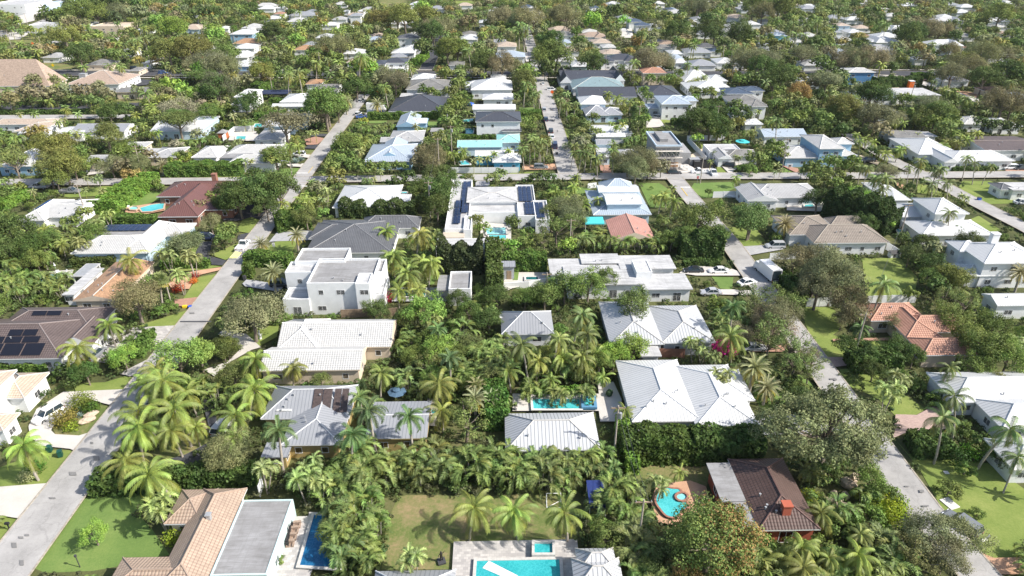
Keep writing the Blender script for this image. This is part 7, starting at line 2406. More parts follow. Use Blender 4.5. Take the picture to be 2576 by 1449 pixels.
for i, (x, y, t) in enumerate(((190, 1030, 'j'), (2228, 72, 'f'), (448, 925, 'i'))):
    small('wheelie_bin', ['blue bin by the garage of the sky blue house', 'blue topped bin on the upper right lawn', 'dark bin beside the navy van'][i], 'bin', x, y, [('body', MB().box(-.4, -.45, .1, .4, .45, 1.2), BLUE if i < 2 else DARK), ('lid', MB().box(-.43, -.5, 1.2, .43, .48, 1.3), DARK)], 0, t)
small('blue_sheet_bundle', 'bright blue tarpaulin bundle beside the tall grey metal roof house', 'tarpaulin', 2165, 420, [('bundle', MB().blob((0, 0, .5), 1.6, 10, 6, 4, .2, (1, .8, .6)), BLUE)], 0, 'h')
small('laundry_sheet', 'white cloth cover spread behind the corner fence', 'cloth cover', 2210, 1330, [('cloth', MB().blob((0, 0, .3), 2.2, 12, 6, 8, .15, (1.6, .8, .35)), WHITE)], 0, 'i')
small('manhole_cover', 'pale square utility box cover on the right lawn', 'utility cover', 1985, 670, [('cover', MB().box(-.35, -.3, 0, .35, .3, .06), COPING)], 0, 'c', clear=3)
small('driveway_slab', 'white and grey concrete slab beside the right street', 'slab', 2010, 905, [('slab', MB().box(-.8, -1.0, 0, .8, 1.0, .1), COPING)], .3, 'c', clear=3)
small('air_conditioner', 'white air conditioner unit beside the white villa wall', 'air conditioner', 2360, 915, [('casing', MB().box(-.5, -.4, 0, .5, .4, 1.0), COPING), ('fan_grille', MB().cyl((0, 0), .33, 1.0, 1.03, 12), DARK)], 0, 'd', clear=3)
small('planter', 'dark pot with a spiky plant beside the pool terrace', 'planter', 2015, 105, [('pot', MB().cyl((0, 0), .35, 0, .6, 10), DARK), ('plant', MB().blob((0, 0, 1.1), .5, 8, 6, 4, .5, (1, 1, 1.2)), plain('dark foliage', (.04, .08, .03), .8, 0, .3, 5))], 0, 'b', clear=3)
# far persons at the verge (tiny)
for i, (x, y, t, lb) in enumerate(((305, 655, 'i', 'person in dark clothes standing on the dry verge beside the street'),)):
    X, Y = G(*T(t, x, y))
    sk = bpy.data.meshes.new('person'); vs = [(0, 0, .95), (0, 0, 1.2), (0, 0, 1.42), (0, 0, 1.52), (0, 0, 1.66), (-.1, 0, .9), (-.12, .02, .5), (-.12, 0, .06), (.1, 0, .9), (.12, -.02, .5), (.13, .05, .06), (-.2, 0, 1.4), (-.26, 0, 1.12), (-.24, -.1, .88), (.2, 0, 1.4), (.27, -.02, 1.12), (.25, -.14, .9), (-.12, -.14, .03), (.13, -.09, .03)]
    es = [(0, 1), (1, 2), (2, 3), (3, 4), (0, 5), (5, 6), (6, 7), (0, 8), (8, 9), (9, 10), (2, 11), (11, 12), (12, 13), (2, 14), (14, 15), (15, 16), (7, 17), (10, 18)]
    sk.from_pydata(vs, es, []); sk.materials.append(plain('dark clothing', (.04, .04, .05), .9))
    o = link(bpy.data.objects.new('person', sk)); o.location = (X, Y, .05)
    md = o.modifiers.new('skin', 'SKIN')
    rs = [.15, .15, .14, .06, .11, .1, .075, .05, .1, .075, .05, .07, .05, .035, .07, .05, .035, .04, .04]
    for q, r_ in zip(sk.skin_vertices[0].data, rs): q.radius = (r_, r_ * .85)
    sk.skin_vertices[0].data[0].use_root = True
    o.modifiers.new('sub', 'SUBSURF').levels = 1
    tag(o, lb, 'person')
LANDMARKS += [('middle street', 1400, 380), ('left street', 600, 680), ('right street', 1880, 690), ('dark asphalt street', 1085, 135), ('dark avenue', 330, 186), ('teal bottom pool', 1300, 1430),
              ('travertine pool deck', 1180, 1390), ('palm thicket centre', 1250, 1170), ('kidney shaped pool', 1685, 1275), ('right hand lawn', 2450, 1330), ('dry fenceless lawn', 1300, 1290),
              ('bottom left lawn', 250, 1330), ('church parking lot', 200, 270), ('right cross street', 2250, 450), ('left cross street', 200, 461), ('planted driveway island', 200, 1050), ('rock garden', 2140, 1270),
              ('avenue right end', 2240, 190), ('top left car park', 40, 90), ('top edge playing field', 1130, 8), ('upper right corner', 2540, 30), ('top edge right part', 1900, 12), ('top edge middle', 1400, 12), ('top edge left part', 500, 10), ('upper right hedge lawn', 2320, 190)]
print('objects done')
# ------------------------------------------------------------------ trees read off the photo (crown centre x y, crown radius)
# nearest rows
zone('a', [(1000, 1235), (1570, 1235), (1575, 1165), (1240, 1150), (1080, 1150), (1000, 1165)], 3.0, 2.5, 1)
zone('a', [(850, 1480), (960, 1480), (975, 1240), (1000, 1165), (900, 1165), (835, 1250), (845, 1380)], 3.1, 2.6, 2)
zone('a', [(1480, 1345), (1640, 1345), (1655, 1200), (1600, 1165), (1560, 1165), (1570, 1240), (1530, 1250)], 3.2, 2.5, 3, check=True, mask=.35)
zone('ag', [(1560, 1520), (1680, 1520), (1660, 1370), (1500, 1370), (1500, 1420)], 3.4, 2.5, 4, check=True, mask=.35)
zone('aacs', [(1880, 1560), (2200, 1540), (2260, 1440), (2230, 1340), (2050, 1340), (1920, 1350), (1890, 1420)], 3.4, 2.5, 5)
zone('aasg', [(2050, 1320), (2240, 1300), (2215, 1240), (2060, 1180), (2010, 1190)], 3.0, 2.2, 6, check=True, mask=.5)
zone('aax', [(560, 1240), (850, 1250), (850, 1170), (720, 1150)], 3.6, 2.3, 7, check=True, mask=.35)
zone('aagl', [(1010, 1010), (1260, 1010), (1260, 860), (1110, 860), (1020, 900)], 4.2, 2.4, 8, check=True, mask=.35)
zone('aacg', [(1260, 990), (1530, 990), (1530, 880), (1260, 880)], 4.2, 2.5, 9, check=True, mask=.35)
zone('ca', [(960, 760), (1090, 760), (1090, 640), (990, 640)], 4.6, None, 10, check=True, mask=.35)
zone('a', [(1450, 640), (1830, 640), (1830, 600), (1660, 608), (1450, 612)], 3.2, 2.4, 11)
zone('a', [(0, 770), (180, 770), (160, 720), (60, 710), (0, 705)], 3.4, 2.5, 12)
zone('aaagc', [(0, 700), (150, 690), (190, 650), (190, 590), (0, 560)], 4.0, 2.5, 13, check=True, mask=.3)
zone('a', [(1480, 560), (1700, 560), (1700, 535), (1480, 530)], 3.4, 2.4, 14, check=True, mask=.4)
zone('ag', [(1780, 800), (1860, 830), (1850, 880), (1780, 870)], 4, 2.4, 15, check=True, mask=.3)
trees('''
c 335 1090 78; 400 1165 74; 455 1030 78; 420 960 70; 370 1030 66; 610 965 68; 600 1050 58; 640 920 52; 62 1130 68; 190 880 56; 275 820 44; 335 655 46; 395 930 50; 490 1075 40
c 730 930 40; 952 950 46; 1100 940 56; 1112 1038 46; 1178 1285 70; 1302 1282 68; 1432 1288 72; 1565 1030 34
c 1465 908 46; 1510 890 42; 1285 935 42; 1420 900 44; 1350 915 44; 300 1140 60; 440 1085 58; 360 970 54; 480 990 48; 580 1105 48
C 1330 870 48; 1390 860 40; 1440 800 46; 1480 850 44
c 1030 690 46; 1075 670 44; 990 650 42; 1000 730 38; 1050 730 36; 960 580 34
c 2030 1430 60; 2160 1400 60; 1990 1390 56; 1700 1185 30; 1720 1440 44
C 2215 720 44; 2390 1060 52; 2510 1060 58; 2435 1005 50; 2130 945 1; 2380 930 34; 2400 545 26; 2370 430 24
r 935 1045 52; 1032 1060 46; 692 1095 50; 872 1105 46; 905 1000 36; 1845 780 36; 2165 830 30
C 2560 1160 40; 2250 640 1
D 1195 1010 36; 1190 975 28; 745 595 26; 685 690 32; 655 612 24; 1232 1005 30; 2005 1000 1
D 1895 930 44; 1930 970 36; 870 258 20; 2090 640 26; 1980 560 30; 2570 690 30
x 400 1270 48; 760 1200 46; 660 1180 40; 1040 1400 42; 800 1215 36; 480 645 30; 450 690 28; 420 640 30; 330 1020 1; 1820 940 34; 2240 980 40; 2260 950 34; 1660 1215 34; 1720 1000 1
x 2160 790 22; 2030 800 1; 1750 860 30; 1800 900 24; 1770 880 24
b 235 1340 36; 450 900 58; 500 890 44; 1065 780 54; 1100 875 44; 310 895 34; 270 1005 1
g 1020 800 36; 570 870 34
d 560 878 34; 215 935 34; 160 930 28; 180 960 24
o 340 750 68; 630 790 74; 575 1130 62; 545 1150 40; 1980 770 1
Q 2090 1075 158
o 2100 690 78; 2060 720 60; 2140 760 54; 2000 650 46; 2060 650 50
n 1950 800 60; 2040 880 32; 1860 820 40
l 2000 910 40; 1990 770 48; 1940 830 50; 1960 740 40; 2035 940 34; 1900 780 40
o 2340 1345 66; 2425 1352 62; 2380 1400 60; 1965 790 56; 2050 700 54
l 2300 1400 60; 1990 865 50; 1905 745 40; 1935 860 44; 2045 905 40
o 1925 800 44
d 2470 1110 28; 2500 1130 30; 2545 1155 34
m 1790 1345 122
d 1690 1395 54; 1640 1425 44
M 1720 1440 50
g 1590 770 50; 1640 1000 1; 1420 720 44; 1480 715 48; 1560 690 1; 1370 740 40; 1520 700 36; 1320 745 32
b 1590 870 42; 1545 890 40; 1450 880 1
y 1160 865 26; 1900 470 1
g 1775 690 1; 1725 1010 1
u 1760 545 60; 1890 545 58
d 1885 560 40
d 2130 870 34; 2180 880 36; 2255 875 34; 2300 895 32; 2200 930 30
o 2250 810 30; 2120 800 30
g 2390 800 44; 2440 850 50; 2490 880 56; 2540 900 50; 2450 920 40; 2500 820 44
y 2385 690 38; 2420 700 30; 2510 960 34
l 2430 760 40; 2380 740 34
d 2440 610 34; 2330 610 30; 2290 640 30; 2340 660 30; 2200 600 1; 2350 570 24; 2400 580 22; 2270 600 24
b 2200 520 30; 2150 500 34; 2120 510 30; 2230 560 24
d 2060 500 34; 2180 560 30; 2140 540 24
g 1620 560 1; 1690 600 30; 1730 590 30; 1780 595 32; 1810 590 30
O 470 610 46
g 560 600 28
u 470 605 38
y 465 608 30
o 530 560 30; 500 520 24
d 640 480 56; 600 500 46; 690 470 40; 560 510 30; 670 520 36
g 545 505 24
d 30 580 56; 20 630 40; 70 620 40
g 120 600 30; 90 650 30; 230 590 34; 180 560 28; 210 540 28
x 200 610 26; 240 560 24; 270 540 22
c 770 505 26; 750 520 26; 735 510 18; 720 530 20; 800 500 18
g 770 545 30; 740 545 22; 810 540 24
d 1110 480 48; 1100 520 40; 1060 470 30; 1120 440 30; 1090 440 34; 1140 490 1
g 1000 550 1; 1200 555 24; 1215 575 22; 1290 560 26; 1330 590 24; 1310 610 20
l 1400 570 44; 1370 600 34; 1440 560 34; 1380 530 30
b 1430 615 26; 1290 620 24; 1270 610 18
g 1330 620 22; 1360 640 22
c 1430 500 30; 1470 505 30; 1400 480 26; 1500 510 24; 1440 470 24; 1660 500 26; 1690 505 28
d 1230 800 36; 1250 740 34; 1180 780 36; 1150 750 30; 960 790 30
g 940 780 30; 925 740 22
r 1100 830 30; 1130 900 34
a 940 1010 30; 900 960 30
g 810 960 30; 780 975 22
s 2350 1005 24; 2390 1230 30; 2430 1180 26; 2350 1120 30; 2300 1100 24
s 2030 1150 20; 1990 1330 20; 700 1410 18
s 2450 1340 20; 2460 1290 18
S 2200 1280 28; 2170 1250 24; 2230 1300 18
k 2010 470 1
''')
# middle distance, left
trees('''
g:o 120 390 100; 280 320 90; 420 330 100; 560 340 90; 700 310 100; 840 320 100; 980 290 90; 1080 330 80; 480 180 80; 350 200 90; 560 200 70; 1380 290 70; 1000 230 60
g:n 1780 400 170; 1480 500 60; 2030 430 60; 1780 850 70
g:u 2050 150 120; 1800 600 160; 1790 560 130
g:b 1720 230 90; 1850 280 90; 1980 320 80; 2060 330 60; 1650 210 60
g:o 2190 240 150; 2250 60 140; 2080 80 100; 1950 120 90; 2330 110 80
g:d 2180 270 130; 1100 500 100; 1250 480 90; 1050 540 70; 1000 480 60; 2480 420 110; 2540 370 90; 2350 480 60
g:C 50 260 80; 1510 310 90
g:c 520 390 70; 640 460 60; 1360 530 80; 780 700 70; 850 730 70; 920 800 60; 700 750 60; 1450 660 60; 1550 700 70; 1600 740 60; 1350 700 60
g:x 790 520 60; 640 570 50; 200 520 50; 350 520 60; 590 600 60; 1270 340 40; 980 1150 70; 870 1160 50; 2400 780 60; 330 1300 60; 1030 1290 60; 850 1280 50; 2460 990 60; 2530 990 50
g:g 1070 740 130; 1100 700 100; 1290 900 120; 1400 930 100; 1200 950 100; 960 1010 70
g:y 530 880 150; 420 830 110; 620 820 120; 350 900 90; 560 1010 160; 650 1050 160; 490 1090 140; 740 1040 120; 560 1150 130
g:l 150 1010 130; 80 980 90; 200 1000 100
g:o 1130 1040 110; 1250 1060 100; 1400 1010 110; 1500 960 90; 2000 740 80
g:D 1620 1010 70; 2350 560 60
g:d 1350 620 60; 1420 600 60; 2300 870 50; 1830 930 60; 2030 1030 60; 2120 1030 60; 2200 1040 60
g:M 350 710 90; 420 700 70; 1300 1140 80; 1400 1130 70
g:a 1900 760 70; 1980 760 70; 2060 740 70; 2140 750 70; 1860 840 60; 1950 860 60; 60 700 80; 140 740 80; 540 740 60; 1240 1180 50; 1450 1150 50; 1200 830 50; 1830 780 60; 2200 600 60; 2150 480 90; 2260 440 80
g:g 2120 500 100; 2230 470 90; 2250 640 60; 2450 600 60; 40 1280 90; 120 1280 80; 180 1240 70; 30 1340 80; 300 1420 50; 2100 1350 90; 620 800 70
g:g 2150 1340 80; 1570 1200 60; 1620 1240 50
g:d 2380 1310 170; 2260 1270 120; 2500 1200 110; 2560 1120 80; 2300 1400 90
g:S 1780 960 90; 1860 930 70
g:n 2230 430 50
g:C 2450 560 50; 2520 550 50
h:O 290 640 200; 420 620 90
h:g 700 450 190; 620 400 120; 820 470 110; 560 480 90; 880 360 30
h:u 720 440 180
h:d 1010 240 110; 1080 240 90; 960 300 60; 230 1260 200; 120 1200 150; 60 1290 130
h:o 1300 150 120; 1400 200 120; 1250 200 100; 1450 160 80; 830 120 90
h:n 620 590 80; 1720 950 130; 1640 1010 90
h:o 1760 960 140; 1680 930 100
h:b 1130 70 90; 1060 60 70; 1000 30 70
h:y 60 110 110; 20 60 70; 1050 30 90
h:M 60 110 80; 100 170 60
h:c 320 120 80; 440 160 80; 580 60 60; 700 200 60; 850 150 60; 960 130 50; 1400 60 60; 1300 80 50; 1560 60 70; 400 760 80; 340 830 90; 430 830 80; 2080 880 90; 2000 920 80; 1930 900 70; 2290 150 50; 1720 790 50; 1060 860 60; 1150 640 1; 2540 920 60; 2400 950 60
h:C 300 130 80; 440 100 80; 880 160 60
h:D 1200 400 80; 1590 540 50
h:p 1600 560 60
h:d 750 1000 60; 1690 280 70
h:g 920 820 120; 850 870 90; 970 880 80; 900 790 90; 860 1000 80; 1000 1040 90; 1120 1060 90; 790 960 70; 940 960 80; 1270 1060 70; 1340 1050 60; 1180 1060 70; 1420 1040 60; 1480 1050 60
h:l 760 1010 70
h:y 770 1070 90; 800 1130 90; 840 1170 80; 740 1190 70
h:g 200 940 110; 160 980 90; 260 990 80; 120 920 70
h:x 560 1200 60; 700 1270 80; 660 1380 60; 1250 1090 50; 1190 1170 50; 2190 990 60; 2330 960 60; 2250 970 60; 580 1240 40; 540 700 50; 600 700 50
h:c 430 1370 100; 520 1420 90; 290 1420 90; 480 1330 70
h:a 980 620 60; 1060 610 60; 1140 640 60; 1220 640 60; 1000 720 60; 1080 740 60; 1160 760 60; 1220 740 50; 1290 700 60; 1320 620 50; 1660 640 50; 1720 640 50; 1380 610 50; 1990 680 60; 2050 640 60; 1940 760 60; 1880 820 60; 1700 800 50; 1100 1150 60; 1400 1190 50; 20 450 60; 100 430 60; 190 430 60; 280 450 60; 380 450 60; 460 440 60
h:g 1920 540 90; 1890 480 70; 1970 440 80; 2020 400 80; 1900 600 70; 2040 240 90; 1960 300 80; 2080 330 60; 1780 300 60; 1820 330 50
h:l 2060 120 70; 1900 110 60
h:g 1680 1250 100; 1780 1220 100; 1850 1300 90; 1600 1290 80; 1700 1370 100; 1800 1390 90; 1620 1400 70
h:l 2380 1160 90; 2450 1140 80; 2150 1160 60
h:d 1440 1160 90; 1540 1150 80; 1340 1200 60
h:s 1950 1130 40; 2090 1130 40
h:S 1080 570 50; 1700 500 40; 1540 500 40
h:k 870 360 40
i:g 130 180 110; 100 110 80; 190 130 80; 80 220 70
i:d 370 60 100; 330 100 70; 430 120 50
i:o 1170 1010 130; 1290 980 150; 1240 1080 130; 1380 1040 110; 1500 1060 90; 1400 1120 60
i:C 480 380 70; 560 400 70; 230 330 60; 280 300 60; 620 410 60; 350 770 70; 290 800 80; 230 780 80; 180 820 80; 120 860 80; 330 850 70; 270 860 60; 600 890 70; 680 880 80; 740 900 80; 800 860 80; 870 950 80; 1030 900 90; 1060 820 70; 640 830 70; 720 830 70; 940 930 60; 1300 410 50; 1200 400 60
i:c 960 310 70; 1040 330 80; 1100 370 70; 1270 420 80; 1310 480 60; 1050 680 60; 1110 660 60; 1000 640 50; 600 1150 80; 650 1180 60; 560 1370 80; 530 1330 60; 1800 170 60; 1870 160 60; 1930 140 60; 1450 1330 80; 1560 1320 90; 1610 1290 60; 2130 370 60; 2060 680 80; 2020 670 60; 2250 1150 70; 2420 500 60; 2470 520 50; 2400 700 80; 2450 680 70; 2130 320 50
i:p 640 660 60; 570 350 60; 1300 60 40
i:g 600 560 50; 640 580 50; 700 600 50; 820 550 60; 180 580 60; 240 560 60; 130 600 60; 200 640 50; 100 650 50
i:d 1900 620 140; 1800 600 110; 2000 620 130; 2080 640 110; 1850 520 100; 1950 500 110; 2050 480 100; 1780 660 80; 2120 720 70; 2250 460 90; 2320 520 90; 2200 520 80
i:g 1320 290 60; 1360 340 60; 1250 180 60; 1190 130 60; 1680 120 60; 1650 190 60; 1400 170 60; 1500 180 60; 1590 160 60; 1820 290 60; 1900 300 60; 2000 310 70; 2100 380 60; 2380 440 60
i:l 830 700 70; 750 660 60; 900 720 50; 680 700 60; 640 730 50; 380 970 50
i:b 1340 560 60; 1860 760 60; 1850 340 40
i:a 700 430 50; 720 480 50; 660 450 50; 680 400 50; 540 450 50; 1150 740 60; 1230 730 60; 1300 720 60; 1350 790 60; 1300 830 60; 1240 880 60; 1360 880 50; 1170 820 50; 1340 660 50; 1390 640 40; 1000 760 50; 1120 560 50; 1180 560 50; 2200 710 50; 560 790 50; 1240 340 50; 1220 560 50
i:d 220 1160 90; 160 1180 70; 300 1140 90; 380 1150 80; 320 1220 60; 450 1200 60
i:g 420 1290 80; 360 1330 70; 470 1360 80; 380 1400 70; 620 1360 80; 700 1370 70
i:a 700 1320 50; 760 1350 50; 640 1300 40; 540 1440 50; 300 1290 50
i:M 2310 440 60
i:n 1330 60 60
i:d 820 60 70; 1400 30 60; 1560 50 60
i:C 2000 960 50; 2040 880 40
i:l 2440 960 90; 2500 980 80
i:s 2400 1060 90; 2300 1050 60
i:x 2250 940 40; 2290 950 40; 2050 900 40; 750 610 50; 880 1010 60
i:s 860 1110 30; 820 1110 30; 1500 640 30; 1400 1250 30
i:d 1980 1290 50
i:C 2130 480 40
j:O 580 200 150; 1080 540 170; 970 560 110; 1200 560 110
j:d 130 160 130; 60 200 110; 200 120 100; 1040 300 130; 1110 350 120; 980 340 90; 500 320 60; 550 360 60; 700 130 80; 620 90 80; 2170 160 130; 1240 60 70; 2400 80 120; 2500 140 100
j:M 310 310 110; 340 260 80
j:y 760 470 150; 820 430 110; 700 500 110
j:g 700 530 110; 800 540 100; 640 490 70; 110 290 70; 60 340 70; 1160 260 40; 330 430 80; 400 520 70; 300 560 80; 230 520 70
j:o 900 290 90; 450 230 90; 1850 120 130; 1760 140 90; 2050 60 140; 1900 40 120; 2370 400 170; 2280 440 110; 2450 440 120; 2300 360 100; 1650 460 140; 1560 430 110; 1480 470 90
j:g 1700 520 130; 1800 540 110; 1580 560 110; 1500 520 100; 1850 620 100; 1760 640 90; 1640 620 100; 1530 620 80; 1900 380 80; 1980 440 70; 1400 380 70; 2150 400 70; 1830 340 80
j:c 190 400 80; 150 430 70; 40 600 80; 160 620 70; 270 560 60; 1260 600 80; 1310 580 80; 1350 640 60; 940 790 80; 1000 740 80; 1050 800 80; 880 760 60; 1230 560 60; 1750 820 80; 1790 790 70; 1920 720 100; 1980 760 90; 2060 720 100; 1890 790 80; 1200 880 90; 1130 850 80; 1310 870 90; 1360 850 70
j:C 2020 960 80; 2120 1010 80; 2210 1040 70; 1560 1000 90; 1500 1040 70; 1690 1050 100; 1440 1070 70; 1700 1210 100; 1860 1200 90; 940 1050 80; 1000 1080 90; 1130 1160 120; 1050 1180 110; 1180 1250 90; 340 1060 50; 2070 1390 1; 1480 560 50; 1680 160 50; 2110 40 50; 1640 60 50; 2520 460 50; 2480 500 50; 1560 480 50
j:n 1230 1050 110
j:g 450 1070 100; 400 1100 80; 620 1020 100; 690 1000 70; 850 1010 90; 780 1030 70; 620 1130 110; 720 1140 100; 540 1170 110; 480 1150 90; 680 1210 90; 800 1180 80; 840 1250 80; 60 840 80; 120 860 80; 40 900 90; 140 930 70; 740 1340 110
j:b 620 1390 80; 720 1400 80; 820 1390 80; 900 1370 70; 1000 1370 80; 560 1360 60
j:d 1060 1330 80; 960 1310 80; 1350 1290 70; 1430 1240 60; 540 800 60; 640 640 80; 540 650 80; 500 690 70; 740 690 80; 780 660 70; 2150 620 80; 2250 640 80; 2350 640 80; 2450 660 80; 2100 590 60
j:a 1440 1300 50; 1330 1340 60; 1150 1330 50; 1250 1360 50; 1900 1350 50; 1960 1380 50; 1750 1300 60; 1650 1300 50; 60 640 1; 350 680 50
j:x 1950 1340 60; 2000 1360 50; 1330 1180 50; 70 1100 40; 120 1080 40; 1560 1180 50; 1500 720 50; 1340 700 50; 2050 550 50
j:l 380 600 60; 330 560 60
j:l 1370 350 60; 1440 370 60; 1330 370 50
j:s 1560 1290 30; 20 990 50
j:c 1750 300 50; 1650 180 50; 1780 280 50; 540 130 50; 300 80 50; 240 80 50; 780 160 50
j:u 1120 900 70; 1030 900 60
''')
# far field accents
trees('''
k:c 230 240 40; 295 230 45; 365 225 45; 425 225 45; 255 245 35
k:b 1200 180 60; 1300 230 90; 1250 210 70; 1330 260 60; 1180 170 50
k:y 580 255 60; 490 300 90; 440 300 60; 560 300 50; 20 310 40
k:o 890 110 80; 960 110 70; 1030 120 70; 550 200 60; 510 190 60; 620 210 60; 1330 140 50
k:g 640 100 90; 730 120 80; 560 120 80; 480 130 60; 1460 30 60
k:d 530 60 60; 360 120 70; 600 50 50; 780 40 70; 900 40 80; 680 40 60; 1000 40 60; 1500 110 60; 1600 110 60
k:k 850 60 60; 760 50 50; 1775 70 40; 1330 40 40; 930 50 50
k:y 1440 390 110; 1520 360 80; 1280 410 100; 1380 340 60; 1380 420 80
k:M 850 370 50; 1050 470 45; 1970 540 60
k:d 600 430 90; 640 400 70; 560 400 60; 2070 260 80; 2100 270 60; 2020 280 60; 340 400 1
k:o 330 400 60; 2480 360 100; 2560 350 80; 1600 500 120; 1700 510 90; 1480 510 80
k:b 2240 320 60; 1550 550 80; 1620 340 50; 1640 290 70; 1600 250 60
k:g 2290 220 70; 2360 210 50; 1700 410 80; 1760 430 60
k:C 1180 290 50; 1040 320 50; 1090 300 50; 1200 320 50; 850 490 50; 910 520 50; 1310 500 50; 2160 270 40; 1940 280 50; 840 240 40; 1010 330 50; 2370 490 60; 2450 460 50; 2540 240 50
l:d 1090 480 90; 1050 500 70; 1130 500 70; 600 370 70; 630 380 60; 1600 320 80; 1540 320 70; 1900 480 80; 640 260 80; 700 260 80; 2060 110 70; 2080 90 50; 2520 250 80
l:o 1210 500 100; 1290 510 80; 740 220 90; 680 230 80; 1400 160 100; 1450 150 80; 1330 180 80; 1200 150 90; 1160 150 70; 960 190 70; 1700 130 90; 1650 130 80; 2330 480 110; 2280 470 80; 2420 480 80
l:y 290 160 80; 350 160 70; 240 160 60; 480 150 100; 420 150 80; 620 130 80; 680 140 70; 2180 95 50
l:b 1900 170 70; 1870 190 50; 620 90 70; 600 70 60; 190 520 80; 230 540 60; 1400 540 60; 2130 170 50
l:g 870 380 90; 800 390 90; 920 400 70; 760 420 60; 1570 430 110; 1620 450 100; 1520 470 90; 1300 500 50; 1940 130 60; 680 190 60
l:C 1120 210 50; 1340 200 60; 1290 220 60; 1380 220 60; 200 220 50; 970 380 50; 2090 500 50; 2200 480 60; 2260 250 60; 110 440 80; 150 480 60; 530 490 50; 1380 250 50; 1640 350 50
l:M 2180 95 40; 2340 60 30
m:d 170 240 80; 240 270 80; 420 260 90; 380 290 60; 500 290 70; 180 170 70; 200 150 50; 1700 290 90; 1760 260 80; 1650 260 70; 1000 350 70; 960 340 60; 600 540 100; 700 540 80; 1580 520 50; 2020 210 60
m:y 530 70 80; 580 80 60; 720 360 60; 640 350 60; 800 360 50; 2100 490 90; 2050 520 70; 1850 120 50; 2130 160 50
m:g 770 60 100; 720 80 80; 1430 110 70; 2380 130 90; 2300 140 60; 2440 150 60; 1080 340 60; 1070 500 70; 1020 490 60; 880 400 50
m:M 1310 300 50; 1200 330 45; 1350 290 40; 850 20 40; 1090 75 30; 1340 20 30; 2450 110 30; 1500 50 40; 1250 10 30
m:o 1400 460 110; 1300 470 100; 1220 480 90; 1500 470 80; 500 470 110; 600 480 100; 420 500 80; 680 480 60; 1860 240 90; 1930 240 80; 1780 220 60; 2280 430 110; 2380 440 90; 2200 410 80; 110 60 80; 180 70 60; 600 100 80; 2000 400 80; 900 420 80; 1100 420 60
m:C 860 230 50; 820 270 50; 900 280 50; 780 300 50; 840 190 50; 950 210 50; 1030 180 50; 800 220 40; 740 180 40; 1540 180 50; 1570 340 50; 610 270 40; 1940 350 50; 1890 350 50; 380 350 50; 450 350 50; 40 500 50; 100 500 40; 300 350 40
''')
# street-side and court specimens
trees('''
d 1215 640 1; 2290 1290 1
g 2340 700 30; 2290 740 24
k 1785 755 1
a 1030 830 30; 1060 900 28; 1010 860 26; 1120 960 30; 1180 930 34; 1230 880 32; 1240 930 34; 1200 880 30; 1150 930 28
a 1340 960 34; 1400 980 34; 1470 980 34; 1250 1000 28
''')
print('trees placed', len(PLACED))
# ------------------------------------------------------------------ fill the rest of the suburb with trees
rnd = random.Random(4)
Yc = 52.0
FILLK = ['d', 'g', 'g', 'o', 'O', 'l', 'a', 'a', 'x', 'c', 'C', 'p', 'y', 'u', 'd', 'g']
FARK = ['d', 'g', 'o', 'O', 'l', 'y', 'd', 'g', 'o', 'u', 'C', 'c', 'p', 'C', 'd', 'g', 'l', 'M']
while Yc < 800:
    far = Yc > 330
    step = 4.6 if Yc < 200 else (5.2 if Yc < 330 else (6.2 if Yc < 520 else 7.5))
    hx = Yc * .80 + 22
    X = -hx
    while X < hx:
        x = X + rnd.uniform(-.45, .45) * step; y = Yc + rnd.uniform(-.45, .45) * step
        X += step
        q0 = P(x, y, 4)
        if not (-60 < q0[0] < 2640 and -60 < q0[1] < 1560): continue
        if blocked(x, y, 1.0): continue
        k = rnd.choice(FARK if far else FILLK)
        sp_ = SPECIES[k]
        okk = False
        base_R = {'a': 2.2, 'x': 2.3, 'c': 3.8, 'C': 3.4, 'p': 1.9}.get(k, rnd.uniform(2.3, 4.6) if not far else rnd.uniform(2.8, 5.6))
        for tr_, R in ((k, base_R), ('s' if rnd.random() < .6 else 'a', 1.7), ('s', 1.1)):
            s2 = SPECIES[tr_]
            if near_tree(x, y, R, .62 if tr_ == k else .5): continue
            q = P(x, y, s2['zc'] * R / s2['R0'])
            rp = R * FPX / q[2]
            lim = (.1 if tr_ in ('c', 'C', 'p', 'x') else .13) if Yc < 200 else (.2 if Yc < 330 else .36)
            if mask_frac(q[0], q[1], rp * .9, rp * .8) > lim: continue
            g0 = P(x, y, 0)
            if Yc < 330 and 0 < g0[0] < 2576 and 0 < g0[1] < 1449 and CLEAR[min(MH - 1, int(g0[1] / 4)), min(MW - 1, int(g0[0] / 4))]: continue
            place(tr_, x, y, R, False)
            break
    Yc += step * .9

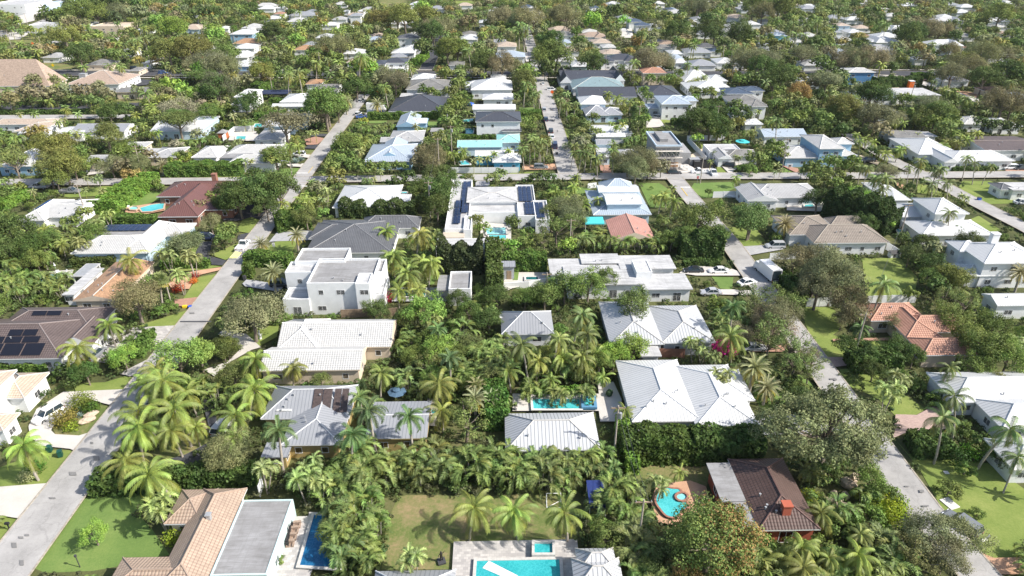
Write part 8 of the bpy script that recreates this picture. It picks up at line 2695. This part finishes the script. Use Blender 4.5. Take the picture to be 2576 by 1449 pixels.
CATS = {'d': [], 'p': [], 'a': [], 's': []}
for e in PLACED:
    CATS[SPECIES[e['k']]['low']].append(e)
GROUPS = {'d': 'broad leaved trees of the suburb', 'p': 'palm trees of the suburb', 'a': 'areca palm clumps between the yards', 's': 'garden shrubs'}
STUFF = []
NIND = {'d': 298, 'p': 298, 'a': 298, 's': 200}
for c, L in CATS.items():
    def vis(e):
        inside = -e['r'] < e['px'] < 2576 + e['r'] and -e['r'] < e['py'] < 1449 + e['r']
        return (e['r'] if inside else 0) + (4 if e['hand'] and inside else 0)
    L.sort(key=vis, reverse=True)
    for i, e in enumerate(L):
        sp_ = SPECIES[e['k']]
        r2 = random.Random(int(e['X'] * 13 + e['Y'] * 7))
        j = sp_['jitter']
        j = .2 if sp_['palm'] else j
        f = 1 + r2.uniform(-j, j)
        e['col'] = tuple(w_ * c_ for w_, c_ in zip((1.14, 1.05, 1.0), (max(0, 1.44 * (ch * .96 + .04 * (sum(sp_['col']) / 3 + .012)) * f * (1 + r2.uniform(-.10, .10))) for ch in sp_['col'])))
        if i >= NIND[c] or vis(e) == 0:
            STUFF.append(e)
            continue
        s = e['R'] / sp_['R0']
        cm, tm, both = sp_['p'][r2.randrange(len(sp_['p']))]
        rz = r2.uniform(0, 6.28) if e['k'] != 'm' else 0
        if e['r'] > 11:
            root = bpy.data.objects.new(sp_['name'], None)
            root.location = (e['X'], e['Y'], 0.02); root.rotation_euler = (r2.uniform(-.08, .08), r2.uniform(-.08, .08), rz); root.scale = (s, s, s * e['tall'])
            COL.objects.link(root)
            t_ = bpy.data.objects.new('trunk', tm); COL.objects.link(t_); t_.parent = root
            cr_ = bpy.data.objects.new('crown', cm); COL.objects.link(cr_); cr_.parent = root
            cr_.color = (*e['col'], 1)
        else:
            root = bpy.data.objects.new(sp_['name'], both)
            root.location = (e['X'], e['Y'], 0.02); root.rotation_euler = (r2.uniform(-.08, .08), r2.uniform(-.08, .08), rz); root.scale = (s, s, s * e['tall'])
            COL.objects.link(root)
            root.color = (*e['col'], 1)
        root['category'] = sp_['cat']
        root['group'] = GROUPS[c]
        LAB.append([root, e['desc'] or sp_['desc'], e['px'], e['py'], None])

# the air between the camera and the far trees
mh, nth, bh = new_mat('thin haze')
nth.nodes.remove(bh)
pv = nth.nodes.new('ShaderNodeVolumePrincipled')
pv.inputs['Color'].default_value = (.9, .94, 1, 1)
pv.inputs['Density'].default_value = .00004
pv.inputs['Anisotropy'].default_value = .2
nth.links.new(pv.outputs[0], nth.nodes['Material Output'].inputs['Volume'])
hz = MB().box(-1700, -400, -1.5, 1700, 2700, 78).build('haze', mh)
tag(hz, 'thin pale air haze over the whole suburb', 'haze', None, 'stuff')
# distant wood, merged
def lowpoly(kind, rng):
    n = NP()
    if kind in 'ds':
        big = kind == 'd'
        R, hc, k, m_, lf = (5.0, 6.2, 22, 15, 1.05) if big else (2.0, 1.4, 9, 12, .55)
        d = norm(rng.normal(size=(k * 3, 3))); d = d[d[:, 2] > -.2][:k]
        for i in range(len(d)):
            c = d[i] * R * rng.uniform(.5, .85) * np.array([1, 1, .75]) + [0, 0, hc]
            e = norm(rng.normal(size=(m_, 3)))
            v, q = cards(c + e * R * .27, e + [0, 0, .4], rng.uniform(.7, 1.3, m_) * lf, rng, .8)
            n.add(v, q, rng.uniform(.75, 1.25) * rng.uniform(.8, 1.2, m_))
        if big:
            v, q = np_tube([(0, 0, -.3), (0, 0, 4)], .3, .2, 4); n.add(v, q, .5, 0)
    else:
        H, L, nf = (8.5, 3.6, 14) if kind == 'p' else (1.5, 3.2, 14)
        for i in range(nf):
            a = i * 2.4 + rng.uniform(-.2, .2); el = 1.2 - 1.7 * i / nf
            p = np.array([0, 0, H]); pts = [p]
            for s_ in range(4):
                p = p + np.array([math.cos(a) * math.cos(el), math.sin(a) * math.cos(el), math.sin(el)]) * L / 4
                pts.append(p); el -= .45
            la = np.array([-math.sin(a), math.cos(a), 0]) * .42
            for s_ in range(4):
                w0, w1 = (.5 + .5 * (s_ > 0)), (.4 + .6 * (s_ < 3))
                dn = np.array([0, 0, -.35])
                for sg in (-1, 1):
                    v = np.array([pts[s_], pts[s_ + 1], pts[s_ + 1] + sg * la * w1 + dn * w1, pts[s_] + sg * la * w0 + dn * w0])
                    n.add(v, np.array([[0, 1, 2, 3]]), rng.uniform(.75, 1.3), .1 if i > nf * .7 else 0)
        if kind == 'p':
            v, q = np_tube([(0, 0, -.3), (.3, 0, H)], .2, .15, 4); n.add(v, q, 1.2, .35)
    return n.get()
rng = np.random.default_rng(9)
LP = {k: [lowpoly(k, rng) for _ in range(5)] for k in 'dpas'}

def merged(name, label, cat, ents, mat):
    V, Q, Tt, A, Cc = [], [], [], [], []
    off = 0
    for i, e in enumerate(ents):
        low = SPECIES[e['k']]['low']
        v, q, t, a, _ = LP[low][i % 5]
        s = e['R'] / {'d': 5.0, 'p': 3.6, 'a': 2.4, 's': 2.0}[low]
        an = (e['X'] * 3.1 + e['Y']) % 6.28
        ca, sa = math.cos(an) * s, math.sin(an) * s
        w = np.stack([v[:, 0] * ca - v[:, 1] * sa + e['X'], v[:, 0] * sa + v[:, 1] * ca + e['Y'], v[:, 2] * s], 1)
        V.append(w); Q.append(q + off); off += len(w); Tt.append(t); A.append(a)
        Cc.append(np.broadcast_to(np.array([*e['col'], 1.0]), (len(q), 4)))
    if not V: return
    me = np_mesh(name, np.concatenate(V), np.concatenate(Q), mat, {'tint': np.concatenate(Tt), 'aux': np.concatenate(A), 'leafcol': np.concatenate(Cc)})
    o = link(bpy.data.objects.new(name, me))
    tag(o, label, cat, None, 'stuff')
merged('distant_woodland', 'mass of small distant green trees between the far houses', 'woodland', [e for e in STUFF if SPECIES[e['k']]['low'] == 'd'], LEAF_S)
merged('distant_palms', 'mass of small distant palms among the far trees', 'palms', [e for e in STUFF if SPECIES[e['k']]['low'] in 'pa'], PLEAF_S)

# low undergrowth between the yards
ug = []
rnd = random.Random(12)
Yc = 50
while Yc < 420:
    step = 1.7 if Yc < 140 else (2.3 if Yc < 230 else 3.3)
    hx = Yc * .8 + 10
    X = -hx
    while X < hx:
        x = X + rnd.uniform(-.5, .5) * step; y = Yc + rnd.uniform(-.5, .5) * step
        X += step
        g0 = P(x, y, 0)
        if not (-20 < g0[0] < 2596 and -20 < g0[1] < 1500): continue
        R = rnd.uniform(.6, 1.25) * (1 if Yc < 230 else 1.5)
        gx, gy = min(MW - 1, max(0, int(g0[0] / 4))), min(MH - 1, max(0, int(g0[1] / 4)))
        if CLEAR[gy, gx]: continue
        g1 = P(x, y, R * 1.2)
        if CLEAR[min(MH - 1, max(0, int(g1[1] / 4))), gx]: continue
        if blocked(x, y, .3): continue
        f = rnd.uniform(.55, 1.15)
        base = rnd.choice([(.06, .1, .03), (.09, .13, .035), (.12, .17, .045), (.1, .11, .05)])
        ug.append(dict(k='s', X=x, Y=y, R=R, col=tuple(1.28 * (c * .9 + .1 * (sum(base) / 3 + .01)) * f for c in base)))
    Yc += step * .9
merged('undergrowth', 'low green bushes and ground cover filling the yards between trees', 'undergrowth', ug + [e for e in STUFF if SPECIES[e['k']]['low'] == 's'], LEAF_S)
print('placed', {k: len(v) for k, v in CATS.items()}, 'stuff', len(STUFF), 'undergrowth', len(ug))

# ------------------------------------------------------------------ labels: look + neighbour, counted from the left only where needed
ORD = ['first', 'second', 'third', 'fourth', 'fifth', 'sixth', 'seventh', 'eighth', 'ninth', 'tenth', 'eleventh', 'twelfth', 'thirteenth', 'fourteenth',
       'fifteenth', 'sixteenth', 'seventeenth', 'eighteenth', 'nineteenth', 'twentieth']
by = {}
for o, desc, px, py, short in LAB:
    best, bd = None, 1e9
    for s, lx, ly in LANDMARKS:
        d = math.hypot(px - lx, (py - ly) * 1.5)
        if d < bd and s != short: bd, best = d, (s, lx, ly)
    s, lx, ly = best
    dx, dy = px - lx, (py - ly) * 1.3
    if abs(dx) > abs(dy):
        rel = 'left of' if dx < 0 else 'right of'
    else:
        rel = 'behind' if dy < 0 else 'in front of'
    by.setdefault((desc, rel, s), []).append((px, o))
for (desc, rel, s), L in by.items():
    L.sort(key=lambda t: t[0])
    for i, (px, o) in enumerate(L):
        lab = f'{desc} {rel} the {s}'
        if len(L) > 1:
            o_ = 'leftmost' if i == 0 else ('rightmost' if i == len(L) - 1 else (ORD[i] + ' from left' if i < 20 else f'number {i+1} from left'))
            lab += ', ' + o_
        w_ = lab.split()
        o['label'] = ' '.join(w_[max(0, len(w_) - 16):])
